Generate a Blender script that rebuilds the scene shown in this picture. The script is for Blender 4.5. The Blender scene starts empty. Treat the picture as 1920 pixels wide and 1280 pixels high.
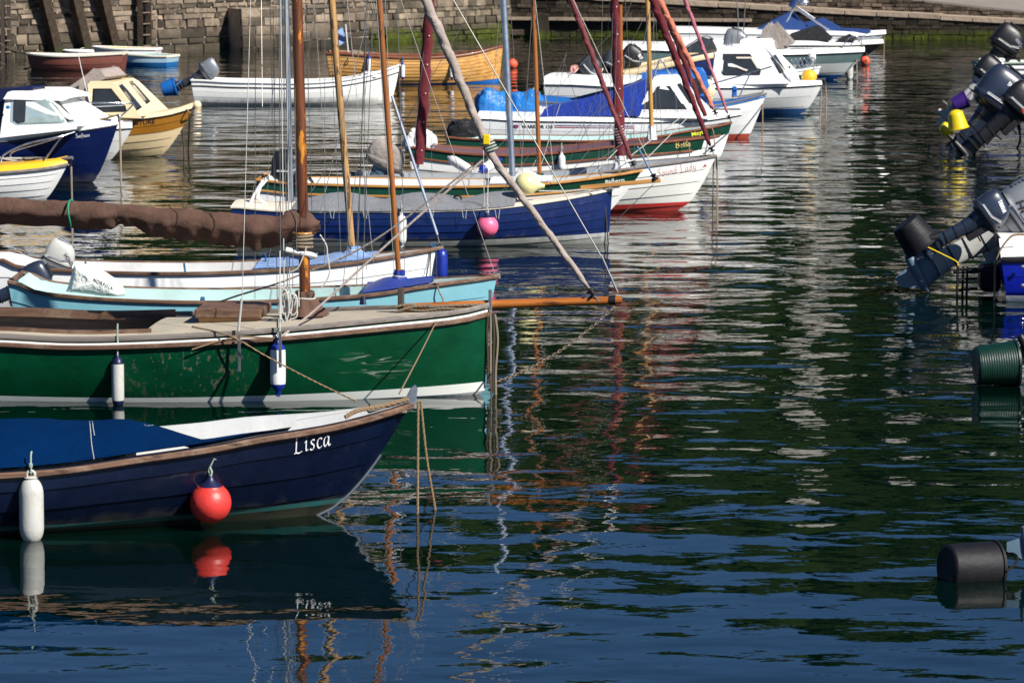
import bpy, math, random
from mathutils import Vector, Matrix, noise
from mathutils.bvhtree import BVHTree
random.seed(7)
R = math.radians
S = bpy.context.scene
COL = S.collection

# ------------------------------------------------------------------ camera, sky, sun, exposure
FPX, HOR, CAMH = 7500.0, -247.0, 5.0
PITCH = math.atan((640 - HOR) / FPX)
cam = bpy.data.cameras.new('camera')
cam.sensor_width = 36.0
cam.lens = FPX / 1920 * 36
cam.clip_start, cam.clip_end = 0.5, 3000
cam.dof.use_dof = True
cam.dof.focus_distance = 37.0
cam.dof.aperture_fstop = 7.5
camo = bpy.data.objects.new('camera', cam)
COL.objects.link(camo)
camo.location = (0, 0, CAMH)
camo.rotation_euler = (R(90) - PITCH, 0, 0)
S.camera = camo
CAM = Vector((0, 0, CAMH))
FWD = Vector((0, math.cos(PITCH), -math.sin(PITCH)))
UP = Vector((0, math.sin(PITCH), math.cos(PITCH)))
RT = Vector((1, 0, 0))

SUN_AZ, SUN_EL = 132.0, 40.0          # clockwise from +Y
sd = Vector((math.sin(R(SUN_AZ)) * math.cos(R(SUN_EL)), math.cos(R(SUN_AZ)) * math.cos(R(SUN_EL)), math.sin(R(SUN_EL))))
sl = bpy.data.lights.new('sun', 'SUN')
sl.energy = 4.8
sl.angle = R(0.5)
sl.color = (1.0, 0.95, 0.87)
so = bpy.data.objects.new('sun', sl)
COL.objects.link(so)
so.rotation_euler = sd.to_track_quat('Z', 'Y').to_euler()
so.location = (30, -30, 40)
wd = bpy.data.worlds.new('World')
S.world = wd
wd.use_nodes = True
nt = wd.node_tree
bg = nt.nodes['Background']
sky = nt.nodes.new('ShaderNodeTexSky')
sky.sky_type = 'NISHITA'
sky.sun_disc = False
sky.sun_elevation = R(SUN_EL)
sky.sun_rotation = R(SUN_AZ)
sky.air_density = 0.85
sky.dust_density = 0.0
sky.ozone_density = 10.0
sky.altitude = 1500
nt.links.new(sky.outputs[0], bg.inputs[0])
bg.inputs[1].default_value = 0.05
S.view_settings.view_transform = 'Standard'
S.view_settings.look = 'None'
S.view_settings.gamma = 1.0
S.view_settings.exposure = 0.74
S.view_settings.use_curve_mapping = False

# ------------------------------------------------------------------ pixel -> world helpers (used once, to survey the place)
def ray(px, py):
    return (FWD * FPX + RT * (px - 960) - UP * (py - 640)).normalized()

def W(px, py, z=0.0):
    d = ray(px, py)
    return CAM + d * ((z - CAMH) / d.z)

def AtY(px, py, Y):
    d = ray(px, py)
    return CAM + d * (Y / d.y)

class Frame:
    """a boat's own coordinate system: x forward, z up, origin on the water"""
    def __init__(s, o, yaw):
        s.o = Vector((o.x, o.y, 0)); s.a = R(yaw)
        s.c, s.n = math.cos(s.a), math.sin(s.a)
        s.near = -1 if math.cos(s.a) > 0 else 1
    def loc(s, w):
        d = w - s.o
        return Vector((d.x * s.c + d.y * s.n, -d.x * s.n + d.y * s.c, d.z))
    def dirl(s, d):
        return Vector((d.x * s.c + d.y * s.n, -d.x * s.n + d.y * s.c, d.z))
    def wld(s, l):
        return Vector((l[0] * s.c - l[1] * s.n, l[0] * s.n + l[1] * s.c, l[2])) + s.o
    def P(s, px, py, off=0.0):           # vertical plane at lateral offset off
        c, d = s.loc(CAM), s.dirl(ray(px, py))
        return c + d * ((off - c.y) / d.y)
    def Z(s, px, py, z):
        return s.loc(W(px, py, z))

# ------------------------------------------------------------------ materials
def _new(name):
    m = bpy.data.materials.new(name); m.use_nodes = True
    n = m.node_tree
    return m, n, n.nodes['Principled BSDF']

def lin(h):
    h = h.lstrip('#')
    return tuple(((int(h[i:i + 2], 16) / 255) ** 2.2) for i in (0, 2, 4)) + (1,)

def N(n, t, **k):
    nd = n.nodes.new(t)
    for a, b in k.items():
        if a.startswith('i_'):
            key = a[2:]
            nd.inputs[int(key) if key.isdigit() else key].default_value = b
        else:
            setattr(nd, a, b)
    return nd

def ramp(n, src, stops):
    r = N(n, 'ShaderNodeValToRGB')
    e = r.color_ramp.elements
    while len(e) < len(stops): e.new(0.5)
    for i, (p, c) in enumerate(stops):
        e[i].position = p; e[i].color = c if len(c) == 4 else tuple(c) + (1,)
    n.links.new(src, r.inputs[0])
    return r

def coords(n, scale=(1, 1, 1), kind='Object'):
    tc = N(n, 'ShaderNodeTexCoord')
    mp = N(n, 'ShaderNodeMapping')
    mp.inputs['Scale'].default_value = scale
    n.links.new(tc.outputs[kind], mp.inputs[0])
    return mp.outputs[0], tc.outputs[kind]

def mixc(n, fac, a, b):
    m = N(n, 'ShaderNodeMix', data_type='RGBA')
    if isinstance(fac, float): m.inputs[0].default_value = fac
    else: n.links.new(fac, m.inputs[0])
    for i, x in ((6, a), (7, b)):
        if isinstance(x, tuple): m.inputs[i].default_value = x
        else: n.links.new(x, m.inputs[i])
    return m.outputs[2]

def bump(n, b, src, dist, strength=1.0):
    u = N(n, 'ShaderNodeBump'); u.inputs['Strength'].default_value = strength; u.inputs['Distance'].default_value = dist
    n.links.new(src, u.inputs['Height']); n.links.new(u.outputs[0], b.inputs['Normal'])

def paint(name, col, rough=.35, var=.25, dirt=.25, dcol=(.16, .14, .1, 1), metal=0., coat=0., scale=2.0, bands=(), bow=0.0, bmp=.002, spec=.5, scum=0.0):
    """weathered paint; bands = [(z, colour)...] lowest first, painted lines that rise towards the ends"""
    m, n, b = _new(name)
    col = tuple(col)[:3] + (1,)
    v, raw = coords(n, (scale, scale, scale))
    nz = N(n, 'ShaderNodeTexNoise', i_Scale=1.6, i_Detail=6, i_Roughness=.65)
    n.links.new(v, nz.inputs[0])
    dark = tuple(c * (1 - var) for c in col[:3]) + (1,)
    lite = tuple(min(1, c * (1 + var * .5)) for c in col[:3]) + (1,)
    base = ramp(n, nz.outputs[0], [(.3, dark), (.7, lite)]).outputs[0]
    if bands:
        sp = N(n, 'ShaderNodeSeparateXYZ'); n.links.new(raw, sp.inputs[0])
        sq = N(n, 'ShaderNodeMath', operation='POWER'); n.links.new(sp.outputs[0], sq.inputs[0]); sq.inputs[1].default_value = 2
        kk = N(n, 'ShaderNodeMath', operation='MULTIPLY'); n.links.new(sq.outputs[0], kk.inputs[0]); kk.inputs[1].default_value = bow
        zz = N(n, 'ShaderNodeMath', operation='SUBTRACT'); n.links.new(sp.outputs[2], zz.inputs[0]); n.links.new(kk.outputs[0], zz.inputs[1])
        for z, c in reversed(bands):
            lt = N(n, 'ShaderNodeMath', operation='LESS_THAN'); n.links.new(zz.outputs[0], lt.inputs[0]); lt.inputs[1].default_value = z
            base = mixc(n, lt.outputs[0], base, tuple(c)[:3] + (1,))
    if dirt:
        n2 = N(n, 'ShaderNodeTexNoise', i_Scale=3.5, i_Detail=8, i_Roughness=.75)
        vv, _ = coords(n, (scale * 1.0, scale * 1.0, scale * .45))
        n.links.new(vv, n2.inputs[0])
        r2 = ramp(n, n2.outputs[0], [(.55, (0, 0, 0)), (.8, (dirt, dirt, dirt))])
        base = mixc(n, r2.outputs[0], base, dcol)
    if scum:
        if not bands:
            sp = N(n, 'ShaderNodeSeparateXYZ'); n.links.new(raw, sp.inputs[0])
        vs, _ = coords(n, (7, 7, 2.5)); ns = N(n, 'ShaderNodeTexNoise', i_Scale=1.0, i_Detail=7, i_Roughness=.7); n.links.new(vs, ns.inputs[0])
        zs = N(n, 'ShaderNodeMath', operation='MULTIPLY_ADD'); n.links.new(ns.outputs[0], zs.inputs[0]); zs.inputs[1].default_value = -.34; n.links.new(sp.outputs[2], zs.inputs[2])
        rs = ramp(n, zs.outputs[0], [(0.0, (scum, scum, scum)), (.1, (0, 0, 0))]); rs.color_ramp.elements[0].position = 0.0
        zo = N(n, 'ShaderNodeMath', operation='ADD'); n.links.new(zs.outputs[0], zo.inputs[0]); zo.inputs[1].default_value = .12; n.links.new(zo.outputs[0], rs.inputs[0])
        base = mixc(n, rs.outputs[0], base, (.09, .085, .045, 1))
    n.links.new(base, b.inputs['Base Color'])
    rr = N(n, 'ShaderNodeMapRange', i_3=rough * .75, i_4=min(1, rough * 1.4)); n.links.new(nz.outputs[0], rr.inputs[0])
    n.links.new(rr.outputs[0], b.inputs['Roughness'])
    b.inputs['Metallic'].default_value = metal
    b.inputs['Coat Weight'].default_value = coat
    b.inputs['Specular IOR Level'].default_value = spec
    if bmp:
        n3 = N(n, 'ShaderNodeTexNoise', i_Scale=9.0, i_Detail=3); n.links.new(v, n3.inputs[0])
        bump(n, b, n3.outputs[0], bmp)
    return m

def wood(name, c1, c2, rough=.55, scale=1.0, axis=0, coat=0., worn=.0):
    m, n, b = _new(name)
    sc = [22 * scale] * 3; sc[axis] = 1.2 * scale
    v, raw = coords(n, tuple(sc))
    nz = N(n, 'ShaderNodeTexNoise', i_Scale=1.0, i_Detail=6, i_Roughness=.6, i_Distortion=.4); n.links.new(v, nz.inputs[0])
    r = ramp(n, nz.outputs[0], [(.28, tuple(c1)), (.5, tuple((a + d) / 2 for a, d in zip(c1, c2))), (.72, tuple(c2))])
    out = r.outputs[0]
    if worn:
        v2, _ = coords(n, (5, 5, 5))
        n2 = N(n, 'ShaderNodeTexNoise', i_Scale=1.0, i_Detail=7, i_Roughness=.7); n.links.new(v2, n2.inputs[0])
        r2 = ramp(n, n2.outputs[0], [(.52, (0, 0, 0)), (.62, (worn, worn, worn))])
        out = mixc(n, r2.outputs[0], out, (.32, .25, .18, 1))
    n.links.new(out, b.inputs['Base Color'])
    b.inputs['Roughness'].default_value = rough
    b.inputs['Coat Weight'].default_value = coat
    bump(n, b, nz.outputs[0], .002, .6)
    return m

def cloth(name, col, rough=.85, var=.2, fold=.01, scale=3.0, sheen=.1, spec=.25):
    m, n, b = _new(name)
    v, raw = coords(n, (scale, scale, scale))
    nz = N(n, 'ShaderNodeTexNoise', i_Scale=1.2, i_Detail=5, i_Roughness=.6, i_Distortion=.6); n.links.new(v, nz.inputs[0])
    r = ramp(n, nz.outputs[0], [(.3, tuple(c * (1 - var) for c in col[:3])), (.7, tuple(min(1, c * (1 + var)) for c in col[:3]))])
    n.links.new(r.outputs[0], b.inputs['Base Color'])
    b.inputs['Roughness'].default_value = rough
    b.inputs['Specular IOR Level'].default_value = spec
    b.inputs['Sheen Weight'].default_value = sheen
    n2 = N(n, 'ShaderNodeTexNoise', i_Scale=2.6, i_Detail=4, i_Distortion=1.2); n.links.new(v, n2.inputs[0])
    bump(n, b, n2.outputs[0], fold)
    return m

def metal(name, col=(.6, .6, .62), rough=.3):
    m, n, b = _new(name)
    v, _ = coords(n, (8, 8, 8))
    nz = N(n, 'ShaderNodeTexNoise', i_Scale=1.5, i_Detail=5); n.links.new(v, nz.inputs[0])
    r = ramp(n, nz.outputs[0], [(.3, tuple(c * .7 for c in col)), (.7, col)])
    n.links.new(r.outputs[0], b.inputs['Base Color'])
    b.inputs['Metallic'].default_value = .9
    b.inputs['Roughness'].default_value = rough
    return m

def ropemat(name, col, scale=60, var=.45):
    m, n, b = _new(name)
    v, _ = coords(n, (scale, scale, scale))
    wv = N(n, 'ShaderNodeTexWave', i_Scale=.6, i_Distortion=1.5, wave_type='BANDS', bands_direction='DIAGONAL'); n.links.new(v, wv.inputs[0])
    r = ramp(n, wv.outputs[1], [(.2, tuple(c * (1 - var) for c in col)), (.7, tuple(col))])
    n.links.new(r.outputs[0], b.inputs['Base Color'])
    b.inputs['Roughness'].default_value = .9
    bump(n, b, wv.outputs[1], .004)
    return m

M = {}
M['white'] = paint('white_gelcoat', (.72, .73, .72), .28, .06, .12, (.42, .38, .28, 1))
M['whiteclean'] = paint('bright_white', (.82, .82, .8), .3, .04, .06, (.45, .4, .3, 1))
M['hullwhite'] = paint('white_hull_paint', (.8, .8, .78), .3, .05, .12, (.42, .38, .28, 1), scum=.6)
M['inside'] = paint('interior_white', (.62, .63, .62), .5, .1, .25, (.3, .26, .2, 1))
M['insideteal'] = paint('interior_pale_teal', (.45, .62, .6), .5, .1, .1)
M['insidegrey'] = paint('interior_grey', (.3, .33, .36), .6, .15, .2)
M['greyblue'] = paint('grey_blue_paint', (.25, .33, .36), .5, .15, .2)
M['insidemauve'] = paint('interior_mauve', (.14, .07, .09), .6, .15, .05)
M['cream'] = paint('cream_gelcoat', (.72, .58, .36), .3, .06, .1)
M['creamlight'] = paint('cream_deck', (.68, .61, .5), .5, .08, .15)
M['deck'] = paint('worn_sand_deck', (.4, .355, .28), .8, .18, .55, (.2, .16, .12, 1), scale=1.6, spec=.2)
M['teak'] = wood('weathered_teak', (.055, .026, .014), (.19, .105, .065), .6, 1.0, 0, 0, .25)
M['mahog'] = wood('mahogany_rail', (.09, .026, .012), (.26, .09, .04), .4, 1.0, 0, .2)
M['greywood'] = wood('grey_weathered_wood', (.1, .085, .075), (.24, .21, .19), .8)
M['darkwood'] = wood('dark_timber', (.02, .014, .01), (.075, .055, .04), .8, .6, 2)
M['honey'] = wood('honey_varnished_wood', (.3, .13, .03), (.58, .3, .085), .35, 1.0, 0, .4)
M['varn'] = wood('varnished_planks', (.26, .11, .03), (.6, .31, .09), .35, .7, 0, .3)
M['mastor'] = wood('amber_spar', (.15, .045, .01), (.42, .14, .02), .35, 1.0, 2, .5)
M['mastor2'] = wood('old_amber_spar', (.035, .01, .004), (.2, .055, .01), .4, 1.0, 2, .35)
def patchy(m, col, lo=.57, hi=.62, sc=(9, 9, 2.2)):
    n = m.node_tree; b = n.nodes['Principled BSDF']; src = b.inputs['Base Color'].links[0].from_socket
    v, _ = coords(n, sc); nz = N(n, 'ShaderNodeTexNoise', i_Scale=1.0, i_Detail=5, i_Roughness=.7); n.links.new(v, nz.inputs[0])
    r = ramp(n, nz.outputs[0], [(lo, (0, 0, 0)), (hi, (1, 1, 1))])
    n.links.new(mixc(n, r.outputs[0], src, tuple(col) + (1,)), b.inputs['Base Color'])
M['mastye'] = wood('yellow_spar', (.33, .17, .04), (.6, .34, .09), .4, 1.0, 2, .3)
M['mastpale'] = wood('pale_worn_spar', (.2, .1, .035), (.52, .31, .12), .55, 1.4, 2)
M['sprit'] = wood('amber_bowsprit', (.2, .05, .008), (.5, .17, .025), .4, 1.0, 0, .4)
M['alu'] = metal('aluminium_spar', (.62, .65, .7), .38)
M['steel'] = metal('steel_fitting', (.62, .6, .58), .3)
M['galv'] = metal('galvanised_rusty', (.5, .38, .28), .6)
M['chrome'] = metal('polished_rail', (.75, .76, .78), .18)
M['black'] = paint('black_plastic', (.008, .008, .01), .4, .3, .1)
M['blackrub'] = paint('black_rubber', (.006, .006, .009), .55, .3, .12, (.05,.05,.055,1), bmp=.004, spec=.3)
M['rubgrey'] = paint('grey_trim', (.12, .12, .13), .6, .2, .1)
M['bluecan'] = cloth('blue_canvas', (.0007, .015, .062), .95, .1, .012, sheen=0, spec=.02)
M['bluetarp'] = cloth('bright_blue_tarp', (.006, .15, .46), .45, .2, .03, spec=.5)
M['bluecov'] = cloth('royal_blue_cover', (.003, .025, .22), .5, .15, .015, spec=.4)
M['bluepale'] = cloth('faded_blue_cloth', (.17, .27, .48), .8, .2, .03)
M['bluesail'] = cloth('marine_blue_bimini', (.01, .04, .16), .7, .15, .01)
M['greycov'] = cloth('grey_canvas', (.17, .175, .19), .85, .1, .03)
M['greytan'] = cloth('taupe_cover', (.25, .22, .2), .85, .15, .03)
M['blackcov'] = cloth('black_cover', (.008, .008, .01), .6, .3, .02)
M['browncov'] = cloth('brown_sailcloth', (.095, .052, .038), .9, .2, .014, sheen=0)
M['beigesail'] = cloth('beige_sailcloth', (.3, .25, .22), .85, .15, .012, 6)
M['burg'] = cloth('burgundy_sailcloth', (.11, .012, .018), .8, .15, .01)
M['burg2'] = cloth('dusty_burgundy_cloth', (.15, .035, .04), .8, .2, .01)
M['salmon'] = cloth('salmon_sail_tape', (.5, .16, .1), .8, .2, .02, 6)
M['pinksail'] = cloth('faded_rose_cloth', (.38, .12, .15), .8, .15, .01)
M['whitecloth'] = cloth('white_cloth', (.66, .66, .66), .85, .12, .03)
M['purple'] = paint('purple_plastic', (.04, .012, .15), .35, .1, .05)
M['yellow'] = paint('yellow_plastic', (.68, .5, .005), .4, .08, .08)
M['yellowdeck'] = paint('yellow_deck', (.75, .4, .01), .35, .06, .1)
M['bluepl'] = paint('blue_plastic', (.01, .12, .42), .4, .1, .05)
M['fendw'] = paint('fender_white', (.46, .46, .43), .5, .1, .7, (.25, .2, .13, 1), scale=4)
M['fendwc'] = paint('fender_bright_white', (.7, .7, .68), .4, .05, .2, scale=4)
M['navypl'] = paint('navy_fender_cap', (.006, .01, .05), .4, .2, .1)
M['cobalt'] = paint('cobalt_fender', (.008, .025, .25), .35, .15, .1)
M['red'] = paint('red_buoy_vinyl', (.62, .04, .032), .4, .12, .1, (.5, .2, .1, 1), scale=4)
M['orange'] = paint('orange_buoy', (.8, .1, .04), .45, .1, .1)
M['pink'] = paint('pink_buoy_vinyl', (.75, .13, .25), .4, .06, .1, scale=4)
M['paleyel'] = paint('pale_yellow_vinyl', (.75, .68, .32), .4, .05, .1, scale=4)
M['amberb'] = paint('amber_buoy', (.75, .42, .02), .45, .08, .1)
M['rope'] = ropemat('weathered_rope', (.3, .24, .17))
M['ropetan'] = ropemat('tan_rope', (.31, .21, .115))
M['ropedark'] = ropemat('dark_wet_rope', (.07, .055, .035))
M['ropewh'] = ropemat('white_rope', (.6, .6, .56))
M['ropegn'] = ropemat('pale_green_rope', (.4, .5, .42))
M['ropebl'] = ropemat('blue_rope', (.02, .14, .3))
M['wire'] = metal('rigging_wire', (.42, .4, .37), .5)
M['glass'] = paint('tinted_window', (.03, .035, .04), .08, .3, 0, bmp=0, spec=.6)
M['glassl'] = paint('pale_window', (.3, .38, .38), .1, .4, 0, bmp=0, spec=.6)
M['tsign'] = paint('lettering_white', (.75, .75, .75), .5, 0, 0, bmp=0)
M['tblack'] = paint('lettering_black', (.01, .01, .012), .5, 0, 0, bmp=0)
M['tgold'] = paint('lettering_gold', (.6, .45, .16), .5, 0, 0, bmp=0)
M['tyel'] = paint('lettering_yellow', (.65, .62, .05), .5, 0, 0, bmp=0)
M['tred'] = paint('lettering_red', (.42, .04, .03), .5, 0, 0, bmp=0)
M['tredp'] = paint('lettering_faded_rose', (.5, .22, .22), .5, 0, 0, bmp=0)
M['tgrey'] = paint('lettering_grey', (.2, .2, .26), .5, 0, 0, bmp=0)
M['tblue'] = paint('marking_blue', (.02, .06, .3), .5, 0, 0, bmp=0)
M['obnavy'] = paint('outboard_navy', (.018, .026, .048), .28, .1, .08, coat=.3, bmp=0)
M['obgrey'] = paint('outboard_silver_grey', (.2, .215, .235), .3, .08, .08, metal=.3, bmp=0)
M['obdark'] = paint('outboard_charcoal', (.03, .035, .042), .35, .12, .1, bmp=0)
M['obblue'] = paint('outboard_blue_leg', (.09, .15, .21), .4, .15, .1)
M['oblight'] = paint('outboard_light_leg', (.42, .42, .4), .45, .1, .15)

patchy(M['mastor2'], (.5, .19, .012)); patchy(M['mastpale'], (.07, .04, .02), .56, .6, (14, 14, 3)); patchy(M['mastor'], (.07, .025, .008), .56, .62, (12, 12, 1.6)); patchy(M['sprit'], (.1, .03, .008), .58, .66, (2, 14, 14)); patchy(M['teak'], (.035, .018, .011), .56, .66, (3, 16, 16))
# ------------------------------------------------------------------ scene tree
def tag(o, label, cat, group=None, kind=None):
    o['label'] = label; o['category'] = cat
    if group: o['group'] = group
    if kind: o['kind'] = kind
    return o

def root(name, label, cat, loc=(0, 0, 0), yaw=0.0, group=None):
    o = bpy.data.objects.new(name, None); COL.objects.link(o)
    o.empty_display_size = .2
    o.location = loc; o.rotation_euler = (0, 0, yaw)
    return tag(o, label, cat, group)

class MB:
    def __init__(s): s.v, s.f, s.m = [], [], []
    def add(s, vs, fs, m=0):
        b = len(s.v); s.v += [tuple(v) for v in vs]
        for f in fs: s.f.append([b + i for i in f]); s.m.append(m)
        return s
    def obj(s, name, mats, parent=None, ang=40, label=None, loc=None):
        me = bpy.data.meshes.new(name); me.from_pydata(s.v, [], s.f); me.update()
        for m in (mats if isinstance(mats, (list, tuple)) else [mats]):
            me.materials.append(M[m] if isinstance(m, str) else m)
        me.polygons.foreach_set('material_index', s.m)
        if ang:
            me.polygons.foreach_set('use_smooth', [True] * len(s.f))
            me.set_sharp_from_angle(angle=R(ang))
        o = bpy.data.objects.new(name, me); COL.objects.link(o)
        if parent: o.parent = parent
        if label: o['label'] = label
        if loc is not None: o.location = loc
        return o
    def bvh(s):
        return BVHTree.FromPolygons([Vector(v) for v in s.v], s.f)
    # --- shapes
    def grid(s, fn, nu, nv, m=0, cu=False, cv=False, flip=False):
        vs = [fn(i / (nu if cu else nu - 1), j / (nv if cv else nv - 1)) for i in range(nu) for j in range(nv)]
        fs = []
        for i in range(nu if cu else nu - 1):
            for j in range(nv if cv else nv - 1):
                a, b_ = i * nv + j, ((i + 1) % nu) * nv + j
                c, d = ((i + 1) % nu) * nv + (j + 1) % nv, i * nv + (j + 1) % nv
                fs.append([a, d, c, b_] if flip else [a, b_, c, d])
        return s.add(vs, fs, m)
    def box(s, c, d, rot=None, m=0, bev=0.0):
        x, y, z = (k / 2 for k in d)
        if bev:
            b_ = min(bev, x * .9, y * .9, z * .9); vs = []
            for sx in (-1, 1):
                for sy in (-1, 1):
                    for sz in (-1, 1):
                        vs += [(sx * x, sy * (y - b_), sz * (z - b_)), (sx * (x - b_), sy * y, sz * (z - b_)), (sx * (x - b_), sy * (y - b_), sz * z)]
            def I(sx, sy, sz, k): return ((sx > 0) * 4 + (sy > 0) * 2 + (sz > 0)) * 3 + k
            fs = []
            for sg in (-1, 1):
                fs.append([I(sg, -1, -1, 0), I(sg, 1, -1, 0), I(sg, 1, 1, 0), I(sg, -1, 1, 0)])
                fs.append([I(-1, sg, -1, 1), I(1, sg, -1, 1), I(1, sg, 1, 1), I(-1, sg, 1, 1)])
                fs.append([I(-1, -1, sg, 2), I(1, -1, sg, 2), I(1, 1, sg, 2), I(-1, 1, sg, 2)])
                for t in (-1, 1):
                    fs.append([I(-1, sg, t, 1), I(1, sg, t, 1), I(1, sg, t, 2), I(-1, sg, t, 2)])
                    fs.append([I(sg, -1, t, 0), I(sg, 1, t, 0), I(sg, 1, t, 2), I(sg, -1, t, 2)])
                    fs.append([I(sg, t, -1, 0), I(sg, t, 1, 0), I(sg, t, 1, 1), I(sg, t, -1, 1)])
                    for u in (-1, 1): fs.append([I(sg, t, u, 0), I(sg, t, u, 1), I(sg, t, u, 2)])
        else:
            vs = [(sx * x, sy * y, sz * z) for sx in (-1, 1) for sy in (-1, 1) for sz in (-1, 1)]
            fs = [[0, 1, 3, 2], [4, 6, 7, 5], [0, 4, 5, 1], [2, 3, 7, 6], [0, 2, 6, 4], [1, 5, 7, 3]]
        c = Vector(c)
        vs = [(rot @ Vector(v) if rot else Vector(v)) + c for v in vs]
        return s.add(vs, fs, m)
    def tube(s, pts, r, n=8, m=0, cap=True, prof=None):
        """swept tube; r number or list; prof(theta, k)->radius factor"""
        pts = [Vector(p) for p in pts]; k = len(pts)
        rs = r if isinstance(r, (list, tuple)) else [r] * k
        vs = []; ref = None
        for i, p in enumerate(pts):
            t = (pts[min(i + 1, k - 1)] - pts[max(i - 1, 0)])
            t = t.normalized() if t.length > 1e-9 else Vector((0, 0, 1))
            if ref is None: ref = Vector((0, 0, 1)) if abs(t.z) < .9 else Vector((1, 0, 0))
            a = (ref - t * ref.dot(t)).normalized(); b_ = t.cross(a); ref = a
            for j in range(n):
                th = 2 * math.pi * j / n
                q = rs[i] * (prof(th, i / max(1, k - 1)) if prof else 1)
                vs.append(p + a * math.cos(th) * q + b_ * math.sin(th) * q)
        fs = [[i * n + j, i * n + (j + 1) % n, (i + 1) * n + (j + 1) % n, (i + 1) * n + j] for i in range(k - 1) for j in range(n)]
        if cap: fs += [list(range(n))[::-1], [(k - 1) * n + j for j in range(n)]]
        return s.add(vs, fs, m)
    def lathe(s, prof, o=(0, 0, 0), ax=(0, 0, 1), n=20, m=0, jit=0.0):
        """prof = [(r, h)...] along axis"""
        ax = Vector(ax).normalized(); o = Vector(o)
        ref = Vector((1, 0, 0)) if abs(ax.x) < .9 else Vector((0, 1, 0))
        a = (ref - ax * ref.dot(ax)).normalized(); b_ = ax.cross(a)
        vs = []
        for r, h in prof:
            for j in range(n):
                th = 2 * math.pi * j / n
                vs.append(o + ax * h + (a * math.cos(th) + b_ * math.sin(th)) * r)
        k = len(prof)
        fs = [[i * n + j, i * n + (j + 1) % n, (i + 1) * n + (j + 1) % n, (i + 1) * n + j] for i in range(k - 1) for j in range(n)]
        if prof[0][0] > 1e-5: fs.append(list(range(n))[::-1])
        if prof[-1][0] > 1e-5: fs.append([(k - 1) * n + j for j in range(n)])
        return s.add(vs, fs, m)
    def loft(s, rings, n=20, e=2.6, m=0):
        """rings = [(centre, a-axis vec, b-axis vec)]: superellipse sections"""
        vs = []
        for c, a, b_ in rings:
            c, a, b_ = Vector(c), Vector(a), Vector(b_)
            for j in range(n):
                th = 2 * math.pi * j / n
                ct, st = math.cos(th), math.sin(th)
                vs.append(c + a * math.copysign(abs(ct) ** (2 / e), ct) + b_ * math.copysign(abs(st) ** (2 / e), st))
        k = len(rings)
        fs = [[i * n + j, i * n + (j + 1) % n, (i + 1) * n + (j + 1) % n, (i + 1) * n + j] for i in range(k - 1) for j in range(n)]
        fs += [list(range(n))[::-1], [(k - 1) * n + j for j in range(n)]]
        return s.add(vs, fs, m)
    def prism(s, poly, off, m=0):
        """poly of 3D points extruded by vector off"""
        off = Vector(off); n = len(poly)
        vs = [Vector(p) for p in poly] + [Vector(p) + off for p in poly]
        fs = [list(range(n)), list(range(n, 2 * n))[::-1]] + [[i, (i + 1) % n, n + (i + 1) % n, n + i] for i in range(n)]
        return s.add(vs, fs, m)

def arc(p0, p1, sag=0.0, n=12):
    p0, p1 = Vector(p0), Vector(p1)
    return [p0.lerp(p1, i / n) - Vector((0, 0, sag * 4 * (i / n) * (1 - i / n))) for i in range(n + 1)]

def smooth(pts, n=6):
    """Catmull-Rom through points"""
    pts = [Vector(p) for p in pts]; out = []
    for i in range(len(pts) - 1):
        p0, p1, p2, p3 = pts[max(i - 1, 0)], pts[i], pts[i + 1], pts[min(i + 2, len(pts) - 1)]
        for k in range(n):
            t = k / n
            out.append(.5 * ((2 * p1) + (p2 - p0) * t + (2 * p0 - 5 * p1 + 4 * p2 - p3) * t * t + (3 * p1 - p0 - 3 * p2 + p3) * t ** 3))
    return out + [pts[-1]]

def strands(mb, pts, r, n=3, turns=9, m=0, side=6):
    """a laid rope: three strands wound round each other"""
    pts = [Vector(p) for p in pts]
    L = sum((pts[i + 1] - pts[i]).length for i in range(len(pts) - 1))
    K = max(int(L * 60), len(pts))
    dense = []
    for i in range(K + 1):
        t = i / K * (len(pts) - 1); a = min(int(t), len(pts) - 2)
        dense.append(pts[a].lerp(pts[a + 1], t - a))
    for q in range(n):
        path = []
        for i, p in enumerate(dense):
            t = (dense[min(i + 1, K)] - dense[max(i - 1, 0)]).normalized()
            ref = Vector((1, 0, 0)) if abs(t.x) < .8 else Vector((0, 1, 0))
            a = (ref - t * ref.dot(t)).normalized(); b_ = t.cross(a)
            th = 2 * math.pi * (q / n + i / K * L * turns)
            path.append(p + (a * math.cos(th) + b_ * math.sin(th)) * r * .5)
        mb.tube(path, r * .56, side, m)

# ------------------------------------------------------------------ lettering
def nib(strokes, w, ang=R(40), thin=.25):
    """calligraphic pen: polylines -> quads in the (u, v) plane"""
    V, F = [], []
    nx, ny = math.cos(ang), math.sin(ang)
    for st in strokes:
        pts = smooth([(x, y, 0) for x, y in st], 5) if len(st) > 2 else [Vector((x, y, 0)) for x, y in st]
        b = len(V)
        for i, p in enumerate(pts):
            t = pts[min(i + 1, len(pts) - 1)] - pts[max(i - 1, 0)]
            t = t.normalized() if t.length else Vector((1, 0, 0))
            nrm = Vector((-t.y, t.x, 0))
            h = w * (thin + (1 - thin) * abs(nrm.x * nx + nrm.y * ny)) / 2
            V += [p + nrm * h, p - nrm * h]
        for i in range(len(pts) - 1):
            F.append([b + 2 * i, b + 2 * i + 1, b + 2 * i + 3, b + 2 * i + 2])
    return V, F

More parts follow.
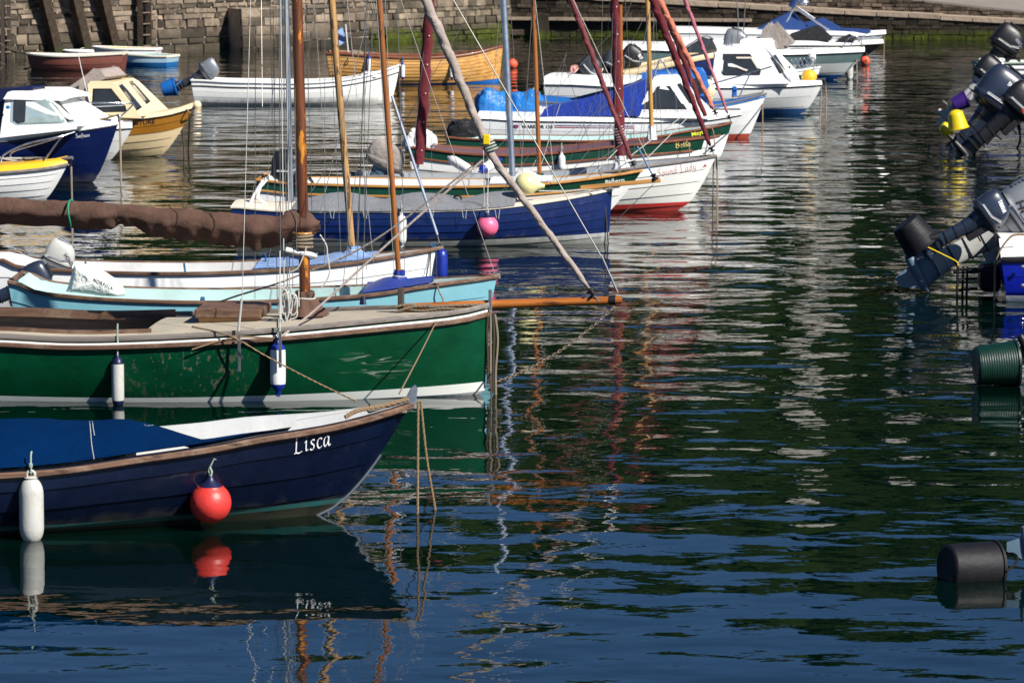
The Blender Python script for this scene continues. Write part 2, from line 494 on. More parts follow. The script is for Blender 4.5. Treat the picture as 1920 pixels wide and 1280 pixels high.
G = {  # italic hand: glyph -> (advance, strokes); x-height .5, cap 1
 'L': (.62, [[(.16, .98), (.24, 1), (.3, .99)], [(.25, .98), (.2, .5), (.14, .04)], [(.02, .0), (.14, .03), (.35, -.01), (.55, .06)]]),
 'i': (.3, [[(.04, .44), (.12, .5), (.16, .5), (.13, .2), (.14, .03), (.26, .06)], [(.17, .68), (.2, .73)]]),
 's': (.38, [[(.33, .45), (.25, .5), (.12, .44), (.14, .32), (.27, .2), (.25, .05), (.12, -.01), (.02, .06)]]),
 'c': (.38, [[(.36, .42), (.28, .5), (.13, .42), (.06, .22), (.12, .02), (.24, .0), (.35, .08)]]),
 'a': (.48, [[(.36, .45), (.25, .5), (.1, .38), (.05, .15), (.12, .0), (.24, .08), (.36, .3)], [(.39, .49), (.35, .25), (.34, .06), (.4, .0), (.48, .07)]]),
 'B': (.62, [[(.22, .98), (.15, .5), (.08, .0)], [(.05, .85), (.22, 1), (.45, .98), (.52, .8), (.4, .58), (.2, .54)], [(.2, .54), (.45, .5), (.5, .22), (.35, .02), (.08, .0)]]),
 'e': (.4, [[(.08, .24), (.28, .3), (.33, .42), (.24, .5), (.1, .4), (.05, .18), (.14, .0), (.26, .02), (.37, .12)]]),
 'l': (.24, [[(.22, 1), (.14, .5), (.1, .08), (.15, .0), (.24, .07)]]),
 'M': (.85, [[(.02, 0), (.12, .4), (.22, .98)], [(.22, .98), (.34, .1)], [(.34, .1), (.68, .98)], [(.68, .98), (.68, .4), (.7, .02), (.8, .04)]]),
 'y': (.46, [[(.06, .48), (.1, .5), (.12, .2), (.18, .04), (.32, .2)], [(.42, .5), (.34, .1), (.22, -.28), (.02, -.3)]]),
 'f': (.34, [[(.42, .95), (.32, 1), (.22, .7), (.14, .1), (.04, -.3)], [(.06, .48), (.32, .5)]]),
 'S': (.6, [[(.58, .85), (.48, 1), (.25, .95), (.22, .75), (.42, .5), (.42, .15), (.22, -.02), (.02, .1)]]),
 'w': (.62, [[(.06, .48), (.1, .2), (.16, .02), (.3, .3), (.34, .45)], [(.34, .45), (.34, .1), (.44, .02), (.58, .3), (.58, .5)]]),
 't': (.3, [[(.22, .75), (.14, .3), (.14, .03), (.28, .05)], [(.04, .48), (.3, .5)]]),
 'u': (.48, [[(.06, .48), (.12, .46), (.08, .12), (.16, .0), (.36, .25)], [(.42, .5), (.36, .1), (.46, .04)]]),
 'r': (.36, [[(.05, .46), (.12, .5), (.1, .2), (.06, 0)], [(.1, .3), (.22, .48), (.36, .46)]]),
 'o': (.46, [[(.26, .5), (.1, .4), (.06, .15), (.18, .0), (.36, .12), (.38, .36), (.26, .5)]]),
 'n': (.48, [[(.05, .46), (.12, .5), (.1, .2), (.06, 0)], [(.1, .28), (.28, .5), (.38, .42), (.34, .08), (.46, .04)]]),
 'd': (.48, [[(.36, .45), (.22, .5), (.08, .34), (.06, .1), (.16, .0), (.34, .25)], [(.48, 1), (.4, .5), (.35, .08), (.46, .04)]]),
 ' ': (.3, []),
}
def script(txt, w=.1, ang=R(40)):
    V, F, x = [], [], 0
    for ch in txt:
        adv, st = G[ch]
        v, f = nib(st, w, ang)
        b = len(V)
        V += [p + Vector((x, 0, 0)) for p in v]; F += [[b + i for i in q] for q in f]
        x += adv + .06
    return V, F, x

def plain(txt, bold=0.0, shear=0.0, spacing=1.0):
    c = bpy.data.curves.new('t', 'FONT'); c.body = txt; c.size = 1.37; c.offset = bold; c.shear = shear
    c.space_character = spacing; c.resolution_u = 3
    o = bpy.data.objects.new('t', c); COL.objects.link(o)
    dg = bpy.context.evaluated_depsgraph_get()
    me = o.evaluated_get(dg).to_mesh()
    V = [v.co.copy() for v in me.vertices]; F = [list(p.vertices) for p in me.polygons]
    o.evaluated_get(dg).to_mesh_clear()
    bpy.data.objects.remove(o); bpy.data.curves.remove(c)
    return V, F, max([v.x for v in V] + [.01])

def letter(name, fr, bvh, vf, p0, p1, h, mat, parent, up=None, eps=.006, label=None):
    """lay lettering on a surface: baseline runs p0 -> p1 (survey pixels), h = cap height in px"""
    V, F, wd_ = vf
    d = Vector((p1[0] - p0[0], p1[1] - p0[1])); L = d.length; d /= L
    u = Vector(up).normalized() if up else Vector((d.y, -d.x))
    k = L / wd_; co = fr.loc(CAM); mb = MB(); out = []
    for v in V:
        px = p0[0] + d.x * v.x * k + u.x * v.y * h; py = p0[1] + d.y * v.x * k + u.y * v.y * h
        dr = fr.dirl(ray(px, py))
        hit = bvh.ray_cast(co, dr)
        out.append(hit[0] - dr * eps if hit[0] else None)
    if all(o is None for o in out): print('LETTER MISS', name, mat); return None
    lastg = next(o for o in out if o is not None)
    for i, o in enumerate(out):
        if o is None: out[i] = lastg
        else: lastg = o
    mb.add(out, F)
    return mb.obj(name, mat, parent, ang=0, label=label)

def patch(name, fr, bvh, poly, mat, parent, eps=.008, thick=.006, label=None, sub=6):
    """a panel of its own laid on a surface; poly in survey pixels"""
    co = fr.loc(CAM); pts = []
    for i in range(len(poly)):
        a, b_ = poly[i], poly[(i + 1) % len(poly)]
        for k in range(sub):
            t = k / sub
            px, py = a[0] + (b_[0] - a[0]) * t, a[1] + (b_[1] - a[1]) * t
            dr = fr.dirl(ray(px, py)); hit = bvh.ray_cast(co, dr)
            if hit[0]: pts.append(hit[0] - dr * eps)
    if len(pts) < 3: print('PATCH MISS', name, poly); return None
    dr = fr.dirl(ray(*poly[0]))
    return MB().prism(pts, dr * thick).obj(name, mat, parent, ang=30, label=label)
# ------------------------------------------------------------------ water
def water_material():
    g = bpy.data.node_groups.new('wave_height', 'ShaderNodeTree')
    g.interface.new_socket('P', in_out='INPUT', socket_type='NodeSocketVector')
    g.interface.new_socket('H', in_out='OUTPUT', socket_type='NodeSocketFloat')
    gi, go = g.nodes.new('NodeGroupInput'), g.nodes.new('NodeGroupOutput')
    tot = None
    for (sx, sy, amp, det, off, rot) in [(.7, 1.0, .052, 1.0, 3.7, 6), (2.0, 2.8, .0095, 1.5, 9.1, -9), (5.2, 7.0, .0024, 2.0, 1.3, 12), (11, 15, .0006, 1.0, 5.3, 0)]:
        mp = N(g, 'ShaderNodeMapping'); mp.inputs['Scale'].default_value = (sx, sy, 1); mp.inputs['Location'].default_value = (off, off * 2, off)
        mp.inputs['Rotation'].default_value = (0, 0, R(rot))
        g.links.new(gi.outputs[0], mp.inputs[0])
        nz = N(g, 'ShaderNodeTexNoise', i_Scale=1.0, i_Detail=det, i_Roughness=.5); g.links.new(mp.outputs[0], nz.inputs[0])
        mu = N(g, 'ShaderNodeMath', operation='MULTIPLY'); g.links.new(nz.outputs[0], mu.inputs[0]); mu.inputs[1].default_value = amp
        if tot is None: tot = mu.outputs[0]
        else:
            ad = N(g, 'ShaderNodeMath', operation='ADD'); g.links.new(tot, ad.inputs[0]); g.links.new(mu.outputs[0], ad.inputs[1]); tot = ad.outputs[0]
    g.links.new(tot, go.inputs[0])
    m, n, b = _new('harbour_water')
    geo = N(n, 'ShaderNodeNewGeometry')
    e = .004
    hs = []
    for off in ((0, 0, 0), (e, 0, 0), (0, e, 0)):
        ad = N(n, 'ShaderNodeVectorMath', operation='ADD'); n.links.new(geo.outputs['Position'], ad.inputs[0]); ad.inputs[1].default_value = off
        gn = N(n, 'ShaderNodeGroup'); gn.node_tree = g; n.links.new(ad.outputs[0], gn.inputs[0]); hs.append(gn.outputs[0])
    # wind patches: calmer in the lee of the near boats, more ruffled farther out
    sp = N(n, 'ShaderNodeSeparateXYZ'); n.links.new(geo.outputs['Position'], sp.inputs[0])
    far = N(n, 'ShaderNodeMapRange', i_1=30.0, i_2=50.0, i_3=WAVE_NEAR, i_4=WAVE_FAR); n.links.new(sp.outputs[1], far.inputs[0])
    mp = N(n, 'ShaderNodeMapping'); mp.inputs['Scale'].default_value = (.11, .2, 1); n.links.new(geo.outputs['Position'], mp.inputs[0])
    pn = N(n, 'ShaderNodeTexNoise', i_Scale=1.0, i_Detail=2); n.links.new(mp.outputs[0], pn.inputs[0])
    pm = N(n, 'ShaderNodeMapRange', i_1=.3, i_2=.7, i_3=.65, i_4=1.35); n.links.new(pn.outputs[0], pm.inputs[0])
    am = N(n, 'ShaderNodeMath', operation='MULTIPLY'); n.links.new(far.outputs[0], am.inputs[0]); n.links.new(pm.outputs[0], am.inputs[1])
    sl_ = []
    for k in (1, 2):
        su = N(n, 'ShaderNodeMath', operation='SUBTRACT'); n.links.new(hs[0], su.inputs[0]); n.links.new(hs[k], su.inputs[1])
        m1 = N(n, 'ShaderNodeMath', operation='DIVIDE'); n.links.new(su.outputs[0], m1.inputs[0]); m1.inputs[1].default_value = e
        m2 = N(n, 'ShaderNodeMath', operation='MULTIPLY'); n.links.new(m1.outputs[0], m2.inputs[0]); n.links.new(am.outputs[0], m2.inputs[1]); sl_.append(m2.outputs[0])
    cb = N(n, 'ShaderNodeCombineXYZ', i_2=1.0); n.links.new(sl_[0], cb.inputs[0]); n.links.new(sl_[1], cb.inputs[1])
    nm = N(n, 'ShaderNodeVectorMath', operation='NORMALIZE'); n.links.new(cb.outputs[0], nm.inputs[0])
    n.links.new(nm.outputs[0], b.inputs['Normal'])
    b.inputs['Base Color'].default_value = (.0001, .0050, .0032, 1)
    b.inputs['Roughness'].default_value = .012
    b.inputs['IOR'].default_value = 1.36
    return m
WAVE_NEAR, WAVE_FAR = .5, 1.15
def structure(name, mb, mat, ang=0):
    o = mb.obj(name, mat, ang=ang); o['kind'] = 'structure'; return o
mb = MB(); mb.add([(-500, -80, 0), (500, -80, 0), (500, 118, 0), (-500, 118, 0)], [[0, 1, 2, 3]])
structure('water', mb, water_material())

# ------------------------------------------------------------------ stone
def stone_mat(name, c1, c2, weed=0.0, scale=1.0):
    m, n, b = _new(name)
    at = N(n, 'ShaderNodeAttribute', attribute_name='tone')
    base = ramp(n, at.outputs['Fac'], [(0, tuple(c1)), (.5, tuple((a + d) / 2 for a, d in zip(c1, c2))), (1, tuple(c2))]).outputs[0]
    v, raw = coords(n, (3.2 * scale,) * 3)
    nz = N(n, 'ShaderNodeTexNoise', i_Scale=1.0, i_Detail=8, i_Roughness=.7); n.links.new(v, nz.inputs[0])
    r = ramp(n, nz.outputs[0], [(.3, (.35, .35, .35)), (.7, (1.35, 1.3, 1.25))])
    mm = N(n, 'ShaderNodeMix', data_type='RGBA', blend_type='MULTIPLY'); mm.inputs[0].default_value = 1
    n.links.new(base, mm.inputs[6]); n.links.new(r.outputs[0], mm.inputs[7]); base = mm.outputs[2]
    sp = N(n, 'ShaderNodeSeparateXYZ'); n.links.new(raw, sp.inputs[0])
    # damp tide band and weed, highest just above the water
    zn = N(n, 'ShaderNodeMath', operation='MULTIPLY_ADD'); n.links.new(nz.outputs[0], zn.inputs[0]); zn.inputs[1].default_value = -.5; n.links.new(sp.outputs[2], zn.inputs[2])
    wet = ramp(n, zn.outputs[0], [(0.0, (.8, .8, .8)), (.3, (0, 0, 0))])
    base = mixc(n, wet.outputs[0], base, (.035, .03, .02, 1))
    if weed:
        v2, _ = coords(n, (.28, .28, .9))
        n2 = N(n, 'ShaderNodeTexNoise', i_Scale=1.0, i_Detail=5, i_Roughness=.6); n.links.new(v2, n2.inputs[0])
        zz = ramp(n, sp.outputs[2], [(.02, (1, 1, 1)), (weed, (0, 0, 0))])
        pr = N(n, 'ShaderNodeMath', operation='MULTIPLY'); n.links.new(zz.outputs[0], pr.inputs[0]); n.links.new(n2.outputs[0], pr.inputs[1])
        fc = ramp(n, pr.outputs[0], [(.3, (0, 0, 0)), (.44, (.95, .95, .95))])
        gcol = ramp(n, nz.outputs[0], [(.35, (.018, .022, .004)), (.7, (.085, .11, .01))])
        base = mixc(n, fc.outputs[0], base, gcol.outputs[0])
    n.links.new(base, b.inputs['Base Color'])
    b.inputs['Roughness'].default_value = .9
    b.inputs['Specular IOR Level'].default_value = .2
    bump(n, b, nz.outputs[0], .06)
    return m
M['stone'] = stone_mat('quay_stone', (.055, .045, .035), (.31, .25, .19), 0)
M['stone2'] = stone_mat('slipway_stone', (.05, .04, .03), (.19, .15, .115), 0)
M['stoneweed'] = stone_mat('weedy_stone', (.022, .018, .013), (.08, .065, .048), .75)
M['stoneweedw'] = stone_mat('weed_streaked_quay_stone', (.07, .06, .045), (.28, .23, .17), 1.0)
M['mortar'] = paint('pale_mortar', (.4, .33, .25), .95, .3, .6, (.12, .09, .06, 1), scale=1.5, bmp=.02, spec=.1)
M['mortardk'] = paint('dark_mortar', (.06, .045, .035), .95, .3, .2, scale=1.5, bmp=.02, spec=.1)
M['coping'] = paint('pale_coping', (.36, .28, .21), .9, .25, .6, (.1, .08, .06, 1), scale=1.0, bmp=.02, spec=.15)
M['concrete'] = paint('slipway_concrete', (.23, .2, .18), .9, .15, .4, scale=.5, bmp=.01, spec=.15)

def masonry(name, p0, p1, z0, z1a, z1b, label, mstone, mmort, bw=(.28, .75), bh=(.16, .34), cat='harbour wall', thick=.9, gap=.022, seed=1, batter=.06, rough=.05, parent=None):
    """a coursed rubble wall: every stone a block of its own in one mesh, standing in a mortar core"""
    rd = random.Random(seed)
    p0, p1 = Vector((p0[0], p0[1], 0)), Vector((p1[0], p1[1], 0))
    L = (p1 - p0).length; d = (p1 - p0) / L; nrm = Vector((d.y, -d.x, 0))
    if nrm.y > 0: nrm = -nrm
    r = parent
    if r is None:
        r = root(name, label, cat, p0.lerp(p1, .5), 0)
    o = r.location
    mb = MB(); tones = []
    z = z0
    zm = max(z1a, z1b)
    while z < zm:
        h = rd.uniform(*bh); x = -rd.uniform(0, .3)
        while x < L:
            w = rd.uniform(*bw) * (1.3 if h > .25 else .9)
            a, b_ = max(x, 0), min(x + w - gap, L)
            top = z1a + (z1b - z1a) * (a + b_) / 2 / L
            za, zb = z, min(z + h - gap, top)
            if b_ - a > .06 and zb - za > .04:
                out = rd.uniform(0, rough); bt = -batter
                c = []
                for (xx, zz) in ((a, za), (b_, za), (b_, zb), (a, zb)):
                    jx, jz = rd.uniform(-.012, .012), rd.uniform(-.012, .012)
                    q = p0 + d * (xx + jx) + nrm * (.012 + out * .6 + rd.uniform(-.015, .015) + bt * zz); q.z = zz + jz; c.append(q - o)
                bk = [v - nrm * (.12 + out) + (v - (c[0] + c[2]) / 2) * .02 for v in c]
                n0 = len(mb.f)
                mb.add(c + bk, [[0, 1, 2, 3], [0, 4, 5, 1], [1, 5, 6, 2], [2, 6, 7, 3], [3, 7, 4, 0]])
                tones += [rd.random() ** 1.2] * 5
            x += w
        z += h
    st = mb.obj('stonework', mstone, r, ang=0)
    at = st.data.attributes.new('tone', 'FLOAT', 'FACE'); at.data.foreach_set('value', tones)
    core = MB()
    q = [p0 - o, p1 - o]
    poly = [q[0] + Vector((0, 0, z0)) , q[1] + Vector((0, 0, z0)), q[1] + Vector((0, 0, z1b - .01)) - nrm * batter * z1b, q[0] + Vector((0, 0, z1a - .01)) - nrm * batter * z1a]
    core.prism(poly, -nrm * thick)
    core.obj('mortar_core', mmort, r, ang=0)
    return r, d, nrm, o

LW0, LW1, LW2 = W(-260, 124), W(690, 80), W(960, 66)
masonry('quay_wall', LW0, LW1, -.6, 4.2, 4.2, 'long sunlit grey rubble stone quay wall with timber fender posts', 'stone', 'mortar', seed=3, bw=(.2, .85), bh=(.09, .34), gap=.035, rough=.12)
masonry('quay_wall', LW1, LW2, -.6, 4.0, 4.0, 'stone quay wall corner streaked with bright green weed above the varnished boat', 'stoneweedw', 'mortardk', seed=5, bw=(.18, .6), bh=(.12, .26), rough=.12)
RW0, RW1 = W(940, 66), W(2500, 80)
RWa, RWb = W(1020, 66), W(2300, 77)
def slipz(px, py): 
    b_ = W(px, 70); return AtY(px, py, b_.y).z
rw, rwd, rwn, rwo = masonry('slipway_wall', RW0, RW1, -.5, 1.22, .02, 'low dark weedy stone wall along the foot of the slipway', 'stoneweed', 'mortardk', bw=(.2, .5), bh=(.1, .17), seed=8, batter=.02, gap=.018)
# coping ledge, the set-back wall above and the slipway road
L = (RW1 - RW0).length; dd = (RW1 - RW0) / L; nn = Vector((dd.y, -dd.x, 0)); nn = nn if nn.y < 0 else -nn
def on(t, z, back): q = RW0 + dd * (L * t) - nn * back; q.z = z; return q
kk = MB(); ns = 26
for i in range(ns):
    t0, t1 = i / ns + .0006, (i + 1) / ns - .0006
    z0, z1 = 1.22 - 1.2 * t0, 1.22 - 1.2 * t1
    j = random.uniform(-.012, .012)
    a = [on(t0, z0 + j, -.06 + j), on(t1, z1 + j, -.06 + j), on(t1, z1 + .13 + j, -.06), on(t0, z0 + .13 + j, -.06)]
    kk.prism([v - rwo for v in a], -nn * 1.0)
kk.obj('coping', 'coping', rw, ang=0)
a, b_ = on(.02, 0, .95), on(1, 0, .95)
masonry('slipway_retaining_wall', a, b_, -.4, 2.28, -.15, 'set-back slipway wall of small brown stones above the pale coping', 'stone2', 'mortardk', bw=(.2, .5), bh=(.09, .16), seed=11, batter=.02, gap=.018)
k2 = MB()
for i in range(9):
    t0, t1 = .005 + i * .034, .005 + (i + 1) * .034 - .0008
    k2.prism([v - rwo for v in (on(t0, .46, -.2), on(t1, .46, -.2), on(t1, .55, -.2), on(t0, .55, -.2))], -nn * .25)
k2.obj('lower_ledge', 'coping', rw, ang=0)
k3 = MB(); k3.box(on(.052, .2, -.1) - rwo, (.4, .35, .9), m=0, bev=.03); k3.obj('buttress', 'stoneweed', rw, ang=0)
rd = MB()
rd.add([on(-.3, 3.1, 1.4), on(1.0, -.12, 1.4), on(1.0, .75, 16), on(-.3, 4.2, 16)], [[0, 1, 2, 3]])
rd.prism([on(.02, 2.24, 1.0), on(1, -.2, 1.0), on(1, -.1, 1.0), on(.02, 2.34, 1.0)], -nn * .42)
structure('slipway_road', rd, 'concrete')
gq = MB(); gq.add([(-70, LW0.y + 0.8, 4.05), (LW1.x, LW1.y + .8, 4.05), (LW2.x + 2, LW2.y + .8, 4.0), (60, 128, 4.1), (60, 160, 5), (-70, 160, 5)], [[0, 1, 2, 3, 4, 5]])
structure('quay_pavement', gq, 'concrete')
# mossy rocks and steps at the corner
def rocks(name, label, spots, mat, seed):
    rr = random.Random(seed); r = root(name, label, 'rocks', W(*spots[0][:2]))
    for (px, py, s_) in spots:
        c = W(px, py) - r.location
        mb = MB()
        def f(u, v, c=c, s_=s_, k=rr.random() * 50):
            th, ph = u * 2 * math.pi, v * math.pi
            p = Vector((math.cos(th) * math.sin(ph) * 1.5, math.sin(th) * math.sin(ph), math.cos(ph) * .7))
            return c + p * s_ * (1 + .5 * noise.noise(p * 1.6 + Vector((k, 0, 0))))
        mb.grid(f, 16, 9, cu=True, flip=True)
        mo = mb.obj('rock', mat, r, ang=30)
        at = mo.data.attributes.new('tone', 'FLOAT', 'FACE'); at.data.foreach_set('value', [rr.random()] * len(mo.data.polygons))
    return r
rocks('weedy_rocks', 'bright green weedy rocks heaped at the foot of the quay corner', [(690, 77, .35), (716, 78, .3), (738, 79, .4), (760, 78, .28), (705, 72, .5), (735, 68, .5), (770, 72, .35), (790, 74, .3)], 'stoneweed', 4)
st = root('stone_steps', 'dark weedy stone steps descending beside the slipway', 'steps', W(930, 66))
for i in range(8):
    c = W(932, 66) - st.location
    MB().box((c.x, c.y + .1 + i * .3, .08 + i * .19), (2.0, .62, .18 + i * .01), bev=.02).obj('step', 'mortardk', st, ang=0)

# timber fender posts and ladder on the quay
wallP = []
LL = (LW1 - LW0).length; ld = (LW1 - LW0) / LL; ln = Vector((ld.y, -ld.x, 0)); ln = ln if ln.y < 0 else -ln
def wall_at(px, py_guess=100):
    """point of the wall foot seen in column px"""
    d = ray(px, py_guess); 
    # intersect vertical plane through LW0-LW1
    t = (LW0 - CAM).dot(ln) / d.dot(ln); q = CAM + d * t; q.z = 0; return q
M['weedtimber'] = stone_mat('weedy_timber', (.03, .02, .013), (.08, .06, .045), .9, 2)
for i, (px0, px1, nm) in enumerate([(103, 48, 'first timber fender post from the left on the quay wall'), (160, 105, 'second timber fender post from the left on the quay wall'), (213, 158, 'third timber fender post from the left on the quay wall')]):
    f0 = wall_at(px0) + ln * .28; t0 = wall_at(px1) + ln * .3
    r = root('fender_post', nm, 'timber post', f0, 0, 'timber fender posts on the quay')
    v = Vector((t0.x - f0.x, t0.y - f0.y, 3.0)); v = v * 1.3
    mb = MB(); ax = v.normalized(); side = ld * .14; dp = ln * .12
    mb.prism([Vector((0, 0, -.5)) - side - dp, Vector((0, 0, -.5)) + side - dp, v + side - dp, v - side - dp], dp * 2)
    o = mb.obj('post', 'weedtimber', r, ang=0)
    at = o.data.attributes.new('tone', 'FLOAT', 'FACE'); at.data.foreach_set('value', [.4, .5, .3, .6, .2, .7][:len(o.data.polygons)])
    MB().box(Vector((-.08, -.02, .85)) - dp * 1.4, (.55, .04, .09)).obj('iron_strap', 'galv', r)
lf = wall_at(262) + ln * .2
r = root('quay_ladder', 'rusty iron rung ladder between two upright timbers on the quay wall', 'ladder', lf)
for px in (254, 270):
    q = wall_at(px) + ln * .2 - lf
    mb = MB().box((q.x, q.y, 1.7), (.14, .16, 4.6)); o = mb.obj('upright', 'weedtimber', r, ang=0)
    at = o.data.attributes.new('tone', 'FLOAT', 'FACE'); at.data.foreach_set('value', [.4, .5, .3, .6, .2, .7])
for k in range(12):
    q0, q1 = wall_at(255) + ln * .28 - lf, wall_at(269) + ln * .28 - lf
    z = .2 + k * .3
    MB().tube([q0 + Vector((0, 0, z)), q1 + Vector((0, 0, z))], .018, 6).obj('rung', 'galv', r)
lf = wall_at(4) + ln * .2
r = root('quay_ladder', 'narrow rusty ladder at the far left end of the quay wall', 'ladder', lf)
for px in (-4, 8):
    q = wall_at(px) + ln * .2 - lf
    MB().box((q.x, q.y, 1.7), (.1, .12, 4.6)).obj('upright', 'darkwood', r, ang=0)
for k in range(12):
    q0, q1 = wall_at(-3) + ln * .26 - lf, wall_at(7) + ln * .26 - lf
    MB().tube([q0 + Vector((0, 0, .2 + k * .3)), q1 + Vector((0, 0, .2 + k * .3))], .018, 6).obj('rung', 'galv', r)
# projecting pier of larger stones
a_, b2_ = W(455, 95), W(548, 93)
masonry('quay_buttress', a_, b2_, -.5, 1.15, 1.1, 'squared stone buttress stepping forward from the quay wall', 'stone', 'mortar', bw=(.35, .6), bh=(.22, .34), cat='buttress', thick=1.6, seed=21)
a_, b2_ = W(548, 91), W(692, 83)
masonry('quay_footing', a_, b2_, -.5, .5, .3, 'low sloping stone footing beside the weedy rocks', 'stone', 'mortar', bw=(.4, .7), bh=(.18, .26), cat='footing', thick=1.2, seed=22)

# ------------------------------------------------------------------ wooded hill and houses above the harbour (seen in the water)
m, n, b = _new('wooded_slope')
v, raw = coords(n, (.25, .25, .25))
nz = N(n, 'ShaderNodeTexNoise', i_Scale=1.0, i_Detail=8, i_Roughness=.7); n.links.new(v, nz.inputs[0])
r_ = ramp(n, nz.outputs[0], [(.3, (.002, .005, .001)), (.55, (.009, .019, .003)), (.75, (.03, .046, .007))])
n.links.new(r_.outputs[0], b.inputs['Base Color']); b.inputs['Roughness'].default_value = .9; b.inputs['Specular IOR Level'].default_value = .1
M['wood_hill'] = m
def hill(u, v):
    x = -140 + 280 * u
    y = 130 + 130 * v
    if v == 0: return (x, y, -1.5)
    z = 4.6 + (HILLZ - 4.6) * min(1, v * 1.25) ** .8
    p = Vector((x, y, 0))
    z *= .92 + .2 * noise.noise(p * .02) + .07 * noise.noise(p * .07)
    return (x, y, z)
HILLZ = 36
hb = MB().grid(hill, 60, 30)
structure('hill', hb, 'wood_hill', ang=60)
wd_ = MB(); rr = random.Random(5)
def cluster(mb, c, s_, k):
    def f(u, v):
        th, ph = u * 2 * math.pi, v * math.pi
        p = Vector((math.cos(th) * math.sin(ph), math.sin(th) * math.sin(ph), math.cos(ph)))
        q = p * s_ * (1 + .45 * noise.noise(p * 2.2 + Vector((k, 0, 0))))
        return c + q
    mb.grid(f, 9, 6, cu=True, flip=True)
for i in range(950):
    u, v = rr.random(), rr.random()
    c = Vector(hill(u, v)); c.z += 1.2
    cluster(wd_, c, rr.uniform(1.6, 3.6), i * 3.1)
o = wd_.obj('hillside_wood', 'wood_hill', ang=0); tag(o, 'dense dark green wood covering the hillside above the harbour', 'wood', kind='stuff')
M['render1'] = paint('pale_render', (.42, .4, .36), .9, .06, .15, spec=.1)
M['slate'] = paint('slate_roof', (.03, .03, .035), .8, .2, .2)
def house(px, Y, z0, w, h, dpt, lab, mat='render1'):
    x = (px - 960) / FPX * Y
    r = root('hill_house', lab, 'house', (x, Y, z0), 0, 'pale houses on the hillside')
    MB().box((0, dpt / 2, h / 2 - 1.5), (w, dpt, h + 3)).obj('wall', mat, r, ang=0)
    rf = MB(); e = .15
    rf.add([(-w / 2 - e, -e, h), (w / 2 + e, -e, h), (w / 2 + e, dpt + e, h), (-w / 2 - e, dpt + e, h), (-w / 2 - e, dpt / 2, h + .35 * w), (w / 2 + e, dpt / 2, h + .35 * w)],
           [[0, 1, 5, 4], [2, 3, 4, 5], [0, 4, 3], [1, 2, 5], [3, 2, 1, 0]])
    rf.obj('roof', 'slate', r, ang=0)
    nw = max(2, int(w / 2.2))
    for fl in range(int(h // 2.8)):
        for k in range(nw):
            xx = -w / 2 + (k + .5) * w / nw
            MB().box((xx, -.02, 1.5 + fl * 2.8), (.95, .08, 1.3)).obj('window', 'glass', r, ang=0)
for (px, Y, z0, w, h, lab) in [(1285, 126, 4.5, 2.0, 4.6, 'tall narrow pale house on the hillside above the slipway'), (1075, 125, 4.3, 3.0, 3.4, 'low pale cottage above the slipway top'), (1860, 126, 4.4, 2.6, 3.6, 'pale cottage at the far right of the hillside')]:
    house(px, Y, z0, w, h, 5.5, lab)
rh = random.Random(12)
for (px, z0, w, h) in [(1345, 9, 1.0, 1.6), (1510, 13.5, 1.1, 1.4), (1700, 10, .9, 1.6), (1400, 4.8, 1.5, 2.2), (1570, 4.8, 1.2, 2.0)]:  # added unseen houses, sized and placed for pale streaks mirrored in the water
    Y = 130 + 130 * ((z0 - 4.6) / 31.4) ** 1.25 / 1.25 - 4.0
    house(px + rh.uniform(-12, 12), Y, z0, w, h, 3.5, 'small pale house added unseen on the hillside for bright streaks mirrored in the water')
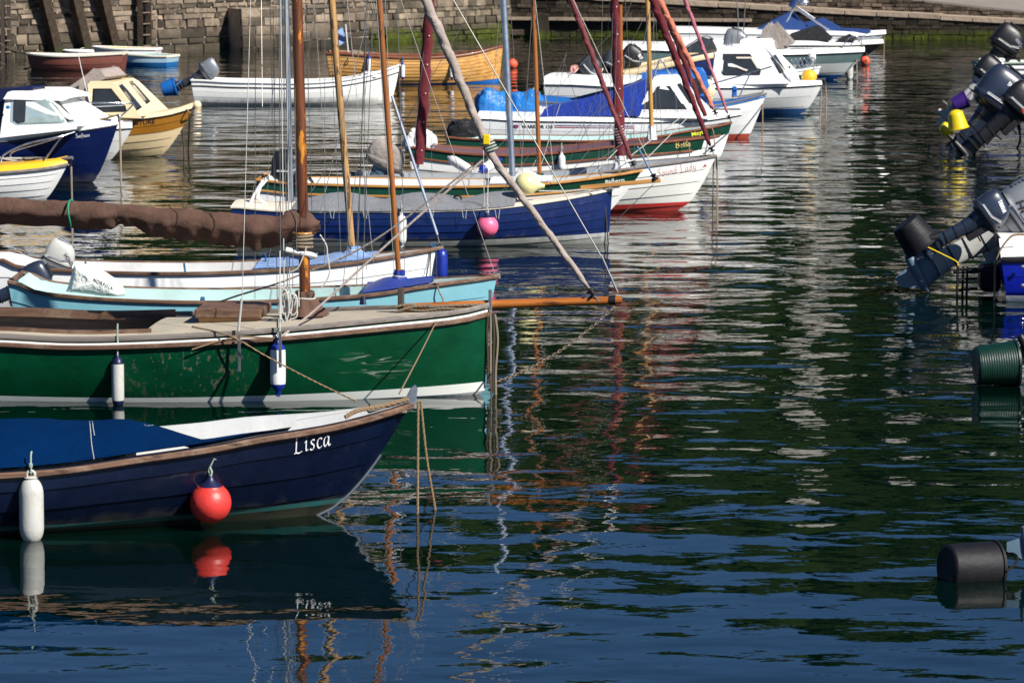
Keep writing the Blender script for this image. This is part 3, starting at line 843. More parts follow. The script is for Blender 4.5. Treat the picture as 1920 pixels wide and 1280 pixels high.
# ------------------------------------------------------------------ hulls
class Boat:
    def __init__(s, name, label, cat, wl, yaw, L, B, gun, rake=.05, tw=.75, draft=.28, k=.6, mid=(3.0, .8), bowp=(1.3, 1.15), umax=.42, pw=(2.2, .85), group=None, head=None):
        """wl: survey pixel where the stem meets the water; gun: survey pixels along the near gunwale, stern to stem head"""
        bw = W(*wl)
        a = R(yaw); f = Vector((math.cos(a), math.sin(a), 0))
        s.fr = Frame(bw - f * (L / 2), yaw); s.L, s.B = L, B
        s.near = s.fr.near
        s.rake, s.tw, s.draft, s.k = rake, tw, draft, k
        s.mid, s.bowp, s.umax, s.pw = mid, bowp, umax, pw
        s.x0, s.x1 = -L / 2, L / 2
        h = s.fr.P(*gun[-1], 0.0); s.zh = h.z; s.xh = h.x
        s.sheer_pts = [(0, .5), (1, s.zh)]
        pts = []
        for (px, py) in gun[:-1]:
            u = .5
            for _ in range(25):
                p = s.fr.P(px, py, s.near * s.half(u))
                un = (p.x - s.xt(p.z)) / (s.xb(p.z) - s.xt(p.z))
                u = max(-.6, min(.995, u * .4 + un * .6))
            pts.append((u, p.z))
        pts.append((1, s.zh)); pts.sort()
        s.sheer_pts = pts
        s.root = root(name, label, cat, s.fr.o, s.fr.a, group)
        print('BOAT %-16s L=%.2f stemh=%.2f rakebow=%.2f sheer=%s' % (name, L, s.zh, s.xh - s.x1, ' '.join('%.2f:%.2f' % q for q in pts)))
    def half(s, u):
        u = max(0.0, min(1, u))
        if u < s.umax:
            t = u / s.umax
            return s.B / 2 * (s.tw + (1 - s.tw) * math.sin(t * math.pi / 2))
        t = (u - s.umax) / (1 - s.umax)
        return s.B / 2 * (1 - t ** s.pw[0]) ** s.pw[1]
    def xb(s, z):
        if z >= 0: return s.x1 + (s.xh - s.x1) * (min(z / s.zh, 1.3)) ** s.k
        return s.x1 + z * 1.6
    def xt(s, z): return s.x0 - s.rake * z * 3 if z > 0 else s.x0 - z * .4
    def zg(s, u):
        P = s.sheer_pts
        if u <= P[0][0]: return P[0][1]
        for i in range(len(P) - 1):
            if u <= P[i + 1][0]:
                t = (u - P[i][0]) / max(1e-6, P[i + 1][0] - P[i][0])
                m = lambda j: (P[min(j + 1, len(P) - 1)][1] - P[max(j - 1, 0)][1]) / max(1e-6, P[min(j + 1, len(P) - 1)][0] - P[max(j - 1, 0)][0])
                h = P[i + 1][0] - P[i][0]; a, b = P[i][1], P[i + 1][1]; ma, mb_ = m(i) * h, m(i + 1) * h
                return (2 * t**3 - 3 * t * t + 1) * a + (t**3 - 2 * t * t + t) * ma + (-2 * t**3 + 3 * t * t) * b + (t**3 - t * t) * mb_
        return P[-1][1]
    def sec(s, u, v):
        w = max(0, (u - .35) / .65) ** 1.4
        p = s.mid[0] * (1 - w) + s.bowp[0] * w; q = s.mid[1] * (1 - w) + s.bowp[1] * w
        return (1 - (1 - min(1, v)) ** p) ** q
    def pt(s, u, v, side=None, out=0.0, dz=0.0):
        side = s.near if side is None else side
        zg = s.zg(u); z = -s.draft + (zg + s.draft) * v
        x = s.xt(z) + (s.xb(z) - s.xt(z)) * u
        y = s.half(u) * s.sec(u, v)
        return Vector((x, side * max(0.0, y + out), z + dz))
    def hull(s, mats, planks=6, lap=.012, nu=44, v0=.0, sheer=(), name='hull'):
        """mats: material list; sheer: {plank index from the top: material slot}"""
        mb = MB(); K = planks
        us = [1 - (1 - i / (nu - 1)) ** 1.25 for i in range(nu)]
        us = sorted(set([0.0] + us))
        for side in (-1, 1):
            for j in range(K):
                va, vb = v0 + (1 - v0) * j / K, v0 + (1 - v0) * (j + 1) / K
                sl = dict(sheer).get(K - 1 - j, 0)
                sub = [0, .33, .66, 1] if K < 4 else [0, .5, 1]
                rows = []
                for q in sub:
                    v = va + (vb - va) * q
                    rows.append([s.pt(u, v, side, lap * (1 - q) * (1 if u < .985 else 0)) for u in us])
                base = len(mb.v); n = len(us)
                if j > 0 and lap:
                    rows = [[s.pt(u, va, side, 0) for u in us]] + rows
                vs = [p for r_ in rows for p in r_]
                fs = []
                for a in range(len(rows) - 1):
                    for i in range(n - 1):
                        f = [a * n + i, a * n + i + 1, (a + 1) * n + i + 1, (a + 1) * n + i]
                        fs.append(f if side < 0 else f[::-1])
                mb.add(vs, fs, sl)
        # transom and bottom
        vv = [v0 + (1 - v0) * i / 10 for i in range(11)]
        tr = [s.pt(0, v, -1) for v in vv] + [s.pt(0, v, 1) for v in reversed(vv)]
        mb.add(tr, [list(range(len(tr)))[::-1]], 0)
        s.hmb = mb; s.hb = mb.bvh()
        o = mb.obj(name, mats, s.root, ang=28)
        s.hullo = o
        return o
    def strakes_at(s, v, w, h, mat, name='rubbing_strake', out=0.0, u0=0.0, u1=1.0, parent=None, sides=(-1, 1), dz=0.0, n=40):
        mb = MB()
        for side in sides:
            pts = [s.pt(u0 + (u1 - u0) * i / n, v, side, out, dz) for i in range(n + 1)]
            s.sweep(mb, pts, w, h)
        return mb.obj(name, mat, parent or s.root, ang=40)
    def sweep(s, mb, pts, w, h):
        e = 8; vs = []
        for i, p in enumerate(pts):
            t = (pts[min(i + 1, len(pts) - 1)] - pts[max(i - 1, 0)]).normalized()
            a = Vector((t.y, -t.x, 0)).normalized(); b_ = t.cross(a) * -1
            for j in range(e):
                th = 2 * math.pi * (j + .5) / e; ct, st = math.cos(th), math.sin(th)
                vs.append(p + a * (w / 2 * math.copysign(abs(ct) ** .6, ct)) + b_ * (h / 2 * math.copysign(abs(st) ** .6, st)))
        k = len(pts)
        fs = [[i * e + j, i * e + (j + 1) % e, (i + 1) * e + (j + 1) % e, (i + 1) * e + j] for i in range(k - 1) for j in range(e)]
        fs += [list(range(e))[::-1], [(k - 1) * e + j for j in range(e)]]
        mb.add(vs, fs)
    def gunwale(s, mat, w=.045, h=.05, dz=0.0, out=.012, name='gunwale'):
        o = s.strakes_at(1.0, w, h, mat, name, out, dz=dz)
        mb = MB()
        zt = s.zg(0)
        mb.box((s.xt(zt) + .01, 0, zt - .01 + dz), (w, s.half(0) * 2 + .02, h * 1.2), bev=.008)
        mb.obj('transom_rail', mat, s.root, ang=30)
        return o
    def interior(s, mat, floor=.12, th=.03, u1=.965, matfloor=None):
        mb = MB(); n = 36; rows = 6
        def vfor(u, k):
            zg = s.zg(u); zf = floor
            z = zg + .004 - (zg - zf) * k
            return (z + s.draft) / (zg + s.draft)
        for side in (-1, 1):
            def f(a, b_, side=side):
                u = .012 + (u1 - .012) * a
                p = s.pt(u, vfor(u, b_), side)
                th_ = min(th, s.half(u) * .5)
                return (p.x + (th if a == 0 else 0), side * max(0, abs(p.y) - th_), p.z)
            mb.grid(f, n, rows, flip=(side < 0))
        # sole and transom face
        def g(a, b_):
            u = .012 + (u1 - .012) * a
            p = s.pt(u, vfor(u, 1.0), 1); y = max(0, abs(p.y) - th)
            return (p.x, -y + 2 * y * b_, p.z)
        mb.grid(g, n, 3, m=1 if matfloor else 0)
        tr = [s.pt(.012, vfor(.012, i / 5), -1) for i in range(6)] + [s.pt(.012, vfor(.012, i / 5), 1) for i in reversed(range(6))]
        mb.add([(p.x + .03, p.y * .95, p.z) for p in tr], [list(range(12))])
        # top edge of planking
        for side in (-1, 1):
            def e(a, b_, side=side):
                u = .0 + (u1 + .03) * a; p = s.pt(min(u, 1), 1, side); return (p.x, side * max(0, abs(p.y) - min(th, s.half(u) * .5) * b_), p.z + .004)
            mb.grid(e, n, 2, flip=(side > 0))
        return mb.obj('interior', [mat] + ([matfloor] if matfloor else []), s.root, ang=35)
    def deck(s, mat, u0=0.0, u1=1.0, hole=None, dz=-.005, camber=.04, name='deck'):
        mb = MB(); n = 40; C = [-1, -.85, -.6, -.3, 0, .3, .6, .85, 1]
        us = [u0 + (u1 - u0) * i / n for i in range(n + 1)]
        if hole: us = sorted(set(us + [hole[0], hole[1]])); C = sorted(set(C + [-hole[2], hole[2]]))
        vs = []
        for u in us:
            for c in C:
                p = s.pt(u, 1, 1); vs.append((p.x, abs(p.y) * c * .995, p.z + dz + camber * (1 - c * c) * min(1, s.half(u) / (s.B / 2))))
        m = len(C); fs = []
        for i in range(len(us) - 1):
            for j in range(m - 1):
                if hole and us[i] >= hole[0] - 1e-6 and us[i + 1] <= hole[1] + 1e-6 and abs(C[j] + C[j + 1]) / 2 < hole[2]: continue
                fs.append([i * m + j, (i + 1) * m + j, (i + 1) * m + j + 1, i * m + j + 1])
        mb.add(vs, fs)
        s.dmb = mb; s.db = mb.bvh()
        return mb.obj(name, mat, s.root, ang=35)
    def cover(s, mat, u0, u1, ridge, drop=.07, name='canvas_cover', wrinkle=.02, seed=0, n=46, far=None):
        """canvas over the boat; ridge(t) = height above gunwale on the centre line"""
        mb = MB(); C = [-1.04, -1.03, -.9, -.72, -.5, -.25, 0, .25, .5, .72, .9, 1.03, 1.04]
        vs = []
        for i in range(n + 1):
            t = i / n; u = u0 + (u1 - u0) * t
            for j, c in enumerate(C):
                p = s.pt(min(u, .999), 1, 1); a = min(abs(c), 1.0)
                z = p.z + .03 + ridge(t) * (1 - a ** 1.7)
                y = (s.half(u) + .028) * max(-1, min(1, c)) 
                if far and c * s.near < 0:
                    k_ = far(t); y *= 1 - k_; z -= .10 * min(1, k_ * 2)
                q = Vector((p.x, y, z))
                wv = noise.noise(Vector((p.x * 3 + seed, y * 4, 0))) + .5 * noise.noise(Vector((p.x * 9 + y * 5 + seed, y * 3, 2)))
                q.z += wrinkle * wv * (1 if a < .95 else .3)
                if abs(c) > 1.035: q.z -= drop * (1 + .35 * noise.noise(Vector((p.x * 4, seed, 1))));  q.y *= 1.01
                vs.append(q)
        m = len(C)
        fs = [[i * m + j, (i + 1) * m + j, (i + 1) * m + j + 1, i * m + j + 1] for i in range(n) for j in range(m - 1)]
        for i in (0, n):
            r_ = [i * m + j for j in range(1, m - 1)]
            fs.append(r_ if i == n else r_[::-1])
        mb.add(vs, fs); s.cmb = mb; s.cb = mb.bvh()
        return mb.obj(name, mat, s.root, ang=50)
    def thwart(s, u, mat='teak', w=.2, dz=-.14):
        p = s.pt(u, 1, 1)
        vv = (p.z + dz + s.draft) / (p.z + s.draft)
        y = abs(s.pt(u, vv, 1).y) - .03
        return MB().box((p.x, 0, p.z + dz), (w, 2 * y, .025), bev=.006).obj('thwart', mat, s.root, ang=30)
    def mast(s, top, foot, d0, d1, mat, name='mast', n=14, z0=None, off=0.0):
        a, b_ = s.fr.P(*foot, off), s.fr.P(*top, off)
        dr = (b_ - a); 
        if z0 is not None: a = a + dr * ((z0 - a.z) / dr.z)
        pts = [a.lerp(a + dr * 1.5, i / 12) for i in range(13)]
        o = MB().tube(pts, [d0 / 2 + (d1 - d0) / 2 * i / 12 for i in range(13)], n).obj(name, mat, s.root, ang=50)
        s.mv = (a, dr.normalized())
        return o
    def line(s, a, b_, r=.005, mat='wire', name='shroud', offa=0.0, offb=0.0, sag=0.0, ext=0.0):
        p, q = s.fr.P(*a, offa), s.fr.P(*b_, offb)
        if ext: p = p + (p - q) * ext
        return MB().tube(arc(p, q, sag, 14 if sag else 1), r, 6).obj(name, mat, s.root, ang=60)
    def coat(s, foot, top, w0, w1, mat, flare=1.6, name='mast_coat', tie=True, z1=None):
        """cloth collar at the mast foot"""
        a, b_ = s.fr.P(*foot, 0), s.fr.P(*top, 0)
        h = (b_ - a).length; ax = (b_ - a).normalized()
        mb = MB()
        def f(u, v):
            th = u * 2 * math.pi
            r_ = w0 * (1 - v) ** 1.6 + w1 * (1 - (1 - v) ** 1.6)
            if tie and .62 < v < .78: r_ *= .85
            r_ *= 1 + (.13 * math.sin(th * 7 + v * 2) + .08 * noise.noise(Vector((th * 2, v * 5, w0)))) * (1 if v > .02 else .6)
            return a + ax * h * v + Vector((math.cos(th) * r_, math.sin(th) * r_, 0))
        mb.grid(f, 28, 14, cu=True, flip=True)
        o = mb.obj(name, mat, s.root, ang=60)
        if tie:
            c = a + ax * h * .7
            MB().tube([c + Vector((math.cos(t * .5236) * w1 * 1.12, math.sin(t * .5236) * w1 * 1.12, .004 * math.sin(t))) for t in range(13)], .009, 6).obj('tie_cord', 'ropewh', o)
        return o

def stemhead(bt, mat='steel', w=.03, h=.12):
    p = bt.pt(1, 1, 1)
    mb = MB().box((p.x + .01, 0, p.z - .0), (.05, w, h), bev=.012)
    return mb.obj('stem_fitting', mat, bt.root, ang=30)

# ------------------------------------------------------------------ fenders and buoys
def rope_obj(name, pts, r, mat, parent=None, side=6):
    return MB().tube(pts, r, side).obj(name, mat, parent, ang=60)

def fender(label, loc, r=.075, h=.5, body='fendw', cap='navypl', ropelen=.25, tilt=None, group='boat fenders', taper=.55, ropem='ropegn', rr=.009):
    """long fender, loc = its middle"""
    o = root('fender', label, 'fender', loc, 0, group)
    ax = Vector(tilt).normalized() if tilt else Vector((0, 0, 1))
    H = h / 2; c = r * 1.0
    prof = [(r * .96, -H + c), (r, -H + c * 1.4), (r * 1.01, 0), (r, H - c * 1.4), (r * .96, H - c)]
    capp = [(r * .97, 0), (r * .9, c * .35), (r * taper, c * .8), (r * .3, c * 1.1), (r * .22, c * 1.3), (0.0, c * 1.33)]
    MB().lathe(prof, ax=ax, n=22).obj('body', body, o, ang=50)
    for sg in (1, -1):
        MB().lathe(capp, o=ax * (H - c) * sg, ax=ax * sg, n=18).obj('end_cap', cap, o, ang=50)
        q = ax * (H + c * .3) * sg
        MB().tube([q + (Vector((1, 0, 0)) if abs(ax.x) < .7 else Vector((0, 0, 1))) * r * .28 * math.cos(t * .524) + ax * r * .3 * math.sin(t * .524) for t in range(13)], r * .1, 6).obj('eyelet', cap, o)
    if ropelen:
        rope_obj('rope', [ax * (H + c * .35), ax * (H + c) + Vector((.004, 0, .03)), ax * (H + c) + Vector((-.002, .01, ropelen * .6)), ax * (H + c) + Vector((0, .03, ropelen))], rr, ropem, o)
        MB().lathe([(0, -.02), (rr * 2.2, -.01), (rr * 2.4, .012), (0, .025)], o=ax * (H + c) + Vector((.003, 0, .04)), n=8).obj('knot', ropem, o)
    return o

def ball(label, loc, r=.145, body='red', cap='navypl', ropelen=.2, group='boat fenders', rr=.01, ropem='ropegn', ax=(0, 0, 1), cat='buoy fender', neck=1.0, name='ball_fender'):
    o = root(name, label, cat, loc, 0, group)
    ax = Vector(ax).normalized()
    prof = [(0, -r)] + [(r * math.cos(a) * 1.0, r * math.sin(a)) for a in [R(-90 + 10 * i) for i in range(1, 15)]]
    r_, h = prof[-1]
    MB().lathe(prof + [(r_ * .98, h + .005)], ax=ax, n=30).obj('body', body, o, ang=60)
    MB().lathe([(r_ * 1.01, h - .004), (r_ * .8, h + r * .1), (r_ * .45, h + r * .27 * neck), (r_ * .3, h + r * .42 * neck), (r_ * .26, h + r * .5 * neck), (0, h + r * .52 * neck)], ax=ax, n=24).obj('neck', cap, o, ang=50)
    if ropelen:
        t = ax * (h + r * .45)
        rope_obj('rope', [t, t + Vector((.01, 0, .03)), t + Vector((-.008, .0, .06)), t + Vector((.006, .01, ropelen * .7)), t + Vector((0, .02, ropelen))], rr, ropem, o)
        rope_obj('loop', [t + Vector((.02 * math.cos(a * .6), .012 * math.sin(a * .6), .03 * math.sin(a * .6) - .005)) for a in range(11)], rr * .8, ropem, o)
    return o

def mooring(label, pts, r=.012, mat='rope', laid=False, wet=True):
    pts = [Vector(p) for p in pts]; base = pts[-1].copy()
    mb = MB(); q = [p - base for p in smooth(pts, 6)]
    if laid: strands(mb, q, r)
    else: mb.tube(q, r, 6)
    o = mb.obj('mooring_rope', mat, None, ang=60, loc=base)
    return tag(o, label, 'mooring rope', 'mooring ropes running from the bows into the water')

# ------------------------------------------------------------------ outboard motors
def outboard(label, pos, tilt, k=1.0, yaw=0.0, cowl='obdark', leg='obgrey', prop=True, side='near', handle=False, covered=None, group='outboard motors', roll=0.0, cowls=(1, 1, 1), lower=None):
    """pos = clamp point on the transom; tilt in degrees lifts the leg clear of the water; forward = +x"""
    o = root('outboard_motor', label, 'outboard motor', pos, 0, group)
    o.rotation_euler = (roll, R(tilt), yaw)
    o['k'] = 1.0; del o['k']
    K = k; Vv = lambda x, y, z: Vector((x * K, y * K, z * K))
    cw = MB(); cx, cy, cz = cowls
    rings = [(-.02, .03, .15, .09), (-.005, .015, .19, .115), (.03, .005, .215, .135), (.07, .0, .232, .145), (.09, .0, .236, .148), (.098, .0, .228, .143), (.13, -.003, .232, .146), (.2, -.015, .228, .142), (.27, -.03, .213, .13), (.325, -.05, .185, .112), (.362, -.07, .148, .088), (.38, -.085, .10, .058), (.385, -.09, .05, .03)]
    cw.loft([(Vv(-.15 + c, 0, .06 + z * cz), Vv(a * cx, 0, a * .12), Vv(0, b_ * cy, 0)) for z, c, a, b_ in rings], 28, 3.2)
    c = cw.obj('cowling', covered or cowl, o, ang=50)
    o_bvh = cw
    band = MB(); band.loft([(Vv(-.15, 0, .1), Vv(.243 * cx, 0, .03), Vv(0, .152 * cy, 0)), (Vv(-.15, 0, .118), Vv(.245 * cx, 0, .03), Vv(0, .154 * cy, 0))], 28, 3.2)
    if not covered:
        vt = MB()
        for q in range(4): vt.box(Vv(-.15 - .225 * cx, 0, (.2 + .03 * q) * cz), Vv(.03, .16, .012), bev=.002)
        vt.box(Vv(-.2, 0, .06 + .395 * cz), Vv(.2, .14, .02), bev=.008)
        vt.obj('air_intake', 'black', o, ang=30)
        for sy in (-1, 1):
            st = MB(); st.tube([Vv(-.3, sy * .1515 * cy, .15), Vv(-.1, sy * .1535 * cy, .17), Vv(.03, sy * .135 * cy, .24)], .0045 * K, 5); st.tube([Vv(-.3, sy * .1515 * cy, .165), Vv(-.1, sy * .1535 * cy, .187), Vv(.02, sy * .135 * cy, .26)], .003 * K, 5)
            st.obj('trim_stripe', 'tgrey' if cowl in ('oblight', 'obgrey') else 'tsign', o, ang=60)
        MB().box(Vv(.07, 0, .1), Vv(.03, .06, .05), bev=.006).obj('latch', 'blackrub', o, ang=30)
    cbl = MB()
    for q in range(3): cbl.tube(smooth([Vv(.04, -.04 + .04 * q, .06), Vv(.14, -.05 + .05 * q, .1 + .02 * q), Vv(.26, -.03 + .02 * q, .02), Vv(.3, 0, -.08)], 5), .009 * K, 6)
    cbl.obj('control_cable', 'blackrub', o, ang=60)
    jn = MB()
    for zz_ in (-.06, -.19, -.33, -.47): jn.loft([(Vv(-.135 - .01 * q_, 0, zz_ + q_ * .014), Vv((.118 if zz_ > -.1 else .098) + .002, 0, 0), Vv(0, (.062 if zz_ > -.1 else .046) + .003, 0)) for q_ in (0, 1)], 16, 2.2)
    jn.obj('casing_joint', 'blackrub', o, ang=40)
    if not covered: band.obj('cowl_seam', 'black', o, ang=40)
    lg = MB()
    lg.loft([(Vv(-.13, 0, .05), Vv(.15, 0, 0), Vv(0, .09, 0)), (Vv(-.13, 0, -.05), Vv(.12, 0, 0), Vv(0, .065, 0)), (Vv(-.14, 0, -.2), Vv(.095, 0, 0), Vv(0, .045, 0)),
             (Vv(-.15, 0, -.5), Vv(.085, 0, 0), Vv(0, .035, 0)), (Vv(-.16, 0, -.6), Vv(.11, 0, 0), Vv(0, .03, 0))], 16, 2.2)
    lg.obj('midsection', leg, o, ang=50)
    MB().loft([(Vv(-.2, 0, -.605), Vv(.2, 0, 0), Vv(0, .085, 0)), (Vv(-.2, 0, -.617), Vv(.2, 0, 0), Vv(0, .085, 0))], 18, 2.4).obj('anti_ventilation_plate', leg, o, ang=40)
    MB().loft([(Vv(-.16, 0, -.52), Vv(.15, 0, 0), Vv(0, .06, 0)), (Vv(-.16, 0, -.532), Vv(.15, 0, 0), Vv(0, .06, 0))], 18, 2.4).obj('splash_plate', leg, o, ang=40)
    lu = MB()
    lu.loft([(Vv(-.15, 0, -.61), Vv(.1, 0, 0), Vv(0, .028, 0)), (Vv(-.14, 0, -.76), Vv(.12, 0, 0), Vv(0, .03, 0))], 14, 2.0)
    lu.lathe([(0, 0), (.022 * K, .02 * K), (.042 * K, .08 * K), (.048 * K, .18 * K), (.045 * K, .3 * K), (.035 * K, .36 * K), (0, .37 * K)], o=Vv(.02, 0, -.77), ax=(-1, 0, 0), n=14)
    lu.prism([Vv(-.02, -.006, -.79), Vv(-.25, -.006, -.79), Vv(-.22, -.006, -.95), Vv(-.14, -.006, -.96)], Vv(0, .012, 0))
    lu.obj('gearcase', lower or leg, o, ang=40)
    if prop:
        pr = MB(); pr.lathe([(.03 * K, 0), (.035 * K, .05 * K), (.012 * K, .12 * K)], o=Vv(-.34, 0, -.77), ax=(-1, 0, 0), n=12)
        for q in range(3):
            th = q * 2.094 + .4
            d = Vector((0, math.cos(th), math.sin(th))); e = Vector((0, -math.sin(th), math.cos(th)))
            pts = [Vv(-.37, 0, -.77) + (d * a + e * b_ + Vector((b_ * .5, 0, 0))) * K for a, b_ in ((.02, -.02), (.07, -.06), (.12, -.04), (.125, .02), (.08, .06), (.02, .025))]
            pr.prism(pts, Vv(-.006, 0, 0))
        pr.obj('propeller', 'black', o, ang=40)
    br = MB()
    br.box(Vv(.0, -.07, -.08), Vv(.09, .02, .3), bev=.006); br.box(Vv(.0, .07, -.08), Vv(.09, .02, .3), bev=.006)
    br.tube([Vv(0, -.09, .04), Vv(0, .09, .04)], .022 * K, 8); br.tube([Vv(.02, -.05, -.1), Vv(.12, -.05, -.1)], .01 * K, 6)
    br.obj('clamp_bracket', 'blackrub' if leg != 'oblight' else 'oblight', o, ang=40)
    if handle:
        MB().tube([Vv(.05, .03, .12), Vv(.2, .03, .14), Vv(.45, .03, .17)], .014 * K, 8).obj('tiller', 'black', o)
        MB().tube([Vv(.38, .03, .162), Vv(.5, .03, .176)], .02 * K, 8).obj('grip', 'blackrub', o)
    MB().tube([Vv(.03, -.06, .2), Vv(.08, -.06, .2)], .02 * K, 8).obj('knob', 'blackrub', o)
    return o, o_bvh

class MF:
    """frame made from an object's world matrix so lettering can be laid on it"""
    def __init__(s, o):
        bpy.context.view_layer.update(); s.m = o.matrix_world.copy(); s.i = s.m.inverted()
    def loc(s, w): return s.i @ w
    def dirl(s, d): return (s.i.to_3x3() @ d).normalized()

def bucket(label, loc, ax, r0, r1, h, mat, ribs=6, rim=True, handle=True, cat='bucket', group=None, name='bucket', dome=0.0):
    """tub with its closed end at +axis"""
    o = root(name, label, cat, loc, 0, group)
    ax = Vector(ax).normalized()
    prof = []
    n = 60
    for i in range(n + 1):
        t = i / n; r_ = r0 + (r1 - r0) * t
        if ribs: r_ *= 1 + .007 * math.sin(t * ribs * 2 * math.pi)
        prof.append((r_, h * t))
    prof = [(r0 * .97, .0)] + prof + [(r1 * .985, h * 1.015), (r1 * .94, h * 1.04), (r1 * .86, h * 1.055), (r1 * .8, h * 1.05), (0, h * 1.04)]
    if dome: prof = prof[:-4] + [(r1 * math.cos(R(a)), h + dome * math.sin(R(a))) for a in range(0, 91, 10)]
    inner = [(r0 * .955, .002), (r1 * .93, h * .96), (0, h * .965)]
    mb = MB(); mb.lathe(prof, ax=ax, n=32); mb.lathe(inner, ax=ax, n=32)
    mb.obj('tub', mat, o, ang=30)
    if rim:
        MB().lathe([(r0 * .95, -.012), (r0 * 1.05, -.012), (r0 * 1.06, .008), (r0 * 1.01, .012)], ax=ax, n=32).obj('rim', mat, o, ang=40)
    if handle:
        ref = Vector((0, 0, 1)) - ax * ax.z; ref = ref.normalized() if ref.length > .1 else Vector((1, 0, 0)); b_ = ax.cross(ref)
        pts = [b_ * r0 * 1.08 * math.cos(R(a)) + (ref * .5 - ax * .85) * r0 * 1.0 * math.sin(R(a)) for a in range(0, 181, 12)]
        MB().tube(pts, .009, 6).obj('handle', mat if mat != 'yellow' else 'yellow', o)
    return o

# ------------------------------------------------------------------ cabins
def cabin(bt, prof, name='cabin', mat='whiteclean'):
    """prof = [(px, py, half width)...] closed outline of the near side"""
    pts = [bt.fr.P(px, py, bt.near * hw) for px, py, hw in prof]
    n = len(pts); mb = MB()
    near = pts; far = [Vector((p.x, -p.y, p.z)) for p in pts]
    fs = [list(range(n)), list(range(n, 2 * n))[::-1]]
    fs += [[i, (i + 1) % n, n + (i + 1) % n, n + i] for i in range(n)]
    mb.add(near + far, fs)
    o = mb.obj(name, mat, bt.root, ang=20)
    bv = o.modifiers.new('edge', 'BEVEL'); bv.width = .02; bv.segments = 2; bv.limit_method = 'ANGLE'; bv.angle_limit = R(25)
    return o, mb.bvh()

def window(bt, bvh, poly, parent, mat='glass', frame='black', grow=1.12, name='window'):
    cx = sum(p[0] for p in poly) / len(poly); cy = sum(p[1] for p in poly) / len(poly)
    big = [(cx + (x - cx) * grow, cy + (y - cy) * grow) for x, y in poly]
    w = patch(name, bt.fr, bvh, poly, mat, parent, eps=.014, thick=.008)
    if w and frame:
        patch('frame', bt.fr, bvh, big, frame, w, eps=.007, thick=.006)
    return w

def rail(bt, pts, r=.012, name='pulpit_rail', mat='chrome', parent=None):
    """pts [(px, py, off)]"""
    q = [bt.fr.P(px, py, off) for px, py, off in pts]
    return MB().tube(smooth(q, 4) if len(q) > 2 else q, r, 7).obj(name, mat, parent or bt.root, ang=60)

def furled(bt, top, foot, r0, r1, mat, name='furled_jib', tw=14, ext=.4, offt=0.0, offf=0.0, via=None):
    a, b_ = bt.fr.P(*foot, offf), bt.fr.P(*top, offt)
    b_ = b_ + (b_ - a) * ext
    n = 260
    pts = [a.lerp(b_, i / n) for i in range(n + 1)]
    if via:
        q = smooth([a] + [bt.fr.P(x, y, offt) for x, y in via] + [bt.fr.P(*top, offt)], 12); q.append(q[-1] + (q[-1] - q[-12]).normalized() * 3.0)
        ln_ = [0]
        for i in range(1, len(q)): ln_.append(ln_[-1] + (q[i] - q[i - 1]).length)
        pts = []; j = 0
        for i in range(n + 1):
            t = ln_[-1] * i / n
            while j < len(q) - 2 and ln_[j + 1] < t: j += 1
            pts.append(q[j].lerp(q[j + 1], (t - ln_[j]) / (ln_[j + 1] - ln_[j])))
        b_ = pts[6]
    rs = [(r0 + (r1 - r0) * min(1, (i / n) * (1 + ext))) * (.45 + .55 * min(1, i / 5)) for i in range(n + 1)]
    o = MB().tube(pts, rs, 20, prof=lambda th, k: .84 + .34 * ((th / 6.2832 + k * tw) % 1.0) + .05 * math.sin(th * 3 - k * tw * 9) + .05 * noise.noise(Vector((th, k * 30, 0)))).obj(name, mat, bt.root, ang=70)
    dr = (b_ - a).normalized()
    MB().lathe([(.0, -.04), (.045, -.035), (.045, -.02), (.02, -.015), (.02, .01), (.045, .015), (.045, .03), (0, .035)], o=a - dr * .05, ax=dr, n=14).obj('furler_drum', 'blackrub', o, ang=40)
    MB().tube([a - dr * .05, a - dr * .16], .008, 6).obj('shackle', 'steel', o)
    return o

def bucket_on(motor, k, label, r0, r1, h, mat, ax=(-1, 0, -.1), at=(-.3, 0, -.77), yw=0.0, **kw):
    """tub slipped over a motor's propeller or gearcase"""
    bpy.context.view_layer.update(); m = motor.matrix_world
    a = (m.to_3x3() @ Vector(ax)).normalized()
    return bucket(label, m @ Vector([c * k for c in at]), a, r0, r1, h, mat, **kw)
# ================================================================== LISCA : navy clinker dinghy in front
navy = paint('navy_topsides', (.0012, .005, .022), .3, .25, .1, (.1, .12, .16, 1), coat=.25, scale=3, bands=[(.035, (.004, .01, .012)), (.075, (.012, .11, .11))], bow=.008, bmp=.001, scum=.35)
A = Boat('rowing_boat', 'navy blue clinker boat with white script name, nearest the camera', 'boat', (590, 965), 9, 4.9, 1.6,
         [(-200, 893), (0, 884), (120, 875), (250, 856), (400, 834), (480, 818), (620, 795), (700, 775), (772, 752)], k=.62, bowp=(1.5, 1.0), mid=(2.6, .7))
A.hull([navy], planks=5, lap=.012)
A.gunwale('teak', .05, .05, dz=-.03, out=.022)
A.interior('inside', floor=.1)
M['lisca_stem'] = M['white']
MB().tube([A.pt(1, v, 1) + Vector((.006, 0, 0)) for v in [i / 14 for i in range(0, 10)]], .011, 6).obj('keel_band', 'steel', A.root)
hd = A.pt(1, 1, 1)
sf = MB(); sf.prism([(hd.x - .1, -.016, hd.z - .05), (hd.x + .0, -.016, hd.z - .07), (hd.x + .035, -.016, hd.z + .02), (hd.x + .045, -.016, hd.z + .1), (hd.x + .03, -.016, hd.z + .13), (hd.x + .0, -.016, hd.z + .11), (hd.x - .05, -.016, hd.z + .02)], (0, .032, 0))
sf.tube([(hd.x + .028, -.022, hd.z + .085), (hd.x + .028, .022, hd.z + .085)], .012, 10)
sf.obj('stem_fitting', 'steel', A.root, ang=25)
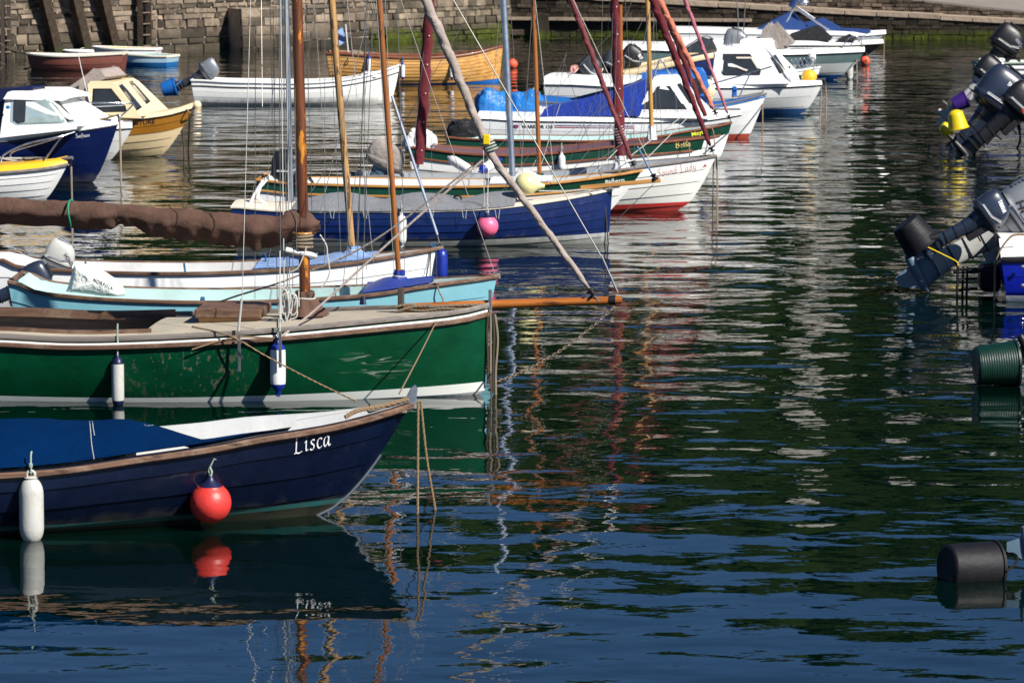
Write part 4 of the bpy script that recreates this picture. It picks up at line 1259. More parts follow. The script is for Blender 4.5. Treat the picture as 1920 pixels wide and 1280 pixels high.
MB().box((hd.x - .2, 0, hd.z - .07), (.3, .2, .02), bev=.004).obj('breasthook', 'greywood', A.root)
A.thwart(.62, 'teak')
cv = lambda t: .12 + .05 * math.sin(t * 7) * (1 - t) + .06 * (1 - t)
A.cover('bluecan', -.0, .84, lambda t: (.29 - .12 * max(0, (t - .4) / .36) + .025 * math.sin(t * 24)) * (1 - max(0, min(1, (t - .75) / .12))) - .09 * max(0, min(1, (t - .78) / .12)), far=lambda t: max(0, min(.72, (t - .77) / .1)), drop=-.005, wrinkle=.018, seed=4)
# cover ties and the sewn seam
for j, pl in enumerate([[(166, 779), (169, 800), (172, 835), (177, 863)], [(172, 779), (174, 798), (177, 815)], [(270, 780), (272, 797), (300, 794), (325, 791), (360, 795), (465, 803)], [(350, 786), (358, 791), (364, 798)]]):
    pts = []
    for px, py in smooth([(a, b, 0) for a, b in pl], 5) and [(p.x, p.y) for p in smooth([(a, b, 0) for a, b in pl], 5)]:
        d_ = A.fr.dirl(ray(px, py)); h_ = A.cb.ray_cast(A.fr.loc(CAM), d_)
        if h_[0]: pts.append(h_[0] - d_ * .006)
    if len(pts) > 2: MB().tube(pts, .0035 if j != 2 else .0015, 5).obj('cover_tie', 'ropewh', A.root)
letter('name_lettering', A.fr, A.hb, script('Lisca', .088, R(35)), (551, 851), (622, 833), 36, 'tsign', A.root, up=(-.05, -1))
# painter lying inside the bow
pr = MB(); strands(pr, smooth([hd + Vector((-.03, -.02, .02)), hd + Vector((-.25, -.12, -.015)), hd + Vector((-.45, -.22, -.035)), hd + Vector((-.55, -.25, -.08))], 5), .018)
pr.obj('painter', 'ropetan', A.root)
rope_obj('cover_lashing', [hd + Vector((-.08, .0, -.01)), hd + Vector((-.9, -.05, -.12))], .003, 'ropewh', A.root)
def side_loc(bt, px, py, r, gap=.01):
    """where a fender of radius r touches the near side in pixel (px, py)"""
    d_ = bt.fr.dirl(ray(px, py)); h_ = bt.hb.ray_cast(bt.fr.loc(CAM), d_)
    p = h_[0] if h_[0] else bt.fr.P(px, py, bt.near * bt.B / 2)
    q = bt.fr.P(px, py, p.y + bt.near * (r + gap))
    return bt.fr.wld(q)
fl = side_loc(A, 59, 957, .088)
fo = root('fender', 'long plain off-white fender with eyes at both ends, nearest the camera at the left', 'fender', fl, 0, 'boat fenders')
r_ = .092
MB().lathe([(.022, -.262), (.05, -.25)] + [(r_ * math.cos(a) ** .8 if math.cos(a) > 0 else 0, -.12 + .13 * math.sin(a)) for a in [R(-70 + 10 * i) for i in range(8)]] + [(r_ * 1.0, -.03), (r_ * 1.0, .03)] + [(r_ * math.cos(a) ** .8, .12 + .13 * math.sin(a)) for a in [R(10 * i) for i in range(8)]] + [(.05, .25), (.022, .262)], n=30).obj('body', 'fendw', fo, ang=60)
for sg in (1, -1):
    MB().tube([(.03 * math.cos(t * .5236), 0, sg * (.272) + .03 * math.sin(t * .5236)) for t in range(13)], .012, 8).obj('eye', 'fendw', fo)
rope_obj('rope', [(0, -.015, .285), (.005, -.02, .32), (0, 0, .36), (0, .01, .42), (0, .05, .44)], .007, 'ropegn', fo)
MB().lathe([(0, -.02), (.015, -.01), (.016, .012), (0, .02)], o=(0, -.01, .345), n=8).obj('knot', 'ropegn', fo)
bl = side_loc(A, 395, 942, .158)
bo_ = ball('large round red ball fender with dark navy neck hung from the nearest boat', bl, .158, 'red', 'navypl', 0)
rope_obj('rope', [(0, 0, .19), (.012, -.01, .24), (-.01, 0, .29), (.004, 0, .35), (0, .02, .4), (-.01, .05, .43)], .009, 'ropegn', bo_)
rope_obj('rope', [(0, 0, .2), (-.014, 0, .25), (.01, -.01, .3), (.03, -.01, .34), (.045, -.01, .33)], .007, 'ropegn', bo_)
hw = A.fr.wld(hd + Vector((.05, 0, .0)))
e1, e2 = W(783, 962), W(816, 956)
e1 = AtY(783, 962, hw.y - .0); e1.z = 0; e1b = W(783, 962)
mooring('tan rope hanging straight down from the nearest boat stem', [hw, hw.lerp(e1b, .5) + Vector((.0, 0, 0)), e1b, e1b + Vector((0, 0, -.3))], .011, 'ropetan', True)
mooring('tan rope slanting away to the right from the nearest boat stem', [hw + Vector((.02, 0, 0)), hw.lerp(e2, .5) + Vector((.0, 0, -.02)), e2, e2 + Vector((.03, 0, -.3))], .011, 'ropetan', True)

# ================================================================== green gaffer
m, n, b = _new('green_topsides')
v, raw = coords(n, (1.3, 1.3, 2.2))
nz = N(n, 'ShaderNodeTexNoise', i_Scale=1.6, i_Detail=8, i_Roughness=.7); n.links.new(v, nz.inputs[0])
base = ramp(n, nz.outputs[0], [(.3, (.0005, .031, .011)), (.7, (.0015, .06, .025))]).outputs[0]
sp = N(n, 'ShaderNodeSeparateXYZ'); n.links.new(raw, sp.inputs[0])
# dried mud spatter in one patch, pale scuffs in another
def blob(cx, cz, rx, rz):
    a = N(n, 'ShaderNodeVectorMath', operation='SUBTRACT'); n.links.new(raw, a.inputs[0]); a.inputs[1].default_value = (cx, 0, cz)
    b2 = N(n, 'ShaderNodeVectorMath', operation='MULTIPLY'); n.links.new(a.outputs[0], b2.inputs[0]); b2.inputs[1].default_value = (1 / rx, 0, 1 / rz)
    l = N(n, 'ShaderNodeVectorMath', operation='LENGTH'); n.links.new(b2.outputs[0], l.inputs[0])
    return ramp(n, l.outputs['Value'], [(.2, (1, 1, 1)), (1.0, (0, 0, 0))]).outputs[0]
vm, _ = coords(n, (20, 20, 14)); vo = N(n, 'ShaderNodeTexNoise', i_Scale=1.0, i_Detail=3, i_Roughness=.7); n.links.new(vm, vo.inputs[0])
vs_, _ = coords(n, (36, 36, 1.6)); st_ = N(n, 'ShaderNodeTexNoise', i_Scale=1.0, i_Detail=2); n.links.new(vs_, st_.inputs[0])
mx = N(n, 'ShaderNodeMath', operation='MAXIMUM')
vc, _ = coords(n, (6, 6, 5)); vn = N(n, 'ShaderNodeTexNoise', i_Scale=1.0, i_Detail=2); n.links.new(vc, vn.inputs[0])
av = N(n, 'ShaderNodeMath', operation='MULTIPLY_ADD'); n.links.new(vn.outputs[0], av.inputs[0]); av.inputs[1].default_value = .55; n.links.new(vo.outputs[0], av.inputs[2])
s1 = ramp(n, av.outputs[0], [(.875, (0, 0, 0)), (.90, (1, 1, 1))]); s2 = ramp(n, st_.outputs[0], [(.66, (0, 0, 0)), (.7, (.6, .6, .6))])
n.links.new(s1.outputs[0], mx.inputs[0]); n.links.new(s2.outputs[0], mx.inputs[1])
GX = -1.0
def gmul(a, b_):
    q = N(n, 'ShaderNodeMath', operation='MULTIPLY'); n.links.new(a, q.inputs[0]); n.links.new(b_, q.inputs[1]); return q.outputs[0]
GREEN = (m, n, b, base, mx, blob, gmul, sp)
def finish_green(mudx, scufx):
    base2 = mixc(n, gmul(mx.outputs[0], blob(mudx, .33, .75, .42)), base, (.11, .11, .075, 1))
    v3, _ = coords(n, (3, 3, 26)); sc = N(n, 'ShaderNodeTexNoise', i_Scale=1.0, i_Detail=5, i_Distortion=1.5); n.links.new(v3, sc.inputs[0])
    s3 = ramp(n, sc.outputs[0], [(.56, (0, 0, 0)), (.66, (.8, .8, .8))])
    base2 = mixc(n, gmul(s3.outputs[0], blob(scufx, .34, .4, .16)), base2, (.35, .4, .33, 1))
    sq = N(n, 'ShaderNodeMath', operation='MULTIPLY'); n.links.new(sp.outputs[0], sq.inputs[0]); n.links.new(sp.outputs[0], sq.inputs[1])
    kk_ = N(n, 'ShaderNodeMath', operation='MULTIPLY_ADD'); n.links.new(sq.outputs[0], kk_.inputs[0]); kk_.inputs[1].default_value = -.0066; n.links.new(sp.outputs[2], kk_.inputs[2])
    lt = N(n, 'ShaderNodeMath', operation='LESS_THAN'); n.links.new(kk_.outputs[0], lt.inputs[0]); lt.inputs[1].default_value = .045
    base2 = mixc(n, lt.outputs[0], base2, (.55, .57, .54, 1))
    n.links.new(base2, b.inputs['Base Color']); b.inputs['Roughness'].default_value = .3; b.inputs['Specular IOR Level'].default_value = .3
    bump(n, b, nz.outputs[0], .003)
Gb = Boat('sailing_boat', 'dark green gaff boat with sand coloured deck, wooden bowsprit and brown sail cover', 'sailing boat', (908, 739), -5, 7.0, 2.1,
          [(-200, 632), (0, 637), (120, 643), (250, 641), (480, 629), (600, 619), (730, 606), (860, 592), (917, 578)], k=.8, bowp=(2.2, .8), mid=(3.2, .6), umax=.5, pw=(2.0, .8), tw=.8, draft=.35)
finish_green(Gb.fr.P(350, 690, -1).x, Gb.fr.P(690, 695, -1).x)
Gb.hull([m], planks=1, lap=0, nu=60)
Gb.deck('deck', 0, 1.0, hole=(.02, .55, .66), dz=.015, camber=.05)
Gb.interior('greywood', floor=.18, th=.05, u1=.6)
Gb.strakes_at(.955, .05, .05, 'teak', 'rubbing_strake', .015)
Gb.strakes_at(.985, .03, .022, 'whiteclean', 'cream_line', .01)
Gb.strakes_at(1.0, .03, .05, 'greywood', 'toe_rail', -.02, dz=.035)
# cockpit coaming: a curved board standing on the side decks, far and near
cm = MB()
for side in (1, -1):
    def cf(u_, v_, side=side):
        u = .0 + .56 * u_; p = Gb.pt(u, 1, side)
        return (p.x, p.y * .66 + .0, p.z + .03 + (.085 if side == -Gb.near else .05) * v_)
    cm.grid(cf, 30, 3); 
    def cf2(u_, v_, side=side):
        q = cf(u_, v_); return (q[0], q[1] - side * .025, q[2])
    cm.grid(cf2, 30, 3, flip=True)
    def cft(u_, v_, side=side):
        q = cf(u_, 1); return (q[0], q[1] - side * .025 * v_, q[2] + .001)
    cm.grid(cft, 30, 2)
cm.obj('cockpit_coaming', 'teak', Gb.root, ang=50)
c0, c1 = Gb.fr.P(368, 590, -.1), Gb.fr.P(492, 586, -.1)
zz = Gb.zg(.5)
MB().box(((c0.x + c1.x) / 2, .15, zz + .19), (abs(c1.x - c0.x), .7, .09), bev=.01).obj('hatch_cover', 'teak', Gb.root, ang=30)
MB().box(((c0.x + c1.x) / 2, .15, zz + .1), (abs(c1.x - c0.x) * .9, .6, .12), m=0).obj('hatch_coaming', 'honey', Gb.root, ang=30)
Gb.mast((557, 0), (573, 586), .108, .098, 'mastor2', n=20)
ma, md = Gb.mv
Gb.coat((575, 590), (571, 545), .2, .085, 'browncov')
# bowsprit with its lashing post
b0, b1 = Gb.fr.P(748, 577, .06), Gb.fr.P(1166, 562, .03)
MB().tube([b0.lerp(b1, i / 10) for i in range(11)], [.038 + .006 * (1 - abs(i - 4) / 6) for i in range(11)], 16).obj('bowsprit', 'sprit', Gb.root, ang=50)
MB().tube([b1 - (b1 - b0).normalized() * .12, b1 - (b1 - b0).normalized() * .06], .047, 14).obj('cranse_iron', 'blackrub', Gb.root)
pb = Gb.fr.P(752, 588, .06)
MB().box((pb.x, .06, pb.z + .1), (.055, .09, .3), bev=.006).obj('samson_post', 'darkwood', Gb.root, ang=30)
for j, (pl, rr_) in enumerate([([(742, 575), (765, 571), (800, 575), (840, 573), (905, 571)], .011), ([(742, 588), (775, 588), (815, 584), (860, 582), (915, 577)], .011), ([(758, 578), (790, 582), (830, 578), (870, 579), (910, 574)], .009), ([(742, 584), (770, 576), (808, 571)], .009)]):
    mb = MB(); strands(mb, smooth([Gb.fr.P(x, y, -.01 - j * .012) for x, y in pl], 5), rr_ * 1.15); mb.obj('lashing_rope', 'rope', Gb.root)
tp = Gb.pt(1, 1, 1)
MB().box((tp.x + .012, 0, tp.z - .0), (.035, .03, .36), bev=.008).obj('stem_band', 'steel', Gb.root, ang=30)
for dz_ in (-.12, .0, .1): MB().tube([(tp.x + .012, -.02, tp.z + dz_), (tp.x + .012, .02, tp.z + dz_)], .012, 8).obj('bolt', 'steel', Gb.root)
# hanks of rope hanging off the stem
for j, x in enumerate((917, 921, 925, 929)):
    a0 = Gb.fr.P(x - 1, 580 + j * 3, -.03); a1 = Gb.fr.P(x - 2 + j, 720 + 8 * j, -.03)
    MB().tube(smooth([a0, a0.lerp(a1, .3) + Vector((.012 * (j - 1), 0, 0)), a0.lerp(a1, .7), a1], 5), .011, 6).obj('hanging_rope', 'rope' if j % 2 else 'ropedark', Gb.root)
e = Gb.fr.loc(W(921, 800)); 
MB().tube([Gb.fr.P(921, 700, -.03), e, e + Vector((0, 0, -.2))], .009, 6).obj('hanging_rope', 'ropedark', Gb.root)
# bobstay chain: real links
c0, c1 = Gb.fr.P(1152, 575, 0), Gb.fr.P(922, 718, 0)
ch = MB(); d_ = c1 - c0; nl = 46
for i in range(nl):
    t = (i + .5) / nl; c = c0 + d_ * t - Vector((0, 0, .10 * 4 * t * (1 - t)))
    dr = (d_ - Vector((0, 0, .4 * (1 - 2 * t)))).normalized(); sd_ = Vector((0, 1, 0)) if i % 2 else dr.cross(Vector((0, 1, 0)))
    ll = d_.length / nl * .62
    ch.tube([c + dr * math.cos(R(a)) * ll + sd_ * math.sin(R(a)) * ll * .62 for a in range(0, 361, 45)], .0055, 5)
ch.obj('bobstay_chain', 'galv', Gb.root)
jb = furled(Gb, (797, 0), (1104, 540), .026, .056, 'beigesail', tw=19, via=[(1010, 412), (925, 297), (905, 255), (868, 165), (838, 92)])
cl = Gb.fr.P(912, 268, 0)
for j in range(4): 
    q = Gb.fr.P(912 + j * 3, 266 + j * 5, 0)
    MB().tube([q + Vector((.06 * math.cos(a * .524), .06 * math.sin(a * .524), .02 * math.cos(a * .524))) for a in range(13)], .009, 6).obj('sail_tie', 'ropegn' if j > 1 else 'ropewh', jb)
q = Gb.fr.P(912, 262, -.07); MB().box(q, (.07, .03, .1), bev=.01).obj('yellow_tag', 'yellow', jb)
Gb.line((1158, 548), (1128, 480), .010, 'steel', 'forestay_tackle'); Gb.line((1128, 482), (838, -20), .0055, 'wire', 'forestay')
# sheets, shrouds, halyards
sh0 = [(905, 300), (700, 478), (590, 580), (530, 630)]
MB().tube(smooth([Gb.fr.P(905, 300, 0), Gb.fr.P(735, 450, -.25), Gb.fr.P(592, 580, -.55), Gb.fr.P(524, 633, -.95)], 8), .0115, 8).obj('jib_sheet', 'beigesail', Gb.root)
MB().tube(smooth([Gb.fr.P(900, 300, .05), Gb.fr.P(700, 452, .2), Gb.fr.P(545, 522, .35), Gb.fr.P(440, 556, .45), Gb.fr.P(368, 582, .5)], 8), .009, 8).obj('jib_sheet', 'beigesail', Gb.root)
MB().tube(smooth([Gb.fr.P(430, 630, -.98), Gb.fr.P(520, 634, -1.0), Gb.fr.P(440, 633, -.99), Gb.fr.P(360, 655, -1.06)], 8), .008, 6).obj('sheet_tail', 'ropetan', Gb.root)
for (x0, y0, x1, y1, o0, o1, r_) in [(526, 470, 523, -5, -.75, -.3, .0045), (525, 640, 525, 470, -.98, -.75, .006), (454, 560, 470, -10, -.96, -.2, .004), (447, 620, 453, 560, -.98, -.97, .012),
                                (478, 560, 479, 40, .9, .2, .003), (549, 540, 549, 420, .5, .5, .004), (543, 545, 536, -5, .02, 0, .006), (539, 545, 530, -5, .0, 0, .005), (533, 560, 526, -5, -.02, 0, .006), (547, 400, 541, -5, 0, 0, .004),
                                (589, -5, 610, 300, -.1, -.1, .003), (515, 370, 506, -5, .9, .3, .0035), (490, -5, 492, 200, .8, .4, .003)]:
    Gb.line((x0, y0), (x1, y1), r_, 'wire' if r_ < .0055 else 'ropewh', 'shroud' if r_ < .0055 else 'halyard', o0, o1)
# chain plates
for px in (447, 524):
    q = Gb.fr.P(px, 648 if px == 447 else 640, -1.07); MB().box((q.x, q.y + .04, q.z - .08), (.03, .012, .34), bev=.004).obj('chain_plate', 'steel', Gb.root)
# coiled halyard tails by the mast
rc = random.Random(3)
for j in range(9):
    cx = 536 + rc.uniform(-10, 14); top = 540 + rc.uniform(-4, 12); bot = 600 + rc.uniform(-22, 12)
    w_ = rc.uniform(5, 11); pts = []
    for k in range(15):
        a = k / 14 * 2 * math.pi
        pts.append(Gb.fr.P(cx + math.sin(a) * w_ + rc.uniform(-1.5, 1.5), (top + bot) / 2 - math.cos(a) * (bot - top) / 2, -.15 - .02 * j))
    MB().tube(smooth(pts, 3), .0075, 6).obj('halyard_coil', 'ropewh', Gb.root)
for pl in ([(600, 440), (612, 460), (614, 480), (618, 510), (610, 530), (602, 540)], [(575, 462), (560, 500), (545, 510)], [(560, 545), (562, 580), (575, 596), (600, 592)]):
    MB().tube(smooth([Gb.fr.P(x, y, -.12) for x, y in pl], 5), .007, 6).obj('loose_line', 'ropewh', Gb.root)
# boom, mast hoops and brown sail cover
bp0, bp1 = Gb.fr.P(575, 424, 0), Gb.fr.P(-260, 386, .35)
top_e = [(-260, 362), (0, 371), (120, 377), (200, 381), (300, 390), (360, 394), (430, 400), (480, 403), (515, 404), (545, 392), (575, 398), (600, 412)]
bot_e = [(-260, 418), (0, 421), (120, 426), (180, 433), (230, 422), (300, 444), (360, 452), (430, 460), (480, 467), (520, 462), (555, 452), (575, 450), (602, 436)]
def edge(E, x):
    for i in range(len(E) - 1):
        if x <= E[i + 1][0]:
            t = (x - E[i][0]) / (E[i + 1][0] - E[i][0]); t = t * t * (3 - 2 * t)
            return E[i][1] + (E[i + 1][1] - E[i][1]) * t
    return E[-1][1]
sc_ = MB()
def scf(u, v):
    px = -260 + 860 * v; offc = .35 * (1 - v)
    a, b2 = Gb.fr.P(px, edge(top_e, px), offc), Gb.fr.P(px, edge(bot_e, px), offc)
    c = (a + b2) / 2; h = (a.z - b2.z) / 2
    th = u * 2 * math.pi
    w = h * .68
    if v > .985: h *= .85; w *= .8
    cz, sy = math.sin(th), math.cos(th)
    yy = sy * w * (1 - (.82 * abs(cz) ** 1.1 if cz < 0 else 0))
    q = Vector((c.x, c.y + yy, c.z + cz * h))
    fold = .016 * math.sin(q.x * 17 + th * 2.2 + 2.2 * noise.noise(Vector((q.x * 1.3, th, 0)))) * (.4 + .6 * noise.noise(Vector((q.x * 2.1, 5, th))))
    fold += .012 * noise.noise(Vector((q.x * 4, th * 1.2, 1))) + .007 * noise.noise(Vector((q.x * 11 + th * 3, th * 1.5, 7))) * (1.2 + cz)
    # creases gathered at the press studs underneath
    for sx in (230, 305, 390, 472):
        gx = Gb.fr.P(sx, 450, .1).x; dx = q.x - gx
        fold += .022 * math.exp(-abs(dx) * 4.5) * math.sin(dx * 30 / (1.25 + cz * .5)) * (1 - cz * .6) * .6
    q += Vector((0, sy, cz)).normalized() * fold
    return q
sc_.grid(scf, 40, 190, cu=True)
n0 = 190
sc_.obj('sail_cover', 'browncov', Gb.root, ang=70)
MB().tube([Gb.fr.P(133, 375 + 26 * (1 - math.cos(R(a))), .165) + Vector((.012 * math.sin(R(2 * a)), .115 * math.sin(R(a)), 0)) for a in range(0, 361, 20)], .01, 6).obj('sail_tie', paint('green_cord', (.0, .2, .1), .7, .1, 0, bmp=0), Gb.root)
MB().tube([bp0 + Vector((-.05, 0, .0)), bp1], .03, 12).obj('boom', 'honey', Gb.root)
for j, zp in enumerate((436, 442, 449, 456, 462)):
    q = Gb.fr.P(571, zp, 0)
    MB().tube([q + Vector((.095 * math.cos(a * .5236) - .02, .095 * math.sin(a * .5236), .006 * math.sin(a * .5236 + j))) for a in range(13)], .012, 8).obj('mast_hoop', 'honey' if j == 0 else 'rope', Gb.root)
g0, g1 = Gb.fr.P(536, 468, -.06), Gb.fr.P(595, 480, -.03)
MB().tube([g0, g1], .026, 12).obj('gooseneck_tube', 'whiteclean', Gb.root)
for pl, mt in (([(604, 575), (592, 535), (600, 515), (612, 500)], 'ropebl'), ([(596, 540), (592, 500), (604, 478)], 'ropebl')):
    pass
l1 = side_loc(Gb, 221, 716, .06)
fender('slim cylinder fender of faded green-white with navy caps, low on the green hull', l1, .058, .46, 'fendw', 'navypl', .26, taper=.75)
l2 = side_loc(Gb, 521, 687, .07)
fender('white tapered fender with cobalt blue cone ends, right one on the green hull', l2, .073, .47, 'fendwc', 'cobalt', .14, taper=.5)
g_ = Gb.fr.wld(Gb.pt(.93, 1, -1, .0))
gp = Gb.fr.wld(Gb.fr.P(818, 602, -.35)); ge = A.fr.wld(hd + Vector((-.1, 0, .06)))
o = MB().tube([v_ - ge for v_ in arc(gp, ge, .01)], .0065, 8).obj('breast_rope', 'ropetan', None, loc=ge); tag(o, 'brown rope tied between the green boat rail and the nearest boat stem', 'rope')
gp2 = Gb.fr.wld(Gb.fr.P(360, 612, -.8)); ge2 = Gb.fr.wld(Gb.fr.P(668, 752, -1.2)); gm = Gb.fr.wld(Gb.fr.P(500, 668, -1.12))
o = MB().tube([v_ - ge2 for v_ in smooth([gp2, Gb.fr.wld(Gb.fr.P(432, 630, -1.06)), gm, Gb.fr.wld(Gb.fr.P(590, 715, -1.16)), ge2], 6)], .008, 8).obj('slack_rope', 'ropetan', None, loc=ge2); tag(o, 'thin brown rope drooping from the cockpit across the green hull', 'rope')

# ================================================================== pale blue boat
lb = paint('pale_blue_topsides', (.17, .39, .46), .35, .06, .1, scale=2)
C = Boat('sailing_boat', 'pale blue open boat with varnished mast and royal blue mast coat', 'sailing boat', (893, 650), -1, 4.75, 1.25,
         [(30, 528), (59, 545), (130, 556), (250, 564), (362, 567), (480, 566), (592, 561), (705, 552), (805, 536), (932, 518)], bowp=(1.6, 1.0), k=.7)
C.hull([lb, M['teak']], planks=5, lap=.01)
C.gunwale('teak', .04, .045, out=.012); C.interior('insideteal', floor=.12); C.thwart(.3); C.thwart(.55)
C.mast((711, 0), (749, 535), .056, .062, 'mastor', n=16)
C.coat((748, 545), (748, 506), .17, .055, 'bluecov')
C.cover('bluecov', .73, .87, lambda t: -.03 + .12 * math.exp(-((t - .35) / .35) ** 2), drop=-.01, name='foredeck_cloth', wrinkle=.01, seed=9, n=20)
for (a, b_, o0, o1) in [((740, 520), (705, -10), -.03, -.05), ((743, 520), (722, -10), .05, .05), ((930, 520), (748, -10), 0, 0), ((679, 540), (701, -10), -.5, -.05), ((668, 555), (687, -10), .5, .05)]:
    C.line(a, b_, .004, 'wire', 'shroud', o0, o1)
stemhead(C, 'greywood', .03, .06)
for pl, mt in (([(820, 535), (824, 548), (830, 560), (832, 578)], 'rope'), ([(795, 538), (812, 530), (828, 524), (818, 531)], 'ropewh')):
    MB().tube(smooth([C.fr.P(x, y, -.34 if i else -.3) for i, (x, y) in enumerate(pl)], 5), .008, 6).obj('fore_rope', mt, C.root)
for px in (681, 380, 680):
    q = C.fr.P(px, 560, -.6); MB().loft([((q.x, q.y, q.z + .02), (.02, 0, 0), (0, .012, 0)), ((q.x, q.y - .01, q.z - .06), (.035, 0, 0), (0, .02, 0))], 10, 2).obj('shroud_lashing', 'ropebl' if px < 400 else 'navypl', C.root)
# its outboard under a white lettered cover
q = C.fr.P(118, 548, -.15)
hood = root('motor_cover', 'stained white cloth cover with NORFOLK lettering over a small outboard', 'motor cover', Vector((*C.fr.wld(C.fr.P(180, 552, -.1)).xy, 0)))
hp = [(123, 545), (128, 535), (140, 500), (146, 495), (165, 497), (200, 510), (232, 540), (229, 556), (180, 552), (150, 548)]
hf = Frame(hood.location, -1)
mb = MB(); K = 9
outl = [(p.x, p.y) for p in smooth([(a, b2, 0) for a, b2 in hp + [hp[0]]], 4)][:-1]
ctr = (178, 530)
def hoodf(u, v):
    i = int(u * len(outl)) % len(outl); ox, oy = outl[i]
    a = (v - .5) * math.pi; s_ = math.cos(a) ** .45 if abs(v - .5) < .499 else 0
    px, py = ctr[0] + (ox - ctr[0]) * s_, ctr[1] + (oy - ctr[1]) * s_
    p = hf.P(px, py, 0.0); p.y = math.sin(a) * .2
    p += Vector((noise.noise(p * 7), 1.6 * noise.noise(p * 7 + Vector((3, 0, 0))), noise.noise(p * 7 + Vector((0, 9, 0))))) * .018
    return p
mb.grid(hoodf, len(outl), 15, cu=True)
M['norf'] = paint('stained_white_canvas', (.66, .68, .64), .85, .08, .75, (.3, .34, .26, 1), scale=2.5, bmp=.02, spec=.2)
ho = mb.obj('cloth', 'norf', hood, ang=60)
hb_ = mb.bvh()
letter('lettering', hf, hb_, plain('NORFOLK', .02, 0, 1.15), (173, 527), (211, 544), 6.4, 'tblack', hood)
letter('lettering', hf, hb_, plain('Our Majesty is Sea', .01), (173, 539.5), (203, 553), 2.6, 'tblack', hood)
mbk = []
for a in range(9):
    th = a / 9 * 6.283; mbk.append([(157 + 5 * math.cos(th), 524 + 6 * math.sin(th)), (158.5 + 5.4 * math.cos(th + .5), 524 + 6.5 * math.sin(th + .5))])
for i, sg in enumerate(mbk):
    pts = []
    for px, py in sg:
        d_ = hf.dirl(ray(px, py)); h_ = hb_.ray_cast(hf.loc(CAM), d_)
        if h_[0]: pts.append(h_[0] - d_ * .004)
    if len(pts) == 2: MB().tube(pts, .003, 4).obj('emblem_mark', 'tgrey', hood)

# ================================================================== white boat behind it
wh = paint('white_topsides', (.78, .79, .79), .3, .05, .1, scale=2, scum=.4)
D = Boat('sailing_boat', 'white open boat with wooden gunwale, pale worn mast and faded blue mast coat', 'sailing boat', (775, 592), -1, 4.7, 1.2,
         [(14, 488), (32, 500), (132, 508), (225, 512), (360, 513), (480, 509), (560, 504), (670, 492), (755, 478), (830, 464)], bowp=(1.6, 1.0), k=.75)
D.hull([wh], planks=5, lap=.008)
D.gunwale('teak', .042, .045, out=.012); D.interior('inside', floor=.12); D.thwart(.3); D.thwart(.55)
D.mast((622, 0), (661, 478), .075, .085, 'mastpale', n=16)
D.coat((664, 485), (663, 461), .2, .07, 'bluepale')
D.cover('bluepale', .6, .86, lambda t: -.05 + .12 * math.exp(-((t - .7) / .25) ** 2), drop=-.01, name='foredeck_cloth', wrinkle=.012, seed=2, n=20)
for (a, b_, o0, o1, r_, mt) in [((609, 495), (609, -10), -.5, 0, .003, 'wire'), ((683, 480), (684, -10), .45, 0, .003, 'wire'), ((655, 460), (626, -10), -.05, 0, .005, 'wire'), ((820, 440), (735, 180), 0, 0, .016, 'alu'), ((826, 464), (820, 440), 0, 0, .006, 'rope')]:
    D.line(a, b_, r_, mt, 'stay' if r_ < .01 else 'furling_pole', o0, o1)
for x, y, mt in ((816, 462, 'ropebl'), (822, 466, 'ropebl'), (806, 470, 'ropetan')):
    q = D.fr.P(x, y, 0)
    MB().tube([q + Vector((.05 * math.cos(a * .6) + .0, .03 * math.sin(a * .6), .03 * math.sin(a * .6 + x))) for a in range(11)], .008, 6).obj('stem_lashing', mt, D.root)
D.line((818, 470), (827, 522), .007, 'ropebl', 'painter', -.05, -.05); D.line((808, 472), (806, 524), .006, 'rope', 'painter', -.08, -.08); D.line((806, 470), (797, 530), .004, 'ropebl', 'painter', -.09, -.09)
bf = root('fender', 'cobalt blue sausage fender hanging at the white boat stem', 'fender', D.fr.wld(D.fr.P(828, 498, -.02)), 0, 'boat fenders')
MB().lathe([(.0, -.19), (.03, -.185), (.062, -.14), (.07, -.08), (.07, .1), (.062, .15), (.03, .19), (0, .195)], n=20).obj('body', 'cobalt', bf, ang=60)
rope_obj('rope', [(0, 0, .19), (.01, 0, .22), (-.01, 0, .26)], .008, 'ropebl', bf)
o, cb = outboard('silver outboard with dark lettering on the stern of the white boat', D.fr.wld(D.fr.P(116, 512, .1)), 30, .74, cowl='oblight', leg='obgrey')
fr_ = MF(o); M['obsil'] = paint('silver_cowl', (.42, .45, .52), .22, .06, .05, metal=.5, coat=.5, bmp=0)
o.children[0].data.materials[0] = M['obsil']
letter('lettering', fr_, cb.bvh(), plain('HONDA', .03), (119, 478), (137, 505), 7, 'tblack', o)
for px, y in ((160, 497), (345, 500), (497, 483)):
    MB().tube([D.fr.P(px, y - 6, .45), D.fr.P(px + 1, y, .48), D.fr.P(px + 2, y + 10, .42)], .012, 6).obj('tie', 'ropebl', D.root)
# dark outboard behind the left sterns
o, cb = outboard('dark outboard leg tilted up behind the two left sterns', AtY(48, 556, W(45, 610).y), 66, .8, cowl='obnavy', leg='obnavy')

